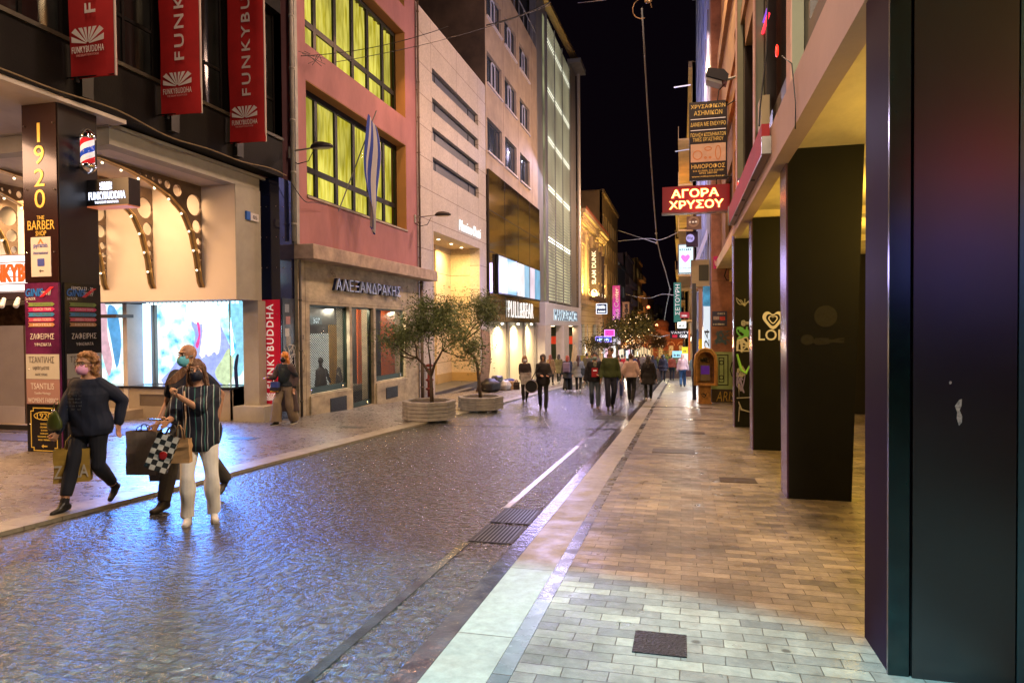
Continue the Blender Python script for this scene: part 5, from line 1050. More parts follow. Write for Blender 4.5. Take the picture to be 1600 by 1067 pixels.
window(B, 'x', 1.42, 15.9, 18.6, 4.3, 6.1, fm=MATS['bronze_frame'], gm=MATS['brown_glass'], inn=1); window(B, 'x', 1.42, 19.4, 22.4, 4.3, 6.1, fm=MATS['bronze_frame'], gm=MATS['brown_glass'], inn=1)
MB().box(1.05, 1.16, 9.9, 10.3, 4.15, 4.75).build('junction_box', M('ivory_box', (.50, .40, .22), .6, var=.1), B)
MB().tube([(1.06, 13.0, 4.2), (.98, 13.0, 4.2)], .09, 12).build('vent_hood', CHROME, B)
MB().tube([(.97, 7.3, 4.3), (.975, 6.7, 4.0), (.985, 6.55, 3.6), (.99, 6.6, 3.38)], .006, 6).build('cable', CABLE, B, smooth=True)
MB().tube([(1.05, 9.0, 6.2), (1.02, 9.0, 5.0), (.9, 8.6, 4.2), (.86, 8.3, 3.9)], .01, 6).build('cable', CABLE, B, smooth=True)
# folded awning
t = thing('folded_awning', (.92, 11.3, 3.6), 'rolled red awning with grey front rail along the right facade', 'awning')
MB().box(.90, .99, 8.45, 14.1, 3.625, 3.96).build('red_cloth', M('red_awning_cloth', (.42, .010, .015), .7, var=.2), t)
MB().box(.90, .99, 8.4, 14.1, 3.595, 3.62).build('front_rail', M('brown_grey_rail', (.25, .18, .16), .4, .4, var=.2), t)
c_ = MB(); c_.box(.895, .999, 8.38, 8.44, 3.60, 3.80); c_.box(.885, .999, 14.1, 14.2, 3.60, 3.97); c_.each('end_cap', M('steel_end_cap', (.18, .17, .15), .35, .7, var=.2), t)
for y in (9.8, 11.3, 12.8): MB().box(.91, .96, y, y+.06, 3.585, 3.594).build('clip', IRON, t)
# gold dealer's signs
t = thing('neon_sign', (.36, 19, 4.6), 'red neon box sign reading \u0391\u0393\u039f\u03a1\u0391 \u03a7\u03a1\u03a5\u03a3\u039f\u03a5 over the pavement', 'neon sign')
MB().box(-.51, 1.23, 19, 19.28, 4.70, 5.38).build('sign_box', M('dark_red_box', (.12, .004, .008), .35, var=.1, emit=(.7, .0, .02), es=.08), t)
rm = MB(); rm.box(-.53, 1.25, 18.98, 19.3, 4.66, 4.70); rm.build('rim', M('sign_rim', (.12, .06, .06), .4, .4, var=0), t); MB().tube([(.9, 19.15, 5.38), (.9, 19.15, 5.6), (1.3, 19.15, 5.6)], .02).build('bracket', IRON, t)
NE = EM('neon_yellow_core', (1, .55, .12), 6.5); NR = EM('neon_red_glow', (1, .02, .02), 3.2)
for s_, x, z, w_ in (('\u0391\u0393\u039f\u03a1\u0391', -.27, 5.07, 1.22), ('\u03a7\u03a1\u03a5\u03a3\u039f\u03a5', -.33, 4.77, 1.40)):
    text(s_, (x-.015, 18.992, z-.015), UX, UZ, w_+.03, .25, NR, t, 'letter_glow', depth=.006, bold=.06); text(s_, (x, 18.98, z), UX, UZ, w_, .22, NE, t, depth=.008, bold=.01)
lamp('neon_glow', 'POINT', (.4, 18.4, 5.0), (.4, 14.0, 2.3), 30, (1, .03, .02), .3)
t = thing('gold_dealer_board', (.7, 19.4, 5.6), 'black board with gold Greek lettering and a picture of rings above the red neon sign', 'sign')
MB().box(.20, 1.20, 19.5, 19.62, 5.62, 7.75).build('board', M('black_brown_board', (.008, .004, .005), .35, var=.1), t)
GT = M('gold_print', (.62, .42, .10), .5, .2, var=0, emit=(1, .65, .15), es=.25); yb = 19.492
for s_, z, h, w_, sh in (('\u03a7\u03a1\u03a5\u03a3\u0391\u03a6\u0399\u039a\u03a9\u039d', 7.56, .11, .90, 0), ('\u0391\u03a3\u0397\u039c\u0399\u039a\u03a9\u039d', 7.38, .12, .74, 0), ('\u0394\u0391\u039d\u0395\u0399\u0391 \u039c\u0395 \u0395\u039d\u0395\u03a7\u03a5\u03a1\u039f', 7.08, .11, .92, 0), ('\u03a0\u03a9\u039b\u0397\u03a3\u0397 \u039a\u039f\u03a3\u039c\u0397\u039c\u0391\u03a4\u03a9\u039d', 6.80, .10, .92, 0), ('\u03a4\u0399\u039c\u0395\u03a3 \u0395\u03a1\u0393\u0391\u03a3\u03a4\u0397\u03a1\u0399\u039f\u03a5', 6.67, .10, .80, 0), ('\u0397\u039c\u0399\u039f\u03a1\u039f\u03a6\u039f\u03a3', 5.93, .12, .88, 0), ('210 3213000, 210 3221000', 5.84, .05, .80, 0), ('6932 280100', 5.78, .05, .46, 0), ('www.millionmarket.gr', 5.68, .06, .86, 0)):
    text(s_, (.70-w_/2, yb, z), UX, UZ, w_, h, GT, t, depth=.006)
ln = MB(); ln.box(.24, 1.16, 19.49, 19.5, 7.27, 7.285); ln.box(.24, 1.16, 19.49, 19.5, 6.97, 6.985); ln.build('white_line', WHT, t)
MB().box(.24, 1.16, 19.488, 19.498, 6.11, 6.60).build('picture', M('sand_picture', (.55, .40, .26), .6, var=.2, vs=4, emit=(.6, .4, .25), es=.1), t)
for cx_, cz_, r_, ry in ((.42, 6.30, .13, .13), (.96, 6.34, .08, .20), (.70, 6.46, .10, .06), (.63, 6.22, .035, .035), (.75, 6.22, .035, .035)): shape([circ(cx_, cz_, r_, 20, ry), circ(cx_, cz_, r_-.025, 20, ry-.025)], Vector((0, 19.486, 0)), UX, UZ, M('ring_orange', (.55, .22, .06), .5, .3, var=0), t, 'ring_picture', .003)
# floodlight on the right facade
t = thing('floodlight', (.9, 15.6, 6.9), 'dark unlit floodlight on a short arm above the gold dealer board', 'floodlight')
MB().prism([(.50, 15.4, 7.02), (.95, 15.4, 6.85), (.98, 15.4, 7.0), (.88, 15.4, 7.12), (.55, 15.4, 7.18)], (0, .4, 0)).build('housing', MATS['dark_lamp_housing'], t); MB().prism([(.50, 15.42, 7.0), (.84, 15.42, 6.87), (.84, 15.42, 6.80), (.52, 15.42, 6.93)], (0, .36, 0)).build('lens', MATS['lamp_lens'], t); MB().tube([(.95, 15.6, 6.95), (1.16, 15.6, 7.0)], .03).build('arm', PIPE, t); MB().tube([(.9, 15.6, 6.85), (.78, 15.5, 6.7), (.75, 15.5, 6.45), (.85, 15.5, 6.3), (1.16, 15.5, 6.5)], .012, 6).build('cable', CABLE, t)
# red stone pier and the rest of the right side
RS = M('stained_red_stone', (.34, .155, .115), .75, var=.5, vs=1.8, bump=.35, bs=12)
B = thing('stone_pier_building', (2.5, 27, -1.1), 'building with reddish stained stone pier, graffiti and posters on the right', 'building')
MB().box(1.0, 8, 24.9, 25.6, .72, 16).build('pier', RS, B); MB().box(.985, 8, 24.87, 25.62, -.58, .715).build('painted_base', M('mint_graffiti_base', (.32, .46, .24), .8, var=.2, vs=4), B); MB().box(.985, 8, 24.86, 25.62, -1.3, -.585).build('dark_base', M('dark_stone_base', (.05, .035, .03), .7, var=.3), B)
sm = MB(); [sm.box(1.0, 1.76, 24.893, 24.899, z, z+.012) for z in (3.2, 5.5, 7.8, 10.1)]; sm.build('stone_joint', MATS['joint_dark'], B)
bk = M('black_spray', (.01, .012, .01), .7, var=0)
cs_ = [[(0, 0), (.50, 0), (.50, 1.08), (0, 1.08)], [(.035, .035), (.465, .035), (.465, 1.045), (.035, 1.045)]]
shape(cs_, Vector((1.06, 24.868, -.45)), UX, UZ, bk, B, 'cassette_drawing', .004)
shape([[(.17, .10), (.36, .10), (.36, .98), (.17, .98)], [(.20, .13), (.33, .13), (.33, .95), (.20, .95)]], Vector((1.06, 24.868, -.45)), UX, UZ, bk, B, 'cassette_drawing', .004)
for z in (.28, .80): shape([circ(.265, z, .085), circ(.265, z, .055)], Vector((1.06, 24.866, -.45)), UX, UZ, bk, B, 'reel_drawing', .004)
shape([circ(.07, .10, .05), circ(.07, .10, .03)], Vector((1.06, 24.866, -.45)), UX, UZ, bk, B, 'reel_drawing', .004)
MB().tube([(1.9, 24.86, .5), (1.68, 24.86, .35), (1.62, 24.86, .1), (1.68, 24.86, -.1), (1.9, 24.86, -.35)], .022, 6).build('spray_line', bk, B)
text('ARIS', (1.15, 24.856, -1.0), UX, UZ, .62, .34, M('gold_spray', (.50, .34, .06), .7, var=.2), B, 'graffiti_lettering', depth=.004, bold=-.01, shear=.2)
scribble((1.07, 24.895, .92), UX, UZ, .58, .55, M('blue_spray', (.05, .10, .16), .7, var=0), B, 'graffiti', 4, 31, .014); scribble((1.30, 24.894, 1.15), UX, UZ, .4, .4, M('brown_spray', (.22, .08, .03), .7, var=0), B, 'graffiti', 2, 35, .010)
po_ = MB().box(1.02, 1.52, 24.88, 24.895, 1.62, 2.14).build('poster', M('navy_poster', (.04, .045, .13), .6, var=.3, vs=10), B); text('0403', (1.2, 24.878, 2.02), UX, UZ, .24, .07, wb, po_, depth=.003); MB().box(1.06, 1.25, 24.875, 24.879, 1.84, 1.96).build('pale_strip', M('poster_pale', (.5, .4, .45), .6, var=.6, vs=30), po_); MB().box(1.27, 1.45, 24.875, 24.879, 1.82, 1.95).build('red_strip', M('poster_red', (.6, .05, .08), .6, var=.5, vs=30), po_); barslot(po_, 1.05, 1.45, 1.66, 1.72, 24.876, wb, 7, 4)
po_ = MB().box(1.06, 1.46, 24.88, 24.895, 3.62, 4.05).build('poster', M('magenta_poster', (.55, .02, .20), .6, var=.3, vs=6), B); scribble((1.10, 24.877, 3.66), UX, UZ, .18, .3, M('pale_pink', (.8, .5, .5), .7, var=0), po_, 'mark', 1, 3, .015)
eb = thing('fuse_box', (1.55, 24.7, 3.1), 'beige electrical boxes with conduit on the red stone pier', 'electrical box'); MB().box(1.46, 1.60, 24.62, 24.89, 3.62, 4.30).build('upper_box', M('beige_enamel', (.45, .30, .22), .5, var=.2), eb); MB().box(1.58, 1.72, 24.6, 24.89, 3.15, 3.55).build('lower_box', M('yellow_beige_enamel', (.50, .36, .14), .5, var=.1), eb); MB().tube([(1.5, 24.7, 3.62), (1.42, 24.7, 3.35), (1.5, 24.7, 3.2), (1.6, 24.7, 3.2)], .02, 6).build('conduit', IRON, eb, smooth=True); MB().tube([(1.72, 24.8, 2.9), (1.72, 24.8, 9)], .04, 8).build('riser', RS, eb)
# blue-lit flats and yellow-lit flats above the signs
BLW = M('blue_grey_shutters', (.24, .26, .38), .5, var=.3, vs=1)
far_block(26.0, 50.5, 25, 'tall grey flats with bluish light right behind the red stone pier', BLW, .12, X=1.0, sgn=1, seed=11, sh=[(.5, .75, 1), (1, .9, .8)], h=3.0, bal=False)
far_block(51, 74, 20.5, 'yellow-lit flats beyond the bluish ones on the right', M('yellow_lit_render', (.55, .36, .14), .85, var=.3, vs=.5), .15, X=.75, sgn=1, seed=12, bal=True)
lamp('unseen_facade_flood', 'AREA', (-6.0, 86, 5), (.3, 88, 10), 650, (1, .62, .2), 1)  # unseen lamp added to gild the building mirrored in the dark glass
far_block(74.5, 100, 17, 'golden-lit building on the right beyond the yellow-lit flats', W5, .3, X=.3, sgn=1, seed=13, bal=True)
far_block(101, 135, 7.5, 'dim far building at the right above the crowd', W3, .25, X=.2, sgn=1, seed=14)
lamp('upper_blue_floodlight', 'AREA', (-3.5, 30, 9), (1.0, 38, 13), 900, (.35, .40, 1), 1.0)
for y, c, p in ((30, (.7, .85, 1), 130), (36, (1, .85, .6), 110), (44, (.8, .9, 1), 130), (54, (1, .8, .5), 160)): lamp('shop_front_lamp', 'AREA', (.7, y, gz(y)+2.9), (-1.2, y-1.5, gz(y)), p, c, .6)
lamp('shop_front_lamp', 'AREA', (-9.0, 70, .2), (-5, 68, -3), 800, (.9, .85, 1), 1.0); lamp('shop_front_lamp', 'AREA', (-7.2, 92, 0), (-4, 88, -4), 800, (1, .8, .6), 1.0)
lamp('orange_shop_lamp', 'AREA', (.55, 27.3, .9), (-.5, 15, -.7), 50, (1, .28, .03), .35)
# things hung on the right side
t = thing('air_conditioner', (.8, 27, 3.0), 'boxy air conditioner on a bracket beside the red stone pier', 'air conditioner'); MB().box(.34, 1.0, 27, 27.5, 3.12, 4.15).build('casing', M('ac_beige', (.42, .35, .22), .5, var=.15), t); MB().box(.62, .98, 26.985, 27, 3.35, 3.95).build('grille', M('ac_dark_grille', (.05, .05, .03), .5, var=.1), t); MB().prism([(.30, 26.9, 2.95), (1.05, 26.9, 2.95), (.85, 26.9, 3.1), (.6, 26.9, 3.1)], (0, .6, 0)).build('canopy', M('rusty_canopy', (.30, .18, .08), .7, var=.4), t); MB().box(.33, .345, 26.98, 27.5, 3.12, 4.15).build('side_plate', M('ac_brown_side', (.28, .20, .22), .5, var=.1), t)
t = board('round_logo_sign', 26.4, .15, .58, 4.58, 5.15, M('indigo_board', (.05, .035, .12), .5, var=0), 'small indigo square sign with a pale disc under the beige one'); shape([circ(.30, 4.9, .15, 24)], Vector((0, 26.39, 0)), UX, UZ, EM('lilac_disc', (.55, .45, .95), .9), t, 'disc', .01); text('Big', (.20, 26.38, 4.84), UX, UZ, .2, .12, INK, t, depth=.01)
t = board('beige_round_sign', 26.2, .17, .70, 5.2, 5.68, M('taupe_board', (.22, .14, .13), .5, var=0), 'brown square sign with part of a beige ring under the red neon'); shape([circ(.42, 5.48, .20, 24), circ(.42, 5.48, .12, 24)], Vector((0, 26.19, 0)), UX, UZ, M('beige_ring', (.42, .30, .25), .5, var=0), t, 'ring', .01); barslot(t, .26, .58, 5.44, 5.52, 26.185, WHT, 3, 7)
t = board('lit_sign', 30, -.17, .50, 3.85, 5.12, EM('pale_cyan_panel', (.62, .93, 1), 1.5), 'tall pale cyan lit sign with a pink heart on the right side', frame=M('grey_sign_edge', (.2, .2, .25), .5, var=0)); barslot(t, -.1, .42, 4.84, 4.93, 29.98, M('grey_blue_letters', (.2, .25, .4), .5, var=0), 6, 9); shape([[(a*1.5, b*1.5) for a, b in hb]], Vector((.14, 29.985, 4.52)), UX, UZ, EM('pink_heart', (1, .20, .70), 1.3), t, 'heart', .01); barslot(t, -.08, .4, 4.08, 4.12, 29.98, M('red_small', (.8, .3, .4), .5, var=0), 9, 10)
MB_ = MB(); MB_.prism([(.40, 29, 4.0), (1.0, 29, 5.6), (1.0, 29, 5.2), (.55, 29, 4.0)], (0, .6, 0)); tag(MB_.build('shop_awning', M('lilac_awning', (.50, .50, .80), .6, var=.1, emit=(.5, .55, 1), es=.25)), 'pale lilac awning sloping down behind the small indigo sign', 'awning')
t = board('vertical_sign', 45, -.52, -.06, 1.9, 4.42, M('green_board', (.02, .14, .11), .6, var=.1, emit=(.02, .2, .15), es=.35), 'dark green vertical sign with white Greek letters on the right side'); text('\u03a3\u0395\u03a4\u039f\u03a5\u03a1\u0397', (-.15, 44.98, 2.35), UZ, -UX, 1.95, .28, WHT, t, depth=.01)
t = board('black_sign', 44, -.75, .46, .88, 1.36, BLKG, 'black sign reading VANITY hung over the right pavement'); text('VANITY', (-.68, 43.98, 1.16), UX, UZ, 1.08, .15, WHT, t, depth=.01, sp=1.2); text('OXI', (-.15, 43.98, .92), UX, UZ, .42, .18, WHT, t, depth=.01, bold=.03); MB().box(-.60, -.30, 43.97, 43.99, .92, 1.1).build('red_square', REDP, t)
for x0, x1, z0, z1, y, c, lb, e_ in ((-.55, -.02, -.15, .22, 40, (.4, .8, 1), 'pale blue lit panel below the black sign', 1.2), (-.02, .32, .05, .42, 41, (1, .8, .02), 'yellow upper panel of a small right-hand sign', 1.2), (-.02, .32, -.55, .05, 41.1, (1, .95, .8), 'white lit panel hanging under the yellow one', 1.2), (-.05, .38, -.95, -.6, 40.5, (.35, .10, .12), 'dull red square sign lowest of the right-hand signs', .25), (-.1, .36, 2.05, 2.35, 36, (.75, .03, .05), 'small red sign on the right above the black one', .5), (-.3, .25, 1.5, 1.95, 46, (1, 1, .9), 'white lit box sign right above the black sign', 1.8)):
    t = board('small_sign', y, x0, x1, z0, z1, EM('small_sign_%d' % int(x0*100+z0*1000+999), c, e_), lb); barslot(t, x0+.08, x1-.08, z0+.12*(z1-z0)+.03, z0+.55*(z1-z0), y-.01, WHT if sum(c) < 1.8 else INK, 4, int(y))
t = thing('corner_post', (.8, 26.4, -1.1), 'shop pilasters with pink, yellow and white lettered panels by the booth', 'shopfront panel')
MB().box(.60, .72, 26.2, 26.5, 1.15, 3.0).build('pink_post', M('pink_post', (.55, .36, .33), .6, var=.1), t); MB().box(.60, .72, 26.19, 26.5, -1.3, 1.15).build('yellow_post', M('yellow_post', (.75, .52, .01), .5, var=.1, emit=(1, .7, 0), es=.25), t); MB().box(.36, .50, 26.1, 26.5, -1.3, 3.2).build('navy_post', M('navy_post', (.02, .02, .05), .3, var=.1), t); MB().box(.24, .30, 27.5, 27.8, .3, 1.5).build('orange_post', EM('orange_post', (1, .16, .02), .7), t); MB().box(.77, 1.0, 26.2, 26.4, -1.3, 2.35).build('white_panel', EM('white_lit_strip', (.85, .93, 1), .9), t); text('OF24', (.97, 26.19, -.1), UZ, -UX, 1.6, .18, INK, t, depth=.01); MB().box(.75, 1.0, 26.25, 26.4, 2.36, 3.1).build('cyan_panel', EM('cyan_glow', (.10, .55, .9), .7, .8), t)
# ground reflections need real light: hanging white clothes shop lamp
# phone booth
t = thing('phone_booth', (.74, 24.2, gz(24.2)), 'weathered orange-brown arched pay phone hood on a pedestal, scribbled over', 'phone booth')
OB = M('rusty_orange_booth', (.42, .20, .05), .5, .2, var=.55, vs=7, bump=.2, bs=30)
def archp(r, zc, zb, x=.76): return [(x-r, zb), (x+r, zb)]+[(x+r*math.cos(rad(a)), zc+r*math.sin(rad(a))) for a in range(0, 181, 15)]
shape([archp(.34, .52, -.36), archp(.27, .50, -.29)], Vector((0, 24.0, 0)), UX, UZ, OB, t, 'hood_rim', .7).location.y += .35
shape([archp(.33, .52, -.35)], Vector((0, 24.42, 0)), UX, UZ, OB, t, 'back_plate', .04)
MB().tube([(.40, 23.66, -.36), (.40, 23.64, .4), (.44, 23.64, .66), (.58, 23.64, .83), (.76, 23.64, .88), (.95, 23.64, .83), (1.08, 23.64, .66), (1.12, 23.64, .4), (1.12, 23.66, -.36)], .035, 8).build('rim_tube', M('amber_rim', (.60, .36, .12), .4, .3, var=.3), t, smooth=True)
MB().box(.60, .92, 24.25, 24.40, -.25, .30).build('phone', M('phone_grey', (.28, .22, .17), .5, .3, var=.3), t); MB().box(.62, .90, 24.235, 24.25, -.02, .27).build('screen_plate', M('purple_plate', (.06, .01, .14), .3, var=.3, emit=(.2, .02, .5), es=.2), t); scribble((.60, 24.36, .36), UX, UZ, .32, .18, bk, t, 'graffiti', 2, 5, .012)
MB().box(.53, .94, 24.0, 24.4, gz(24.2)-.02, -.36).build('pedestal', OB, t); MB().box(.50, .97, 23.98, 24.42, gz(24.2)-.03, gz(24.2)+.06).build('foot', OB, t); scribble((.62, 23.995, -.85), UX, UZ, .22, .25, bk, t, 'graffiti', 1, 6, .010)
# unseen glowing panels behind the viewer, added to tint the near pillars
t = thing('shop_screen', (2.8, -.2, 2), 'unseen blue glowing panel in the near arcade bay, added for the pillar reflection', 'video screen')
MB().box(2.1, 3.5, -.30, -.22, 1.95, 2.75).build('display', EM('near_blue_glow', (.20, .22, 1), 3, .4, 1.5), t)
t = thing('neon_sign', (2.9, -.25, 2.9), 'unseen red glowing box in the near arcade bay, added for the pillar reflection', 'neon sign')
MB().box(2.45, 3.4, -.30, -.20, 2.95, 3.4).build('sign_box', EM('near_red_glow', (1, .02, .04), 5, .4, 1.5), t)
# ------------------------------------------------------------ planters and trees
PLW = M('ribbed_concrete_planter', (.33, .32, .31), .75, var=.3, vs=5, bump=.2)
SOIL = M('soil', (.05, .035, .02), .95, var=.4, vs=10, bump=.5)
BARK = M('olive_bark', (.085, .06, .04), .9, var=.5, vs=14, bump=.6)
def leafm(name, c, ca): 
    m = M(name, c, .55, var=.5, vs=2.2); return m
OLV = leafm('olive_leaves', (.13, .18, .065), 0)
def planter(x, y, r, h, label, rot=0.3):
    z = gz(y)+.02; t = thing('planter', (x, y, z), label, 'planter', 'ribbed planters along the street')
    b = MB(); n = 8
    rings = []; k = 5; zz = z+.05
    V = []; F = []
    prof = []
    for i in range(k):
        a = zz+(h-.05)*i/k; c = zz+(h-.05)*(i+1)/k; prof += [(a, r*.965), (a+(c-a)*.12, r), (a+(c-a)*.88, r), (c-.001, r*.965)]
    prof += [(z+h, r*.96), (z+h, r*.82), (z+h-.08, r*.82)]
    for (pz, pr) in prof:
        for j in range(n): an = rot+2*math.pi*j/n; V.append((x+pr*math.cos(an), y+pr*math.sin(an), pz))
    for i in range(len(prof)-1):
        for j in range(n): F.append((i*n+j, i*n+(j+1) % n, (i+1)*n+(j+1) % n, (i+1)*n+j))
    b.add(V, F); b.build('tub', PLW, t)
    MB().tube([(x, y, z+h-.14), (x, y, z+h-.05)], r*.84, 8).build('soil', SOIL, t)
    f = MB()
    for j in range(4): an = rot+.4+math.pi/2*j; f.box(x+r*.6*math.cos(an)-.07, x+r*.6*math.cos(an)+.07, y+r*.6*math.sin(an)-.07, y+r*.6*math.sin(an)+.07, z-.03, z+.055)
    f.build('foot', PLW, t); return z+h-.06
def leafcloud(tips, n, spread, lsize, R, asp=3.2, droop=.0):
    V = []; F = []
    for _ in range(n):
        p = R.choice(tips); q = p+Vector((R.gauss(0, 1), R.gauss(0, 1), R.gauss(0, .8)))*spread*R.random()
        d = Vector((R.gauss(0, 1), R.gauss(0, 1), R.gauss(.15-droop, .8))).normalized(); s = d.cross(Vector((R.gauss(0, 1), R.gauss(0, 1), R.gauss(0, 1)))).normalized()
        L_ = lsize*R.uniform(.6, 1.3); w_ = L_/asp; k = len(V); V += [q, q+d*L_*.5+s*w_*.5, q+d*L_, q+d*L_*.5-s*w_*.5]; F.append((k, k+1, k+2, k+3))
    return V, F
def grow(p, d, L, r, depth, R, mb, tips, up=.15, fork=3, wob=.25):
    pts = [p]; rs = [r]; q = p; dd = d.normalized()
    n = 4
    for i in range(n):
        dd = (dd+Vector((R.gauss(0, wob), R.gauss(0, wob), R.gauss(up*.3, wob*.6)))).normalized(); q = q+dd*L/n; pts.append(q); rs.append(r*(1-.45*(i+1)/n))
        if depth <= 2: tips.append(q)
    mb.tube(pts, rs, 6 if r > .012 else 4)
    if depth <= 0: return
    for k in range(fork):
        a = R.uniform(.35, .95); ax = Vector((R.gauss(0, 1), R.gauss(0, 1), R.gauss(0, .6))).normalized(); nd = (dd*math.cos(a)+dd.cross(ax).normalized()*math.sin(a)+Vector((0, 0, up))).normalized()
        st = pts[-1] if k < 2 else pts[-2]
        grow(st, nd, L*R.uniform(.6, .85), rs[-1]*.75, depth-1, R, mb, tips, up, fork, wob)
def tree(base, trunks, label, seed, L=.55, depth=3, leaves=5000, spread=.16, ls=.075, mat=OLV, cat='tree', name='olive_tree', group=None, asp=3.4, lights=0, lr=.03, lc=(1, .6, .25), fork=3, r0=.05, le=8):
    t = thing(name, base, label, cat, group); R = random.Random(seed); mb = MB(); tips = []
    for tr, r, starts in trunks:
        pts = [Vector(base)+Vector(q) for q in tr]; mb.tube(pts, [r*(1-.5*i/(len(pts)-1)) for i in range(len(pts))], 8)
        for d in starts: grow(pts[-1], Vector(d), L, r*.45, depth, R, mb, tips, fork=fork)
    mb.build('trunk', BARK, t, smooth=True)
    V, F = leafcloud(tips, leaves, spread, ls, R, asp); c = MB(); c.add(V, F); c.build('crown', mat, t)
    if lights:
        b = MB()
        for _ in range(lights): p = R.choice(tips); b.ell(p+Vector((R.gauss(0, 1), R.gauss(0, 1), R.gauss(0, 1)))*spread*.8, lr, nu=6, nv=4)
        b.each('fairy_light', EM('fairy_%d' % int(le*10+lc[1]*100), lc, le), t)
    return t
z = planter(-6.08, 15.85, .66, .50, 'larger ribbed eight-sided planter holding the fuller olive tree')
tree((-6.0, 15.85, z-.05), [([(0, 0, 0), (-.01, 0, .35), (-.03, .02, .72), (-.20, 0, .98), (-.38, .0, 1.15)], .055, [(-.9, .1, -.05), (-.6, -.4, .25), (-.3, .4, .6), (-.5, .2, .8)]),
    ([(-.03, .02, .70), (.08, 0, 1.0), (.20, .02, 1.2), (.28, 0, 1.34)], .04, [(.9, .1, -.1), (.6, -.3, .3), (.1, .5, .6), (.3, -.1, .9)]), ([(-.03, .02, .72), (-.06, .06, 1.1), (-.10, .02, 1.5)], .03, [(-.2, 0, .8), (.3, .3, .6)])],
    'bushy olive tree with wide crown in the larger planter before the stone shop', 7, L=.44, depth=3, leaves=11500, spread=.31, ls=.085)
z = planter(-5.75, 19.2, .68, .42, 'smaller looking ribbed planter farther on, holding the crooked olive tree', .1)
tree((-5.75, 19.2, z-.05), [([(0, 0, 0), (-.03, 0, .35), (-.08, .02, .8), (-.10, 0, 1.05), (-.22, 0, 1.3), (-.48, .0, 1.45), (-.55, 0, 1.62), (-.48, 0, 1.75)], .055, [(-.5, .1, .7), (.4, -.2, .9), (.8, .2, .7), (0, .3, 1)]), ([(-.3, 0, 1.38), (-.15, 0, 1.55), (.05, 0, 1.48), (.15, 0, 1.5)], .025, [])],
    'crooked thin-trunked olive tree with sparse crown before the deep lit entrance', 12, L=.60, depth=3, leaves=6500, spread=.27, ls=.085)
# far trees with fairy lights
FAR = leafm('far_leaves', (.10, .09, .02), 0); AMB = leafm('amber_leaves', (.20, .10, .02), 0); GRN = leafm('palm_green', (.16, .20, .04), 0)
for i, (px, py, Y, hgt, lb, mt, lt) in enumerate(((985, 560, 78, 6.5, 'tall street tree full of fairy lights, left of the far middle', FAR, 55), (998, 560, 92, 5.5, 'smaller amber-lit tree right behind the tall fairy-lit one', AMB, 45), (1012, 565, 108, 5.0, 'farthest round tree with few lights before the church', AMB, 40))):
    x = PY(px, 540, Y).x; tree((x, Y, gz(Y)), [([(0, 0, 0), (.1, 0, 1.3), (0, 0, 2.4)], .14, [(-.6, 0, .6), (.6, .1, .6), (0, .3, 1), (.1, -.5, .8)])], lb, 20+i, L=hgt*.27, depth=3, leaves=5200, spread=.6, ls=.28, mat=mt, name='street_tree', group='trees far down the street', asp=2, lights=lt, lr=.036, lc=((1, .62, .28), (1, .5, .15), (1, .6, .3))[i], le=5)
for y, p, c in ((76, 420, (1, .65, .25)), (88, 420, (1, .5, .12))): lamp('tree_uplight', 'AREA', (-4.6, y-6, gz(y)+.6), (-5.6, y+2, 2), p, c, .8)
for i, (px, Y, lb) in enumerate(((926, 62, 'thin small tree in front of the lit shop windows on the left'), (943, 66, 'second thin small tree before the blue neon board'))):
    x = PX(px, 580, 1).x; x = PY(px, 590, Y).x; tree((x, Y, gz(Y)), [([(0, 0, 0), (.05, 0, 1.0), (0, 0, 1.8)], .07, [(-.5, 0, .8), (.5, .1, .7), (0, .3, 1)])], lb, 40+i, L=.8, depth=2, leaves=700, spread=.35, ls=.28, mat=FAR, name='street_tree', group='thin trees on the left pavement', asp=4)
# palm-like bush in a long planter
x = -1.3; Y = 52; t = thing('planter_bush', (x, Y, gz(Y)), 'bushy yellow-green arching plant in a low box in the middle distance', 'plant')
MB().box(-2.0, .15, 51.2, 52.6, gz(Y)-.1, gz(Y)+.55).build('box', M('dark_planter_box', (.10, .07, .06), .6, var=.2), t)
R = random.Random(3); V = []; F = []
for i in range(75):
    a = R.uniform(0, 6.28); el = R.uniform(.35, 1.4); L_ = R.uniform(1.2, 2.1); p = Vector((-1.0+R.uniform(-.5, .5), Y, gz(Y)+.55)); d = Vector((math.cos(a)*math.cos(el), math.sin(a)*math.cos(el), math.sin(el)))
    for s_ in range(9):
        q = p+d*(L_/9)
        for sd in (-1, 1):
            for _ in range(2):
                sv = d.cross(UZ).normalized()*sd*R.uniform(.12, .30)+Vector((0, 0, -.06)); k = len(V); V += [p, p+sv*.5+d*.05, p+sv+d*.14, p+sv*.5-d*.02]; F.append((k, k+1, k+2, k+3))
        p = q; d = (d+Vector((0, 0, -.13))).normalized()
c = MB(); c.add(V, F); c.build('fronds', GRN, t); lamp('plant_lamp', 'POINT', (-1.0, 50.3, gz(50)+2.3), (0, 0, 0), 120, (1, .85, .4), .1)
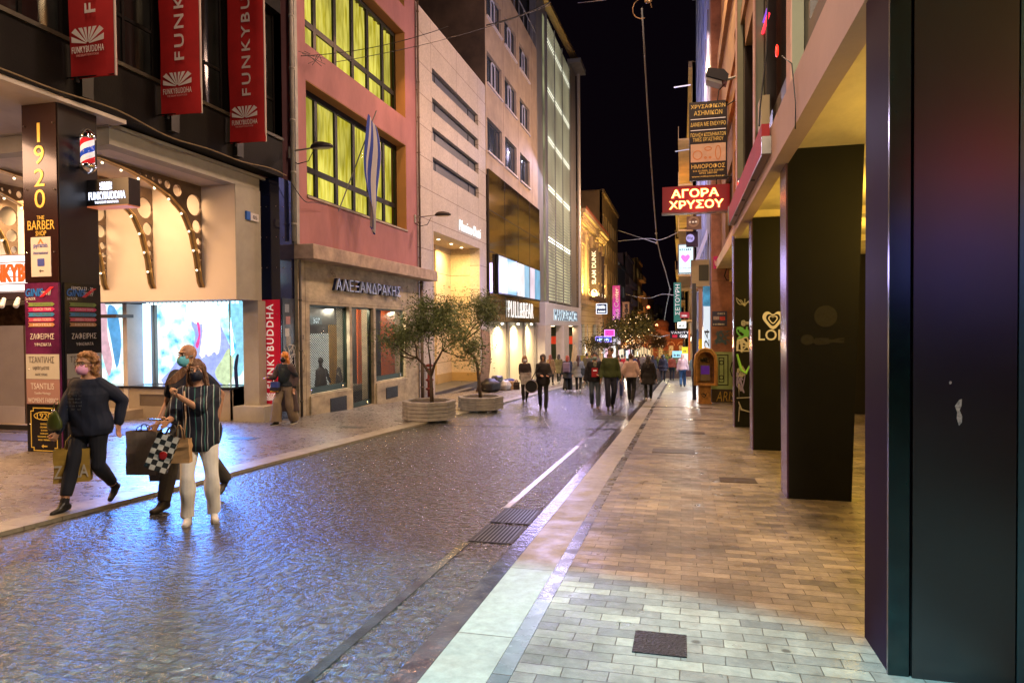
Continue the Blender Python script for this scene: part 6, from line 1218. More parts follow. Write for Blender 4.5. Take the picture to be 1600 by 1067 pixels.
# ------------------------------------------------------------ heap by the entrance
t = thing('cardboard_sheet', (-8.1, 31, -1.3), 'tall curved sheet of corrugated cardboard leaning by the lit boards', 'cardboard')
V = []; F = []
A = PX(757, 618, -8.3); 
for j in range(15):
    v = j/14
    for i in range(7):
        u = i/6; V.append((-8.75+.05*math.sin(u*20)+.12*v+.18*math.sin(v*3.0), 28.6+u*1.15+.45*v*v+.10*math.sin(v*5), gz(29)+.05+v*2.75-.12*u))
for j in range(14):
    for i in range(6): F.append((j*7+i, j*7+i+1, (j+1)*7+i+1, (j+1)*7+i))
c = MB(); c.add(V, F); c.add([(a-.04, b, d) for a, b, d in V], F); c.build('sheet', M('corrugated_card', (.36, .23, .15), .9, var=.3, vs=3, bump=.8, bs=18, stretch=(1, 1, 8)), t, smooth=True)
def lump(c, r, mat, label, seed, cat='bag', name='rubbish_bag', sq=1):
    R = random.Random(seed); bm = bmesh.new(); bmesh.ops.create_icosphere(bm, subdivisions=3, radius=1)
    ph = [R.uniform(0, 6) for _ in range(6)]
    for v in bm.verts:
        k = 1+.13*math.sin(v.co.x*4+ph[0])*math.sin(v.co.y*5+ph[1])+.08*math.sin(v.co.z*9+ph[2])+.05*math.sin(v.co.x*13+v.co.y*9+ph[3]); v.co = Vector((v.co.x*r[0]*k, v.co.y*r[1]*k, v.co.z*r[2]*k)); v.co.z = max(v.co.z, -r[2]*.75)
    me = bpy.data.meshes.new('m'); bm.to_mesh(me); bm.free(); me.transform(Matrix.Translation(Vector((c[0], c[1], gz(c[1])+c[2]+r[2]*.75+.03)))); o = link(name, me, mat, smooth=True); return tag(o, label, cat, 'bags in the heap by the cardboard')
lump((-8.2, 28.9, 0), (.42, .55, .34), M('black_holdall', (.02, .017, .02), .5, var=.4, vs=10, bump=.4), 'dark bulging holdall at the left of the rubbish heap', 1)
lump((-8.0, 30.6, 0), (.30, .36, .26), M('white_plastic', (.50, .50, .55), .4, var=.4, vs=6, bump=.7, bs=10), 'white crumpled plastic bag in the middle of the heap', 2)
lump((-8.35, 30.5, .28), (.3, .42, .24), M('black_plastic', (.02, .02, .03), .3, var=.3, bump=.7, bs=10), 'black and pale bag on top of the heap', 3)
lump((-8.1, 31.9, .25), (.28, .42, .15), M('blue_cloth', (.03, .04, .28), .7, var=.3, bump=.7, bs=10), 'dark blue cloth bundle lying on the cardboard box', 4)
c = MB(); c.box(-8.35, -7.75, 31.2, 32.3, gz(31.6)+.02, gz(31.6)+.42); c.box(-8.36, -8.1, 31.0, 31.19, gz(31.6)+.36, gz(31.6)+.40); tag(bev(c.build('cardboard_box', M('plain_card', (.40, .25, .13), .9, var=.15, bump=.1)), .01), 'low brown cardboard box at the right end of the heap', 'box')
t = thing('standpipe', (-9.35, 24.6, -1.05), 'short dark red hydrant fitting on the wall behind the first tree', 'hydrant'); MB().tube([(-9.4, 24.6, -1.0), (-9.4, 24.6, .1)], [.09, .08], 10).build('body', M('hydrant_red', (.25, .03, .02), .5, var=.3), t, smooth=True); h = MB(); [h.ell((-9.4, 24.6, zz), (.16, .16, .07)) for zz in (-.7, -.35, 0, .2)]; h.build('valve', M('hydrant_red2', (.20, .03, .02), .5, var=.3), t, smooth=True)
# ------------------------------------------------------------ wires over the street
WIR = M('grey_wire', (.30, .30, .32), .6, var=0)
def crv(P):
    P = [Vector(p) for p in P]; Q = []
    for i in range(len(P)-1):
        a, b, c, d = P[max(i-1, 0)], P[i], P[i+1], P[min(i+2, len(P)-1)]
        for t in (0, .2, .4, .6, .8): Q.append(.5*(2*b+(c-a)*t+(2*a-5*b+4*c-d)*t*t+(3*b-a-3*c+d)*t**3))
    return Q+[P[-1]]
def wire(pts, r, label, mat=WIR, name='overhead_cable'):
    mb = MB(); Q = crv(pts); mb.tube(Q, r, 5); o = mb.build(name, mat, smooth=True); return tag(o, label, 'cable')
def wpx(L): return [PY(a, b, Y) for a, b, Y in L]
t = thing('hanging_cable', (0, 9, 8), 'long pale cable slung along the middle of the street from a coil', 'cable')
mb = MB(); mb.tube(wpx([(1003, 14, 9), (1007, 80, 10), (1012, 170, 11.5), (1018, 260, 13.5), (1022, 320, 15.5), (1026, 372, 18), (1032, 400, 21), (1040, 425, 26), (1047, 452, 33), (1041, 480, 40), (1038, 500, 48)]), [.012, .012, .012, .013, .014, .014, .015, .018, .022, .025, .028], 5); mb.build('cable', WIR, t, smooth=True)
c = PY(1003, 8, 9); cl = MB(); cl.tube([c+Vector((.12*math.cos(a), .02, -.04+.13*math.sin(a))) for a in [i*.5 for i in range(11)]], .006, 5); cl.ell(c+Vector((.08, 0, .04)), (.05, .03, .03)); cl.build('coil', M('brass_clamp', (.5, .3, .15), .4, .6, var=.3), t)
kn = MB(); [kn.ell(PY(a, b, Y), r_) for a, b, Y, r_ in ((1025, 365, 17.5, .03), (1026, 380, 19, .035), (1047, 452, 33, .05))]; kn.build('joint', WIR, t)
wire(wpx([(903, 5, 30), (940, 1, 24), (970, -4, 20)]), .012, 'thin wire crossing the sky at the very top beside the louvred store')
CATY = (lambda a, b, n, sag: [Vector(a).lerp(Vector(b), i/n)-Vector((0, 0, sag*4*(i/n)*(1-i/n))) for i in range(n+1)])
wire(CATY(PX(470, 88, -9.4), PX(700, 42, -6.0), 10, .15), .010, 'upper of two dark wires slung across the pink facade', CABLE)
wire(CATY(PX(520, 98, -9.4), PX(860, 8, -4.5), 10, .2), .010, 'lower dark wire slung across the pink facade toward the offices', CABLE)
wire(CATY(PX(760, 40, -8.0), PX(860, 4, -5.5), 8, .1), .03, 'thick twisted cable before the office block at the top', CABLE)
t = thing('wire_cluster', tuple(PX(490, 92, -9.3)), 'tangle of thin frame wires hung in front of the upper yellow window', 'wire'); mb = MB(); R = random.Random(2)
for i in range(9): a = PX(465+R.random()*45, 80+R.random()*22, -9.3); b = PX(470+R.random()*45, 82+R.random()*22, -9.25); mb.tube([a, b], .008, 4)
mb.build('wires', CABLE, t)
wire([Vector((-9.45, y, 5.36-.05*math.sin(y*1.2)+.03*math.sin(y*2.7))) for y in [i*.35 for i in range(8, 44)]], .014, 'loose cable running along the lower edge of the dark upper storey', M('tan_cable', (.22, .16, .08), .7, var=0))
wire([Vector((-9.4, 15.2, 5.25)), Vector((-9.35, 15.7, 4.9)), Vector((-9.35, 16.2, 4.95)), Vector((-9.4, 16.9, 5.0))], .012, 'black cable sagging from the down pipe to the yellow window', CABLE)
wire(wpx([(966, 377, 70), (1010, 373, 45), (1030, 375, 30), (1060, 363, 26)]), .018, 'cable crossing the street high, ending by the small round signs')
wire(wpx([(966, 360, 70), (1020, 378, 50), (1026, 380, 42)]), .02, 'cable from the upper left joining the hanging cable')
wire(wpx([(978, 460, 75), (1010, 466, 60), (1034, 460, 50), (1056, 462, 45)]), .03, 'thicker sagging cable crossing before the far sky')
wire(wpx([(1013, 522, 90), (1030, 526, 75), (1050, 522, 60)]), .03, 'low sagging wire before the church')
for i, (a, b, Y) in enumerate(((1055, 237, 40), (1053, 137, 33))):
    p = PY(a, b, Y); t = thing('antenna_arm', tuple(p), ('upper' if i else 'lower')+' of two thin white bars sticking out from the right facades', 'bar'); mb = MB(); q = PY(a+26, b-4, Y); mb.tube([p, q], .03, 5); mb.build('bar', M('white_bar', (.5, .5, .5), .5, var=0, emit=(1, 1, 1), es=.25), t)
t = thing('parasol', (-7.0, 50, gz(50)), 'closed pale parasol standing left of the thin trees', 'parasol'); x = PY(898, 580, 50).x; MB().tube([(x, 50, gz(50)), (x, 50, gz(50)+2.6)], .04).build('pole', WIR, t); MB().tube([(x, 50, gz(50)+.9), (x, 50, gz(50)+1.8), (x, 50, gz(50)+2.5)], [.30, .22, .05], 10).build('cloth', M('cream_canvas', (.55, .42, .22), .8, var=.2), t)
t = thing('utility_cabinet', (-6.3, 49, gz(49)), 'yellowish scribbled street cabinet by the thin trees', 'cabinet'); x = PY(917, 600, 56).x; MB().box(x-.55, x+.6, 56, 56.6, gz(56), gz(56)+1.6).build('body', M('mustard_cabinet', (.42, .34, .05), .6, var=.5, vs=4), t); MB().box(x-.57, x+.62, 55.98, 56.62, gz(56)+1.6, gz(56)+1.66).build('lid', M('mustard_lid', (.3, .24, .04), .6, var=.2), t)
# ------------------------------------------------------------ people
PEND = []
def blob(name, mb, mat, parent, vox, noise=0, ns=9, seed=0, smooth_it=2):
    me = mb.mesh(); o = link(name, me, mat, parent, local=True, smooth=True)
    md = o.modifiers.new('r', 'REMESH'); md.mode = 'VOXEL'; md.voxel_size = vox; md.use_smooth_shade = True
    if smooth_it: s = o.modifiers.new('s', 'SMOOTH'); s.factor = .5; s.iterations = smooth_it
    PEND.append((o, noise, ns, seed)); return o
def bake():
    dg = bpy.context.evaluated_depsgraph_get()
    for o, noise, ns, seed in PEND:
        me = bpy.data.meshes.new_from_object(o.evaluated_get(dg)); mat = o.data.materials[0] if o.data.materials else None; o.modifiers.clear(); old = o.data; o.data = me; bpy.data.meshes.remove(old)
        if not me.materials and mat: me.materials.append(mat)
        n = len(me.vertices)
        if noise and n:
            co = np.empty(n*3); me.vertices.foreach_get('co', co); co = co.reshape(-1, 3); nr = np.empty(n*3); me.vertices.foreach_get('normal', nr); nr = nr.reshape(-1, 3)
            x, y, z = co.T; k = ns
            d = np.sin(k*x+1.3*k*z+2*np.sin(k*.5*y+seed)+seed)*.5+np.sin(1.7*k*z-k*.8*y+1.5*np.sin(k*.9*x+seed*2))*.5+np.sin(2.9*k*x+2.2*k*z+seed*3)*.25
            co += nr*(d*noise)[:, None]; me.vertices.foreach_set('co', co.ravel()); me.update()
        me.polygons.foreach_set('use_smooth', [True]*len(me.polygons))
SKIN = [M('skin_%d' % i, c, .5, var=.08, vs=12, local=True) for i, c in enumerate(((.50, .27, .17), (.42, .22, .14), (.38, .19, .12)))]
def cloth(name, c, rough=.85, bump=.12, bs=45, var=.15, **k): return M(name, c, rough, var=var, vs=6, bump=bump, bs=bs, local=True, **k)
def ik(a, b, l1, l2, hint):
    d = b-a; L = max(1e-4, min(d.length, (l1+l2)*.999)); u = d.normalized(); x = (l1*l1-l2*l2+L*L)/(2*L); h = math.sqrt(max(0, l1*l1-x*x)); hn = hint-u*hint.dot(u); hn = hn.normalized() if hn.length > 1e-5 else Vector((0, -1, 0)); return a+u*x+hn*h, a+u*L
def hand(mb, w, d, side, palm, s, curl=.5, grip=False):
    """palm, four jointed fingers of different length and a thumb leaving the palm's side"""
    d = d.normalized(); side = (side-d*side.dot(d)).normalized(); palm = d.cross(side)*(1 if palm > 0 else -1)
    c0 = w+d*.015*s
    for k in (-.026, -.009, .009, .026): mb.cap(c0+side*k*s*.7, w+d*.082*s+side*k*s, .0155*s, .0125*s, 8)
    for k, L_ in ((-.030, .060), (-.0105, .072), (.010, .077), (.029, .070)):
        b = w+d*.088*s+side*k*s*1.08; a1 = curl*(1.5 if grip else .55); e1 = b+(d*math.cos(a1)+palm*math.sin(a1))*L_*.5*s; a2 = a1+curl*(1.6 if grip else .6); e2 = e1+(d*math.cos(a2)+palm*math.sin(a2))*L_*.34*s; a3 = a2+curl*.6; e3 = e2+(d*math.cos(a3)+palm*math.sin(a3))*L_*.24*s
        mb.cap(b, e1, .0092*s, .0085*s, 8); mb.cap(e1, e2, .0085*s, .0078*s, 8); mb.cap(e2, e3, .0078*s, .0068*s, 8)
    b = w+d*.03*s+side*.032*s; e1 = b+(d*.6+side*.65+palm*.35).normalized()*.038*s; e2 = e1+(d*.85+side*.15+palm*.6).normalized()*.03*s; mb.cap(b, e1, .0125*s, .0105*s, 8); mb.cap(e1, e2, .0105*s, .0085*s, 8)
def person(label, x, y, head_deg, h, hair='short', hairc=(.03, .02, .012), skin=0, fat=1.0, top=None, topc=(.02, .02, .02), sleeve='long', hem=-.06, topfat=0, pants='slim', pantc=(.02, .02, .025), shoe=(.02, .02, .02), sole=None, pose=None, mask=None, coat=None, lod=1, group='people walking along the shopping street', lift=0, mats=None, seed=0, glasses=False, scarf=None, dz=.0, extra=None):
    P = dict(hl=None, hr=None, fl=(.10, .0, 0, 0), fr=(-.10, .0, 0, 0), hy=0, hp=0, ht=0, lean=0, hip=0, turn=0, el=None, er=None, twist=0, pelv=(0, 0)); P.update(pose or {}); s = h/1.70; mats = mats or {}
    base = (x, y, gz(y)+lift); t = thing('person', base, label, 'person', group); t.rotation_euler = (0, 0, rad(head_deg)); vox = {0: .0062, 1: .011, 2: .018, 3: .03}[lod]
    V = Vector
    ft = []
    for key, sx in (('fl', 1), ('fr', -1)):
        f = P[key]; ft.append(V((f[0]*s, f[1]*s, (.075+f[2])*s)))
    pel = V((P['pelv'][0]*s, P['pelv'][1]*s, (.93-P['hip'])*s)); ln = rad(P['lean']); up = V((0, -math.sin(ln), math.cos(ln)))
    tw = Matrix.Rotation(rad(P['twist']), 3, 'Z'); ch = pel+up*.36*s; neck = pel+up*.53*s; hc = neck+up*.138*s+V((0, -.02*s, 0))+V((P['ht']*.002*s, 0, 0))
    Rh = Matrix.Rotation(rad(P['hy']), 3, 'Z') @ Matrix.Rotation(rad(P['hp']), 3, 'X') @ Matrix.Rotation(rad(P['ht']), 3, 'Y')
    sh = {k: neck+up*(-.082*s)+tw @ V((k*.158*s*(.94+.06*fat), 0, 0)) for k in (1, -1)}
    hipj = {k: pel+V((k*.088*s, 0, -.02*s)) for k in (1, -1)}
    knee = {}; hands = {}; elb = {}
    for i, k in enumerate((1, -1)): knee[k], ft[i] = ik(hipj[k], ft[i], .42*s, .43*s, V((k*.1, -1, 0)))
    for key, ek, k in (('hl', 'el', 1), ('hr', 'er', -1)):
        hd = P[key] or (k*.27, -.04, .82); hd = V(hd)*s; hint = V(P[ek]) if P[ek] else V((k*.35, 1, -.1)); elb[k], hands[k] = ik(sh[k], hd, .285*s, .25*s, hint)
    def torso(mb, g=0, z0=0, z1=1, flare=0):
        R_ = []
        for f, rx, ry, dy in ((-.16, .120, .085, 0), (-.10, .155, .108, 0), (-.03, .168, .118, .005), (.05, .165, .115, .0), (.15, .140*(.5+.5*fat), .100*(.3+.7*fat), -.01*fat), (.25, .143, .105*(.4+.6*fat), -.012), (.35, .158, .112, -.008), (.42, .162, .098, 0), (.455, .160, .088, 0), (.485, .128, .078, 0), (.51, .085, .068, 0), (.535, .058, .058, 0)):
            if f < z0 or f > z1: continue
            c = pel+up*f*s+V((0, dy, 0)); k = fat if f < .4 else (1+(fat-1)*.4); R_.append((c, (rx*k+g)*s, (ry*k+g)*s))
        mb.loft(R_, 18)
    # body: one continuous skin
    b = MB(); torso(b)
    for i, k in enumerate((1, -1)):
        b.cap(hipj[k], knee[k], .082*s*fat, .055*s, 12); b.cap(knee[k], knee[k].lerp(ft[i], .35), .053*s, .056*s*(.5+.5*fat), 12); b.cap(knee[k].lerp(ft[i], .35), ft[i], .055*s, .036*s, 12)
        b.cap(sh[k], elb[k], .050*s*(.6+.4*fat), .038*s*(.6+.4*fat), 12); b.cap(elb[k], hands[k], .037*s, .025*s, 12)
        d = (hands[k]-elb[k]).normalized(); sd = V((0, -1, 0)) if abs(d.y) < .7 else V((-k, 0, .3))
        gr = P.get('grip'+('l' if k > 0 else 'r'), False)
        if lod < 3: hand(b, hands[k], d, sd if not P.get('sd'+('l' if k > 0 else 'r')) else V(P['sd'+('l' if k > 0 else 'r')]), -k if d.z < 0 else k, s*(1.0 if lod < 2 else 1.15), .9 if gr else .45, gr)
        else: b.cap(hands[k], hands[k]+d*.10*s, .03*s, .022*s)
    b.cap(neck-up*.04*s, hc-up*.06*s, .058*s, .054*s, 12)
    H = lambda p: hc+Rh @ (V(p)*s)
    b.ell(H((0, .012, .030)), (.074*s, .092*s, .088*s), Rh, 20, 14); b.ell(H((0, -.018, -.045)), (.056*s, .066*s, .066*s), Rh, 18, 12); b.ell(H((0, -.045, -.085)), (.030*s, .030*s, .024*s), Rh)
    if lod < 2:
        b.cap(H((0, -.078, .018)), H((0, -.104, -.022)), .008*s, .014*s, 8); b.ell(H((.012, -.092, -.026)), .010*s); b.ell(H((-.012, -.092, -.026)), .010*s)
        b.cap(H((-.034, -.074, .036)), H((.034, -.074, .036)), .011*s, .011*s, 8)
        for k in (1, -1): b.ell(H((k*.077, .012, -.005)), (.010*s, .020*s, .032*s), Rh); b.ell(H((k*.045, -.055, -.02)), (.02*s, .02*s, .02*s)); 
        b.ell(H((0, -.088, -.055)), (.024*s, .010*s, .006*s), Rh); b.ell(H((0, -.086, -.066)), (.02*s, .010*s, .007*s), Rh)
    else:
        b.ell(H((0, -.092, -.01)), (.012*s, .018*s, .02*s), Rh)
        for k in (1, -1): b.ell(H((k*.077, .012, -.005)), (.012*s, .022*s, .032*s), Rh)
    blob('body', b, SKIN[skin], t, vox, 0)
    if lod < 2:
        for k in (1, -1):
            e = MB().ell(H((k*.031, -.0795, .012)), (.0125*s, .008*s, .0075*s), Rh, 10, 8); eo = e.build('eye', M('eye_white', (.6, .58, .55), .2, var=0), t, smooth=True, local=True); MB().ell(H((k*.031, -.0862, .012)), (.0058*s, .003*s, .0058*s), Rh, 10, 8).build('iris', M('iris_dark', (.02, .012, .008), .1, var=0), eo, smooth=True, local=True)
        br = MB(); [br.cap(H((k*.016, -.0885, .030)), H((k*.046, -.076, .031)), .0035*s, .0025*s, 6) for k in (1, -1)]; br.build('eyebrows', M('brow_%d' % int(hairc[0]*100), tuple(c*.6 for c in hairc), .8, var=0), t, smooth=True, local=True)
    # trousers
    p = MB(); g = {'slim': .010, 'straight': .022, 'wide': .045, 'jeans': .014}[pants] if pants in ('slim', 'straight', 'wide', 'jeans') else None
    if g is not None:
        torso(p, .012, -.12, .12)
        for i, k in enumerate((1, -1)):
            kk = {'slim': (.088*fat, .064*(.5+.5*fat), .070*(.5+.5*fat), .054), 'jeans': (.092*fat, .072, .078, .066), 'straight': (.092, .075, .075, .068), 'wide': (.105, .10, .115, .125)}[pants]; an = ft[i]+(knee[k]-ft[i])*(.02 if pants != 'crop' else .2)
            if mats.get('crop'): an = ft[i]+(knee[k]-ft[i])*mats['crop']
            p.cap(hipj[k], knee[k], kk[0]*s, kk[1]*s, 14); p.tube([knee[k], knee[k].lerp(an, .35), an], [kk[1]*s, kk[2]*s, kk[3]*s], 14); p.ell(knee[k], kk[1]*s)
        blob('trousers', p, mats.get('pants') or cloth('trousers_%03d%03d' % (int(pantc[0]*999), int(pantc[2]*999)), pantc), t, vox*1.1, .006 if lod < 2 else .004, 11, seed)
    # top
    u = MB(); tf = topfat
    if coat:   # long garment: torso plus a flared skirt, (length below pelvis, flare)
        Ln, fl = coat; R_ = []
        for f in (0, .33, .66, 1): R_.append((pel+V((0, .01, 0))-up*(Ln*f)*s+V((0, .02*f, 0)), (.178*fat+.02+fl*f)*s, (.13*fat+.02+fl*f)*s))
        R_.reverse(); u.loft(R_+[(pel+up*.1*s, (.16*fat+.022)*s, (.12*fat+.022)*s)], 18)
    torso(u, .020+tf, hem-.001, .51)
    for k in (1, -1):
        ar = .012+tf*.5
        if sleeve == 'long': u.cap(sh[k]-V((k*.012*s, 0, 0)), elb[k], (.058+ar)*s*(.8+.2*fat), (.046+ar)*s, 12); u.cap(elb[k], elb[k].lerp(hands[k], .93), (.045+ar)*s, (.034+ar*.8)*s, 12)
        elif sleeve == 'elbow': u.cap(sh[k]-V((k*.01*s, 0, 0)), sh[k].lerp(elb[k], .90), (.060+ar)*s, (.060+ar)*s, 12)
        elif sleeve == 'short': u.cap(sh[k]-V((k*.01*s, 0, 0)), sh[k].lerp(elb[k], .60), (.058+ar)*s, (.056+ar)*s, 12)
        elif sleeve == 'roll': u.cap(sh[k]-V((k*.01*s, 0, 0)), elb[k], (.058+ar)*s, (.046+ar)*s, 12); u.cap(elb[k], elb[k].lerp(hands[k], .35), (.045+ar)*s, (.044+ar)*s, 12)
    if mats.get('neck', 0): u.cap(neck-up*.03*s, neck+up*mats['neck']*s, .066*s, .062*s, 12)
    blob(mats.get('topname', 'top'), u, mats.get('top') or cloth('top_%03d%03d%03d' % (int(topc[0]*999), int(topc[1]*999), int(topc[2]*999)), topc), t, vox*1.1, .010 if lod < 2 else .006, 14, seed+3)
    # shoes
    for i, k in enumerate((1, -1)):
        f = P['fl' if k > 0 else 'fr']; pt = rad(f[3]); a = ft[i]; fw = V((k*.12, -math.cos(pt), -math.sin(pt))).normalized(); dn = V((0, math.sin(pt)*-1, -math.cos(pt))) if pt else V((0, 0, -1)); dn = (dn-fw*dn.dot(fw)).normalized()
        heel = a-fw*.045*s+dn*.040*s; toe = a+fw*.145*s+dn*.046*s; m_ = MB(); m_.cap(heel, heel.lerp(toe, .5), .034*s, .040*s, 10); m_.cap(heel.lerp(toe, .5), toe, .040*s, .030*s, 10); m_.cap(a-dn*.01*s, heel-dn*.01*s, .043*s, .036*s, 10); m_.cap(a+fw*.01, heel.lerp(toe, .6)-dn*.008*s, .042*s, .034*s, 10)
        sh_ = blob('shoe', m_, cloth('shoe_%03d%03d' % (int(shoe[0]*999), int(shoe[2]*999)), shoe, .4, .1), t, max(.008, vox), 0, smooth_it=1)
        if sole: m2 = MB(); w_ = .036*s; sd = fw.cross(dn).normalized(); o_ = dn*.030*s; A = [heel-fw*.028*s, toe+fw*.026*s]; pts = [A[0]+sd*w_*.8, A[0].lerp(A[1], .35)+sd*w_*.9, A[0].lerp(A[1], .7)+sd*w_*1.25, A[1]+sd*w_*.6, A[1]-sd*w_*.6, A[0].lerp(A[1], .7)-sd*w_*1.25, A[0].lerp(A[1], .35)-sd*w_*.9, A[0]-sd*w_*.8]; m2.prism([q+dn*.012*s for q in pts], dn*.026*s); m2.build('sole', cloth('sole_%03d' % int(sole[0]*999), sole, .6, 0), t, local=True)
    # hair
    hm = M('hair_%03d%03d' % (int(hairc[0]*999), int(hairc[1]*999)), hairc, .42, var=.5, vs=26, bump=.9, bs=90, stretch=(1, 1, .10), local=True, spec=.6); q = MB()
    cap_ = lambda g: (q.ell(H((0, .022, .046)), ((.078+g)*s, (.092+g)*s, (.082+g)*s), Rh, 20, 14))
    if hair == 'short': cap_(.006); q.ell(H((0, .055, .0)), (.070*s, .050*s, .07*s), Rh)
    elif hair == 'long':
        cap_(.010); back = H((0, .075, -.02)); q.cap(H((0, .07, .02)), H((0, .095, -.20)), .078*s, .070*s, 12); q.cap(H((0, .095, -.18)), pel+up*.33*s+V((0, .13*s, 0)), .075*s, .05*s, 12)
        for k in (1, -1): q.cap(H((k*.070, .01, .03)), H((k*.088, .0, -.15)), .026*s, .028*s, 10); q.cap(H((k*.088, .0, -.13)), sh[k]*.45+neck*.55+V((0, -.05*s, -.05*s)), .030*s, .020*s, 10)
    elif hair == 'bob':
        cap_(.014); q.cap(H((0, .07, .02)), H((0, .085, -.12)), .08*s, .075*s, 12); [q.cap(H((k*.075, .015, .03)), H((k*.085, .01, -.10)), .030*s, .03*s, 10) for k in (1, -1)]
    elif hair == 'curly':
        R = random.Random(seed+9)
        for _ in range(70):
            a = R.uniform(0, 6.28); e_ = R.uniform(-.9, 1.45); px_ = math.cos(a)*math.cos(e_); py_ = math.sin(a)*math.cos(e_)
            if py_ < -.35 and e_ < .75: continue
            if e_ < -.3 and py_ < 0: continue
            q.ell(H((px_*.094, .022+py_*.106, .030+math.sin(e_)*.098-(.03 if e_ < 0 else 0))), R.uniform(.024, .036)*s)
        q.ell(H((0, .03, .045)), (.085*s, .095*s, .085*s), Rh); q.cap(H((0, .08, 0)), H((0, .10, -.11)), .075*s, .07*s)
    elif hair == 'hood': q.ell(H((0, .03, .02)), (.098*s, .11*s, .12*s), Rh); q.cap(H((0, .05, -.06)), neck+up*-.02*s, .085*s, .10*s)
    elif hair == 'stubble': q = None
    if q:
        if extra and 'hair' in extra: extra['hair'](q, H, s, sh)
        blob('hair', q, hm if hair != 'hood' else cloth('hood_%03d' % int(hairc[0]*999), hairc), t, vox, .006 if lod < 2 else .004, 40 if hair != 'curly' else 60, seed, 1)
    # mask
    if mask:
        Vv = []; Ff = []; nu_, nv_ = 14, 8
        for j in range(nv_+1):
            e_ = rad(-70+112*j/nv_)
            for i in range(nu_+1):
                a = rad(-76+152*i/nu_)*(1-.25*abs(j/nv_-.5)); bul = 1+.12*math.cos(a)*math.sin(math.pi*j/nv_); Vv.append(H((math.sin(a)*math.cos(e_)**.6*.068, -.012-math.cos(a)*math.cos(e_)**.6*.100*bul, -.046+math.sin(e_)*.068)))
        for j in range(nv_):
            for i in range(nu_): Ff.append((j*(nu_+1)+i, j*(nu_+1)+i+1, (j+1)*(nu_+1)+i+1, (j+1)*(nu_+1)+i))
        mm = MB(); mm.add(Vv, Ff)
        for k in (1, -1): mm.cap(H((k*.066, -.035, -.01)), H((k*.082, .018, .012)), .002*s, .002*s, 5); mm.cap(H((k*.060, -.035, -.07)), H((k*.080, .022, -.03)), .002*s, .002*s, 5)
        mm.build('face_mask', cloth('mask_%03d%03d' % (int(mask[0]*999), int(mask[1]*999)), mask, .7, .1), t, smooth=True, local=True)
    if glasses:
        gm_ = MB()
        for k in (1, -1): gm_.tube([H((k*.034+.027*math.cos(a), -.098, .012+.021*math.sin(a))) for a in [i*.5236 for i in range(13)]], .0028*s, 5); gm_.cap(H((k*.060, -.096, .018)), H((k*.080, .01, .018)), .0025*s, .0025*s, 5)
        gm_.cap(H((-.008, -.100, .016)), H((.008, -.100, .016)), .0028*s, .0028*s, 5); go = gm_.build('glasses', M('glasses_frame', (.03, .02, .02), .3, var=0), t, smooth=True, local=True)
    if scarf:
        sm_ = MB(); sm_.tube([neck+V((.085*math.cos(a)*s, .075*math.sin(a)*s, .015*s*math.sin(a*2))) for a in [i*.45 for i in range(15)]], .038*s, 8); blob('scarf', sm_, cloth('scarf_%03d' % int(scarf[0]*999), scarf), t, vox, .006, 30, seed)
    info = dict(t=t, s=s, H=H, hands=hands, elb=elb, sh=sh, pel=pel, neck=neck, knee=knee, up=up, hc=hc, ft=ft)
    info['W'] = lambda p: Matrix.Translation(Vector(base)) @ Matrix.Rotation(rad(head_deg), 4, 'Z') @ Vector(p)
    return info
def bag(pos, w, d, h, rot, mat, label, kind='paper_bag', cat='bag', taper=.85, handles=True, hcol=None, tilt=0, seed=0, hl=.16, group=None):
    """open-topped carrier with creased sides, two handles meeting at pos (where the hand is)"""
    pos = Vector(pos); t = thing(kind, pos-Vector((0, 0, h+hl)), label, cat, group); t.rotation_euler = (rad(tilt), 0, rad(rot)); V = []; F = []; R = random.Random(seed); n = 7
    for j in range(n):
        z = h*j/(n-1); k = 1-(1-taper)*(j/(n-1)); wb = w/2*(1-.02*R.random()); db = d/2*k*(1+.12*R.uniform(-1, 1))
        for (a, b) in ((-1, -1), (-.33, -1.08), (.33, -1.0), (1, -1), (1.0, 0 - .0), (1, 1), (.33, 1.05), (-.33, 1), (-1, 1), (-.97, 0)): V.append((a*wb+R.uniform(-.006, .006), b*db*(.75 if abs(b) < .1 else 1)+R.uniform(-.006, .006), z))
    m_ = 10
    for j in range(n-1):
        for i in range(m_): F.append((j*m_+i, j*m_+(i+1) % m_, (j+1)*m_+(i+1) % m_, (j+1)*m_+i))
    F.append(tuple(range(m_-1, -1, -1))); b = MB(); b.add(V, F); o = b.build('bag_body', mat, t, smooth=False, local=True)
    if handles:
        hb_ = MB()
        for sg_n in (-1, 1): hb_.tube([(-w*.2, sg_n*d*.4*taper, h-.02), (-w*.16, sg_n*d*.25, h+hl*.6), (-w*.04, 0, h+hl), (w*.04, 0, h+hl), (w*.16, sg_n*d*.25, h+hl*.6), (w*.2, sg_n*d*.4*taper, h-.02)], .005, 6)
        hb_.build('handle', hcol or CABLE, t, smooth=True, local=True)
    return t
def lettered(t, s_, o, w, h, mat, r=0): c = text(s_, (0, 0, 0), UX, UZ, w, h, mat, None, depth=.002); c.location = (0, 0, 0)
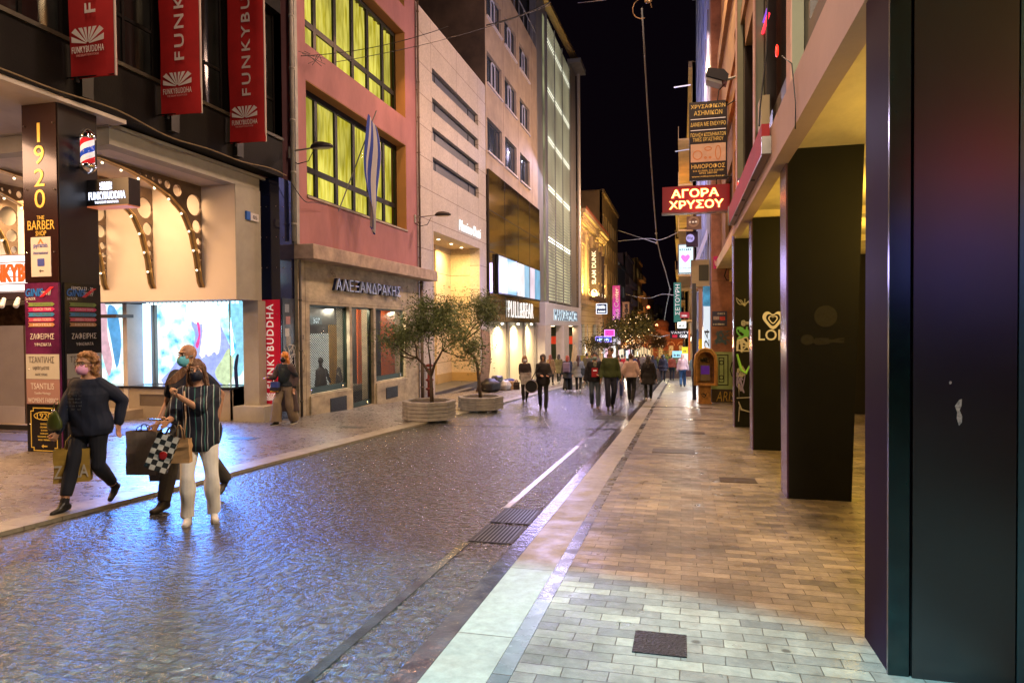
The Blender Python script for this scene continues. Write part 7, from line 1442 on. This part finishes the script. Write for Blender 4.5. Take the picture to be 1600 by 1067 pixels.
# 1 striding woman
A = person('woman striding left in a dark blue sweater and leggings, pink mask and glasses', -6.02, 5.86, 8, 1.61, hair='curly', hairc=(.34, .16, .05), skin=0, fat=1.18, topc=(.010, .016, .040), topfat=.020, hem=-.12, pants='slim', pantc=(.008, .011, .022), shoe=(.01, .01, .01), mask=(.92, .45, .74), glasses=True, lod=0, seed=1, lift=.04,
    pose=dict(fr=(-.08, -.32, 0, 6), fl=(.08, .27, .07, 36), hr=(-.21, -.26, .80), hl=(.25, .12, .90), er=(-.5, .8, -.2), el=(.5, 1, 0), hip=.035, hy=-4, hp=-3, gripr=True, lean=3), mats=dict(crop=.22, topname='sweater'))
W = A['W']; hw = W(A['hands'][-1]); SH = M('sequin_print', (.16, .20, .24), .3, .6, var=.8, vs=60, local=True)
R = random.Random(5)
for i in range(6):
    pm = MB()
    for j in range(14):
        if R.random() < .75: a_ = -.09+j*.012; zz = 1.20-i*.035; th = a_/.19; pm.add([(a_-.02, -.172-.012*math.cos(th*2)-.012, zz), (a_-.012, -.172-.012*math.cos(th*2)-.012, zz), (a_-.012, -.172-.012*math.cos(th*2)-.014, zz+.018*R.random()+.006), (a_-.02, -.172-.012*math.cos(th*2)-.014, zz+.014)], [(0, 1, 2, 3)])
    pm.build('print_line', SH, A['t'], local=True)
for k in (0, 1):
    sk = MB(); a = A['ft'][k]; kn = A['knee'][1 if k == 0 else -1]; sk.cap(a, a.lerp(kn, .12), .043, .042, 10); sk.build('sock', cloth('black_sock', (.012, .012, .014)), A['t'], smooth=True, local=True)
YP = M('mustard_paper', (.40, .26, .045), .65, var=.2, vs=7, bump=.25, bs=20, local=True)
bg1 = bag(hw+Vector((.06, .12, -.05)), .33, .13, .34, 34, YP, 'mustard paper carrier with large pale letters in the striding woman hand', hcol=M('mustard_cord', (.3, .2, .05), .7, var=0), seed=2, hl=.14)
def onbag(t, s_, x, z, w, h, mat, y, depth=.002, bold=0, nm='lettering'):
    o = text(s_, Vector((x, y, z)), UX, UZ, w, h, mat, None, name=nm, depth=depth, bold=bold); L_ = o.location.copy(); o.data.transform(Matrix.Translation(L_)); o.location = (0, 0, 0); o.parent = t; return o
onbag(bg1, 'ZARA', -.155, .05, .31, .13, M('pale_bag_print', (.52, .48, .40), .5, var=0, local=True), -.076, bold=.01)
g_ = thing('handbag', hw+Vector((-.02, -.02, .02)), 'small olive green handbag hanging at the striding woman hip', 'handbag'); GB_ = M('olive_green_leather', (.075, .10, .015), .4, var=.25, vs=8, bump=.15, local=True)
b = MB(); b.loft([((0, 0, .02), .08, .035), ((0, 0, .06), .115, .05), ((0, 0, .13), .11, .045), ((0, 0, .20), .075, .035), ((0, 0, .27), .035, .02)], 16); b.build('pouch', GB_, g_, smooth=True, local=True); MB().tube([(-.03, 0, .26), (-.02, .02, .36), (.03, .04, .40), (.05, .02, .34), (.03, 0, .26)], .006).build('strap', GB_, g_, smooth=True, local=True); MB().ell((0, -.02, .27), .016).build('clasp', CHROME, g_, smooth=True, local=True); g_.location = hw+Vector((.0, -.03, -.0)); g_.scale = (.8, .8, .8)
# 2 woman with white trousers
ST = bpy.data.materials.new('navy_striped_cloth'); ST.use_nodes = True; n = ST.node_tree.nodes; L = ST.node_tree.links; b_ = n['Principled BSDF']; b_.inputs['Roughness'].default_value = .8
g = n.new('ShaderNodeTexCoord'); s3 = n.new('ShaderNodeSeparateXYZ'); L.new(g.outputs['Object'], s3.inputs[0]); nz = n.new('ShaderNodeTexNoise'); nz.inputs['Scale'].default_value = 3; L.new(g.outputs['Object'], nz.inputs['Vector'])
a1 = n.new('ShaderNodeMath'); a1.operation = 'MULTIPLY_ADD'; a1.inputs[1].default_value = .05; L.new(nz.outputs['Fac'], a1.inputs[0]); L.new(s3.outputs[0], a1.inputs[2])
def stripes(k, wd):
    a = n.new('ShaderNodeMath'); a.operation = 'MULTIPLY'; a.inputs[1].default_value = k; L.new(a1.outputs[0], a.inputs[0]); f = n.new('ShaderNodeMath'); f.operation = 'FRACT'; L.new(a.outputs[0], f.inputs[0]); c = n.new('ShaderNodeMath'); c.operation = 'LESS_THAN'; c.inputs[1].default_value = wd; L.new(f.outputs[0], c.inputs[0]); return c
m1 = n.new('ShaderNodeMix'); m1.data_type = 'RGBA'; m1.inputs[6].default_value = (.008, .011, .028, 1); m1.inputs[7].default_value = (.42, .45, .48, 1); L.new(stripes(19, .10).outputs[0], m1.inputs[0])
m2 = n.new('ShaderNodeMix'); m2.data_type = 'RGBA'; m2.inputs[7].default_value = (.05, .22, .20, 1); L.new(m1.outputs[2], m2.inputs[6]); L.new(stripes(12.3, .07).outputs[0], m2.inputs[0]); L.new(m2.outputs[2], b_.inputs['Base Color'])
LOCKS = []
def lock(q, H, s, sh):     # the strand she pulls out to the side
    q = MB()
    for i in range(9):
        o_ = .007*(i-4); q.tube([H((-.06, -.02+o_*.3, .03-o_)), H((-.12, -.08, .0+o_*1.6)), H((-.19, -.15, -.07+o_*1.3)), H((-.27, -.22, -.12+o_*.3))], [.014, .009, .007, .003], 5)
    LOCKS.append(q)
Bp = person('woman in white trousers and navy striped blouse, black mask, holding out her hair', -4.54, 5.66, 36, 1.56, hair='long', hairc=(.14, .06, .025), skin=0, fat=1.12, sleeve='elbow', topfat=.016, hem=-.16, pants='jeans', pantc=(.93, .92, .90), shoe=(.85, .85, .85), sole=(.45, .44, .42), mask=(.012, .016, .04), lod=0, seed=4,
    pose=dict(fl=(.13, .05, 0, 0), fr=(-.12, -.03, 0, 0), hr=(-.27, -.36, 1.12), hl=(-.17, -.31, 1.37), er=(-.3, .5, -1), el=(.1, -.35, -1.6), ht=-7, hy=-6, hp=-10, lean=1, gripl=True, griprr=1, sdr=(0, 0, 1)), mats=dict(top=ST, topname='blouse'), extra=dict(hair=lock))
[q_.build('hair_strands', MATS['hair_139059'], Bp['t'], smooth=True, local=True) for q_ in LOCKS]
W = Bp['W']; hr = W(Bp['hands'][-1]); hl_ = W(Bp['hands'][1])
t = thing('phone', hr, 'dark phone lying in the hand of the woman with striped blouse', 'phone'); t.rotation_euler = (rad(-6), rad(4), rad(20)); bev(MB().box(-.13, .02, -.10, -.02, .018, .027).build('case', M('phone_black', (.01, .01, .012), .1, var=0), t, local=True), .003); MB().box(-.125, .015, -.096, -.024, .0272, .028).build('display', M('phone_glass', (.02, .02, .03), .04, var=0), t, local=True)
CHK = bpy.data.materials.new('checkered_paper'); CHK.use_nodes = True; n = CHK.node_tree.nodes; L = CHK.node_tree.links; g = n.new('ShaderNodeTexCoord'); mp = n.new('ShaderNodeMapping'); mp.inputs['Scale'].default_value = (1, .001, 1); mp.inputs['Location'].default_value = (.003, .3, .002); L.new(g.outputs['Object'], mp.inputs[0]); ck = n.new('ShaderNodeTexChecker'); ck.inputs['Scale'].default_value = 21; ck.inputs['Color1'].default_value = (.62, .64, .62, 1); ck.inputs['Color2'].default_value = (.02, .02, .02, 1); L.new(mp.outputs[0], ck.inputs['Vector']); L.new(ck.outputs[0], n['Principled BSDF'].inputs['Base Color']); n['Principled BSDF'].inputs['Roughness'].default_value = .4
fw = W(Bp['elb'][-1]).lerp(hr, .45)
bc = bag(fw+Vector((-.02, -.16, .0)), .19, .07, .33, 20, CHK, 'black and white checkered carrier with a red cherry, on the forearm of the striped woman', hl=.10, seed=3); bc.rotation_euler = (0, rad(22), rad(26)); 
MB().ell((.02, -.042, .15), (.036, .008, .040)).build('cherry_print', M('cherry_red', (.35, .01, .01), .3, var=0, local=True), bc, smooth=True, local=True)
bb = bag(fw+Vector((.14, -.04, -.04)), .20, .08, .22, 14, M('kraft_paper', (.46, .28, .13), .7, var=.12, bump=.1, local=True), 'tan paper carrier behind the checkered one on the same forearm', hl=.12, hcol=M('tan_cord', (.35, .22, .12), .7, var=0), seed=5)
st_ = MB(); st_.tube([Bp['sh'][-1]+Vector((.03, -.10, .02)), Vector((-.10, -.20, 1.05)), Vector((-.12, -.20, .85))], .008, 6); tag(st_.build('shoulder_strap', M('tan_strap', (.45, .32, .22), .6, var=0), Bp['t'], smooth=True, local=True))
# 3 bald man behind
C3 = person('bald man in a dark navy shirt and blue mask, half hidden behind the striped woman', -5.20, 6.34, 4, 1.76, hair='stubble', skin=1, fat=1.08, topc=(.010, .014, .035), sleeve='short', topfat=.012, pants='straight', pantc=(.07, .065, .06), shoe=(.05, .045, .045), mask=(.16, .62, .80), lod=0, seed=6,
    pose=dict(fr=(-.06, -.36, 0, 4), fl=(.12, .44, .09, 40), hr=(-.26, -.16, .86), hl=(.26, .10, .90), hip=.04, hy=-12, gripr=True), mats=dict(topname='shirt'))
hw = C3['W'](C3['hands'][-1]); GP = M('grey_taupe_plastic', (.23, .19, .16), .55, var=.25, vs=8, bump=.4, bs=12, local=True)
bag(hw+Vector((-.12, -.05, -.0)), .34, .14, .46, 10, GP, 'grey taupe carrier hanging left, the outermost of the bald man bags', seed=7, hl=.07, group=None); bag(hw+Vector((.09, .03, -.03)), .32, .12, .50, 25, M('grey_green_plastic', (.20, .18, .165), .55, var=.25, vs=8, bump=.4, bs=12, local=True), 'second grey carrier behind the white trousers, nearer the bald man leg', seed=9, hl=.07)
# 4 woman with orange hair
D4 = person('woman with bright orange hair, black mask, long grey open coat and wide tan trousers', -8.84, 13.92, -6, 1.66, hair='bob', hairc=(.75, .26, .02), skin=0, topc=(.012, .02, .03), coat=(.0, .0), hem=-.02, pants='wide', pantc=(.24, .19, .13), shoe=(.012, .012, .012), sole=(.75, .72, .6), mask=(.01, .01, .01), lod=0, seed=8, lift=.04, pose=dict(fr=(-.10, -.22, 0, 0), fl=(.10, .20, 0, 0), hr=(-.20, -.36, 1.12), hl=(.22, .05, .86), hip=.03, er=(-.3, 1, -.5)))
ct = MB(); S_ = 1.66/1.7
for k in (1, -1): ct.cap(D4['sh'][k], D4['elb'][k], .078, .062, 12); ct.cap(D4['elb'][k], D4['elb'][k].lerp(D4['hands'][k], .8), .06, .052, 12)
p0 = D4['pel']; rr_ = []
for z, rx, ry, dy in ((-.58, .25, .17, .13), (-.3, .23, .16, .10), (0, .20, .14, .06), (.2, .18, .125, .03), (.40, .185, .115, .015), (.47, .14, .09, .01)): rr_.append((p0+Vector((0, dy, z)), rx, ry))
ct.loft(rr_, 18); blob('coat', ct, cloth('grey_mauve_coat', (.085, .062, .066)), D4['t'], .009, .008, 12, 3)
vs_ = MB(); vs_.loft([(p0+Vector((0, -.055, .05)), .13, .085), (p0+Vector((0, -.06, .3)), .13, .085), (p0+Vector((0, -.05, .42)), .11, .07)], 14); vs_.build('vest', cloth('dark_teal_vest', (.015, .03, .035)), D4['t'], smooth=True, local=True)
w4 = D4['W'](Vector((-.10, -.22, .95))); t = thing('handbag', w4, 'small blue and black handbag at the orange-haired woman waist', 'handbag'); bev(MB().box(-.10, .10, -.05, .05, -.10, .04).build('case', M('blue_bag', (.06, .10, .35), .35, var=.3, local=True), t, local=True), .02); MB().box(-.11, .11, -.055, .055, -.16, -.09).build('base', CABLE, t, local=True); MB().tube([(-.08, 0, .04), (-.02, .05, .3), (.03, .10, .5)], .005).build('strap', CABLE, t, local=True)
hw = D4['W'](D4['hands'][-1]); bag(D4['W'](Vector((-.16, -.16, 1.05))), .20, .08, .24, -10, M('yellow_plastic', (.75, .42, .02), .5, var=.2, bump=.3, local=True), 'small yellow carrier beside the blue handbag', seed=8, hl=.06)
# middle distance
def far(label, x, y, hd, h, lod=2, **k): return person(label, x, y, hd, h, lod=lod, **k)
WA = dict(fr=(-.08, -.20, 0, 4), fl=(.08, .22, .05, 30), hip=.02); WB = dict(fl=(.08, -.20, 0, 4), fr=(-.08, .22, .05, 30), hip=.02)
e = far('woman in dark jacket clutching a pale carrier before the lit boards', -5.38, 23.4, 20, 1.62, hair='bob', hairc=(.35, .17, .08), mask=(.65, .65, .65), topc=(.03, .02, .022), topfat=.02, hem=-.15, pantc=(.015, .014, .016), pose=dict(hr=(-.10, -.28, 1.02), hl=(.12, -.28, 1.05), **WA), lod=2, lift=.0, seed=10)
bag(e['W'](Vector((.0, -.33, 1.10))), .38, .10, .40, 25, M('pale_carrier', (.50, .46, .44), .6, var=.4, vs=12, local=True), 'pale printed carrier held up by the woman before the lit boards', seed=11, hl=.05)
lump_ = e['W'](Vector((-.30, -.05, .80))); bag(lump_, .22, .12, .26, 10, M('dark_brown_leather', (.05, .025, .02), .5, var=.2, local=True), 'dark brown bag hanging at the same woman left side', seed=12, hl=.1, kind='handbag', cat='handbag')
e = far('person in black with hooded head bent over a phone, round black bag at side', -4.04, 20.0, 12, 1.66, hair='hood', hairc=(.10, .08, .08), topc=(.02, .016, .018), topfat=.03, hem=-.16, pantc=(.012, .012, .016), shoe=(.02, .02, .02), sole=(.6, .6, .6), pose=dict(hr=(-.08, -.26, 1.08), hl=(.16, -.28, 1.06), hp=22, **WB), scarf=(.16, .13, .13), seed=13)
t = thing('round_bag', e['W'](Vector((-.34, -.05, .72))), 'round black bag with pale rim carried by the hooded person', 'bag'); MB().tube([(0, -.06, 0), (0, .06, 0)], .20, 20).build('drum', cloth('black_nylon', (.012, .012, .014), .6), t, local=True); MB().tube([(.19*math.cos(a), -.065, .19*math.sin(a)) for a in [i*.35 for i in range(19)]], .012, 6).build('rim', cloth('pale_piping', (.4, .35, .32)), t, local=True); MB().tube([(0, 0, .2), (.12, -.05, .42), (.28, -.05, .62)], .014, 6).build('strap', cloth('black_nylon', (.012, .012, .014), .6), t, local=True)
e = far('man in open black jacket over a red print shirt and faded jeans, walking toward us', -2.64, 21.2, 10, 1.74, hairc=(.02, .012, .01), skin=1, mask=(.30, .45, .45), topc=(.012, .012, .016), topfat=.03, hem=-.12, pants='jeans', pantc=(.09, .12, .15), shoe=(.10, .05, .05), sole=(.6, .55, .5), pose=dict(hr=(-.30, -.02, .85), hl=(.10, -.26, 1.03), **WB), seed=14)
mb = MB().box(-.11, .09, -.19, -.165, .98, 1.26); o = bev(mb.build('red_shirt_front', cloth('red_shirt', (.42, .02, .03)), e['t'], local=True), .01); MB().box(-.06, .05, -.196, -.19, 1.17, 1.20).build('white_print', WHT, o, local=True); MB().cap((0, -.1, 1.30), (0, -.145, 1.42), .075, .05).build('scarf_front', cloth('sage_scarf', (.28, .30, .24)), e['t'], smooth=True, local=True)
far('tall man in a dark green sweater and navy trousers walking beside the man in black', -2.14, 21.0, 12, 1.88, hairc=(.03, .018, .012), skin=1, topc=(.045, .065, .018), topfat=.015, hem=-.05, pants='straight', pantc=(.012, .016, .035), shoe=(.01, .01, .01), sole=(.5, .5, .5), pose=dict(hy=-35, hr=(-.27, -.08, .86), hl=(.27, .02, .84), **WA), seed=15)
far('man in rolled-sleeve pink shirt and black trousers walking away', -1.74, 24.1, 175, 1.72, hairc=(.06, .025, .018), skin=1, topc=(.50, .36, .32), sleeve='roll', topfat=.03, hem=-.06, pants='straight', pantc=(.012, .012, .014), mats=dict(neck=.03), pose=dict(hl=(.30, .05, .86), hr=(-.30, -.05, .86), **WB), seed=16)
far('woman all in black with long black hair and heels walking away on the white kerb', -1.18, 24.9, 182, 1.66, hair='long', hairc=(.012, .008, .008), topc=(.008, .007, .008), topfat=.03, coat=(.28, .08), pants='slim', pantc=(.01, .01, .01), shoe=(.6, .6, .6), pose=dict(**WA), seed=17)
e = far('woman walking away with a lilac backpack and wide black trousers', -5.08, 30.8, 178, 1.64, hair='bob', hairc=(.35, .06, .04), topc=(.03, .035, .06), topfat=.05, coat=(.28, .04), pants='wide', pantc=(.012, .013, .02), shoe=(.6, .6, .6), pose=dict(**WA), seed=18)
t = thing('backpack', e['W'](Vector((0, .24, 1.12))), 'lilac backpack on the woman in wide black trousers', 'backpack'); t.rotation_euler = (0, 0, rad(178)); bev(MB().box(-.16, .16, -.08, .09, -.24, .22).build('pack', cloth('lilac_nylon', (.22, .18, .34)), t, local=True), .05, 3); bev(MB().box(-.12, .12, .09, .13, -.2, .0).build('pocket', cloth('lilac_nylon2', (.17, .14, .30)), t, local=True), .02)
e = far('woman walking away in a loose grey blue top, dark bag on right shoulder', -4.52, 30.4, 185, 1.66, hair='long', hairc=(.07, .02, .03), topc=(.20, .22, .27), topfat=.03, coat=(.22, .05), pantc=(.02, .02, .02), shoe=(.6, .6, .6), pose=dict(**WB), seed=19)
bag(e['W'](Vector((-.27, .06, 1.30))), .30, .14, .32, 5, cloth('steel_blue_bag', (.04, .06, .10)), 'dark blue shoulder bag of the woman in grey blue', seed=14, hl=.22, kind='shoulder_bag')
far('woman in a brown coat beyond the hooded person on the left pavement', PY(860, 590, 37).x, 37, 175, 1.66, hair='long', hairc=(.22, .05, .03), topc=(.22, .14, .08), topfat=.03, coat=(.3, .05), pantc=(.02, .02, .02), lift=.03, pose=WA, seed=20)
far('person in an olive coat seen between the columns on the left pavement', PY(873, 590, 39).x, 39, 180, 1.68, hair='bob', hairc=(.05, .03, .02), topc=(.13, .11, .05), topfat=.03, coat=(.3, .05), pantc=(.02, .02, .02), shoe=(.5, .5, .5), lift=.03, pose=WB, seed=21)
far('person in lavender pink top and blue jeans walking away on the right pavement', .02, 37, 178, 1.76, hair='hood', hairc=(.55, .38, .38), topc=(.52, .38, .48), topfat=.03, hem=-.05, pants='jeans', pantc=(.03, .09, .22), shoe=(.02, .02, .02), pose=WA, seed=22)
bag(Vector((.32, 37.0, gz(37)+1.05)), .26, .12, .34, 0, cloth('maroon_bag', (.06, .02, .025)), 'dark maroon bag at the side of the lavender-topped walker', seed=15, hl=.16, kind='shoulder_bag')
far('person in a long grey green coat by the shop fronts at right, walking away', .68, 41.5, 178, 1.70, hair='long', hairc=(.03, .03, .03), topc=(.16, .20, .20), topfat=.03, coat=(.4, .08), pantc=(.02, .02, .02), pose=WB, seed=23)
far('person in a dark hooded coat mid-pavement beyond the white kerb end', PY(1036, 580, 44).x, 44, 180, 1.72, hair='bob', hairc=(.012, .01, .02), topc=(.014, .012, .03), topfat=.07, coat=(.2, .06), pantc=(.012, .012, .02), pose=WA, seed=24)
far('person with an orange and blue backpack top farther off at right', PY(1050, 580, 47).x, 47, 180, 1.72, hairc=(.03, .02, .02), topc=(.30, .06, .03), topfat=.03, pantc=(.012, .012, .02), pose=WB, seed=25)
far('person hidden behind the green sweater man, pale top, blue trousers', PY(966, 590, 27).x, 27, 15, 1.66, hair='bob', hairc=(.08, .04, .03), topc=(.45, .38, .34), pants='jeans', pantc=(.02, .035, .12), pose=WB, seed=26)
far('person in a bright red jacket in the crowd past the pink shirt', PY(972, 575, 46).x, 46, 178, 1.72, hairc=(.03, .02, .02), topc=(.50, .02, .03), topfat=.03, pantc=(.02, .02, .02), pose=WA, seed=27)
cr = random.Random(8); CC = [(.03, .03, .05), (.08, .02, .02), (.10, .09, .06), (.25, .22, .20), (.02, .03, .10), (.015, .015, .02), (.35, .30, .25), (.05, .08, .05)]
crowd = [(917, 40), (925, 47), (990, 50), (995, 58), (1004, 62), (1009, 55), (1020, 46), (1027, 60), (1016, 70), (983, 64), (1042, 62), (1060, 66), (1056, 58), (934, 60), (977, 72), (1000, 78), (1064, 50), (950, 52), (1046, 76), (1033, 84)]
AD = ['black', 'maroon', 'drab', 'grey', 'navy', 'charcoal', 'beige', 'dark green']
for i, (px, Y) in enumerate(crowd):
    ci = (i*5+2) % 8; back = i % 3 != 1
    far('distant walker in %s top, %s' % (AD[ci], ('left of the thin trees', 'by the blue neon board', 'before the fairy-lit tree', 'behind the woman in black', 'beside the bushy plant, nearer side', 'just left of the bushy plant', 'right in front of the bushy plant', 'beyond the bushy plant', 'small, before the lit kiosk', 'past the red jacket', 'right of the bushy plant', 'close to the right shop fronts', 'under the small hanging signs', 'before the lit left shop windows', 'far off left of the kiosk', 'among the farthest people at the kiosk', 'hugging the right-hand shops', 'between the thin trees and the couple', 'tiny, past the plant on the right', 'smallest, straight down the street')[i]),
        PY(px, 580, Y).x, Y, (178 if back else 6)+cr.uniform(-8, 8), cr.uniform(1.6, 1.82), lod=3, hair=cr.choice(['short', 'long', 'bob']), hairc=cr.choice([(.02, .012, .01), (.12, .06, .03), (.04, .03, .02)]), topc=CC[ci], topfat=.04, coat=cr.choice([None, (.25, .05)]), pantc=cr.choice([(.02, .02, .025), (.03, .05, .10), (.05, .045, .04)]), pose=WA if i % 2 else WB, seed=30+i, group='far walkers in the crowd')
bake()
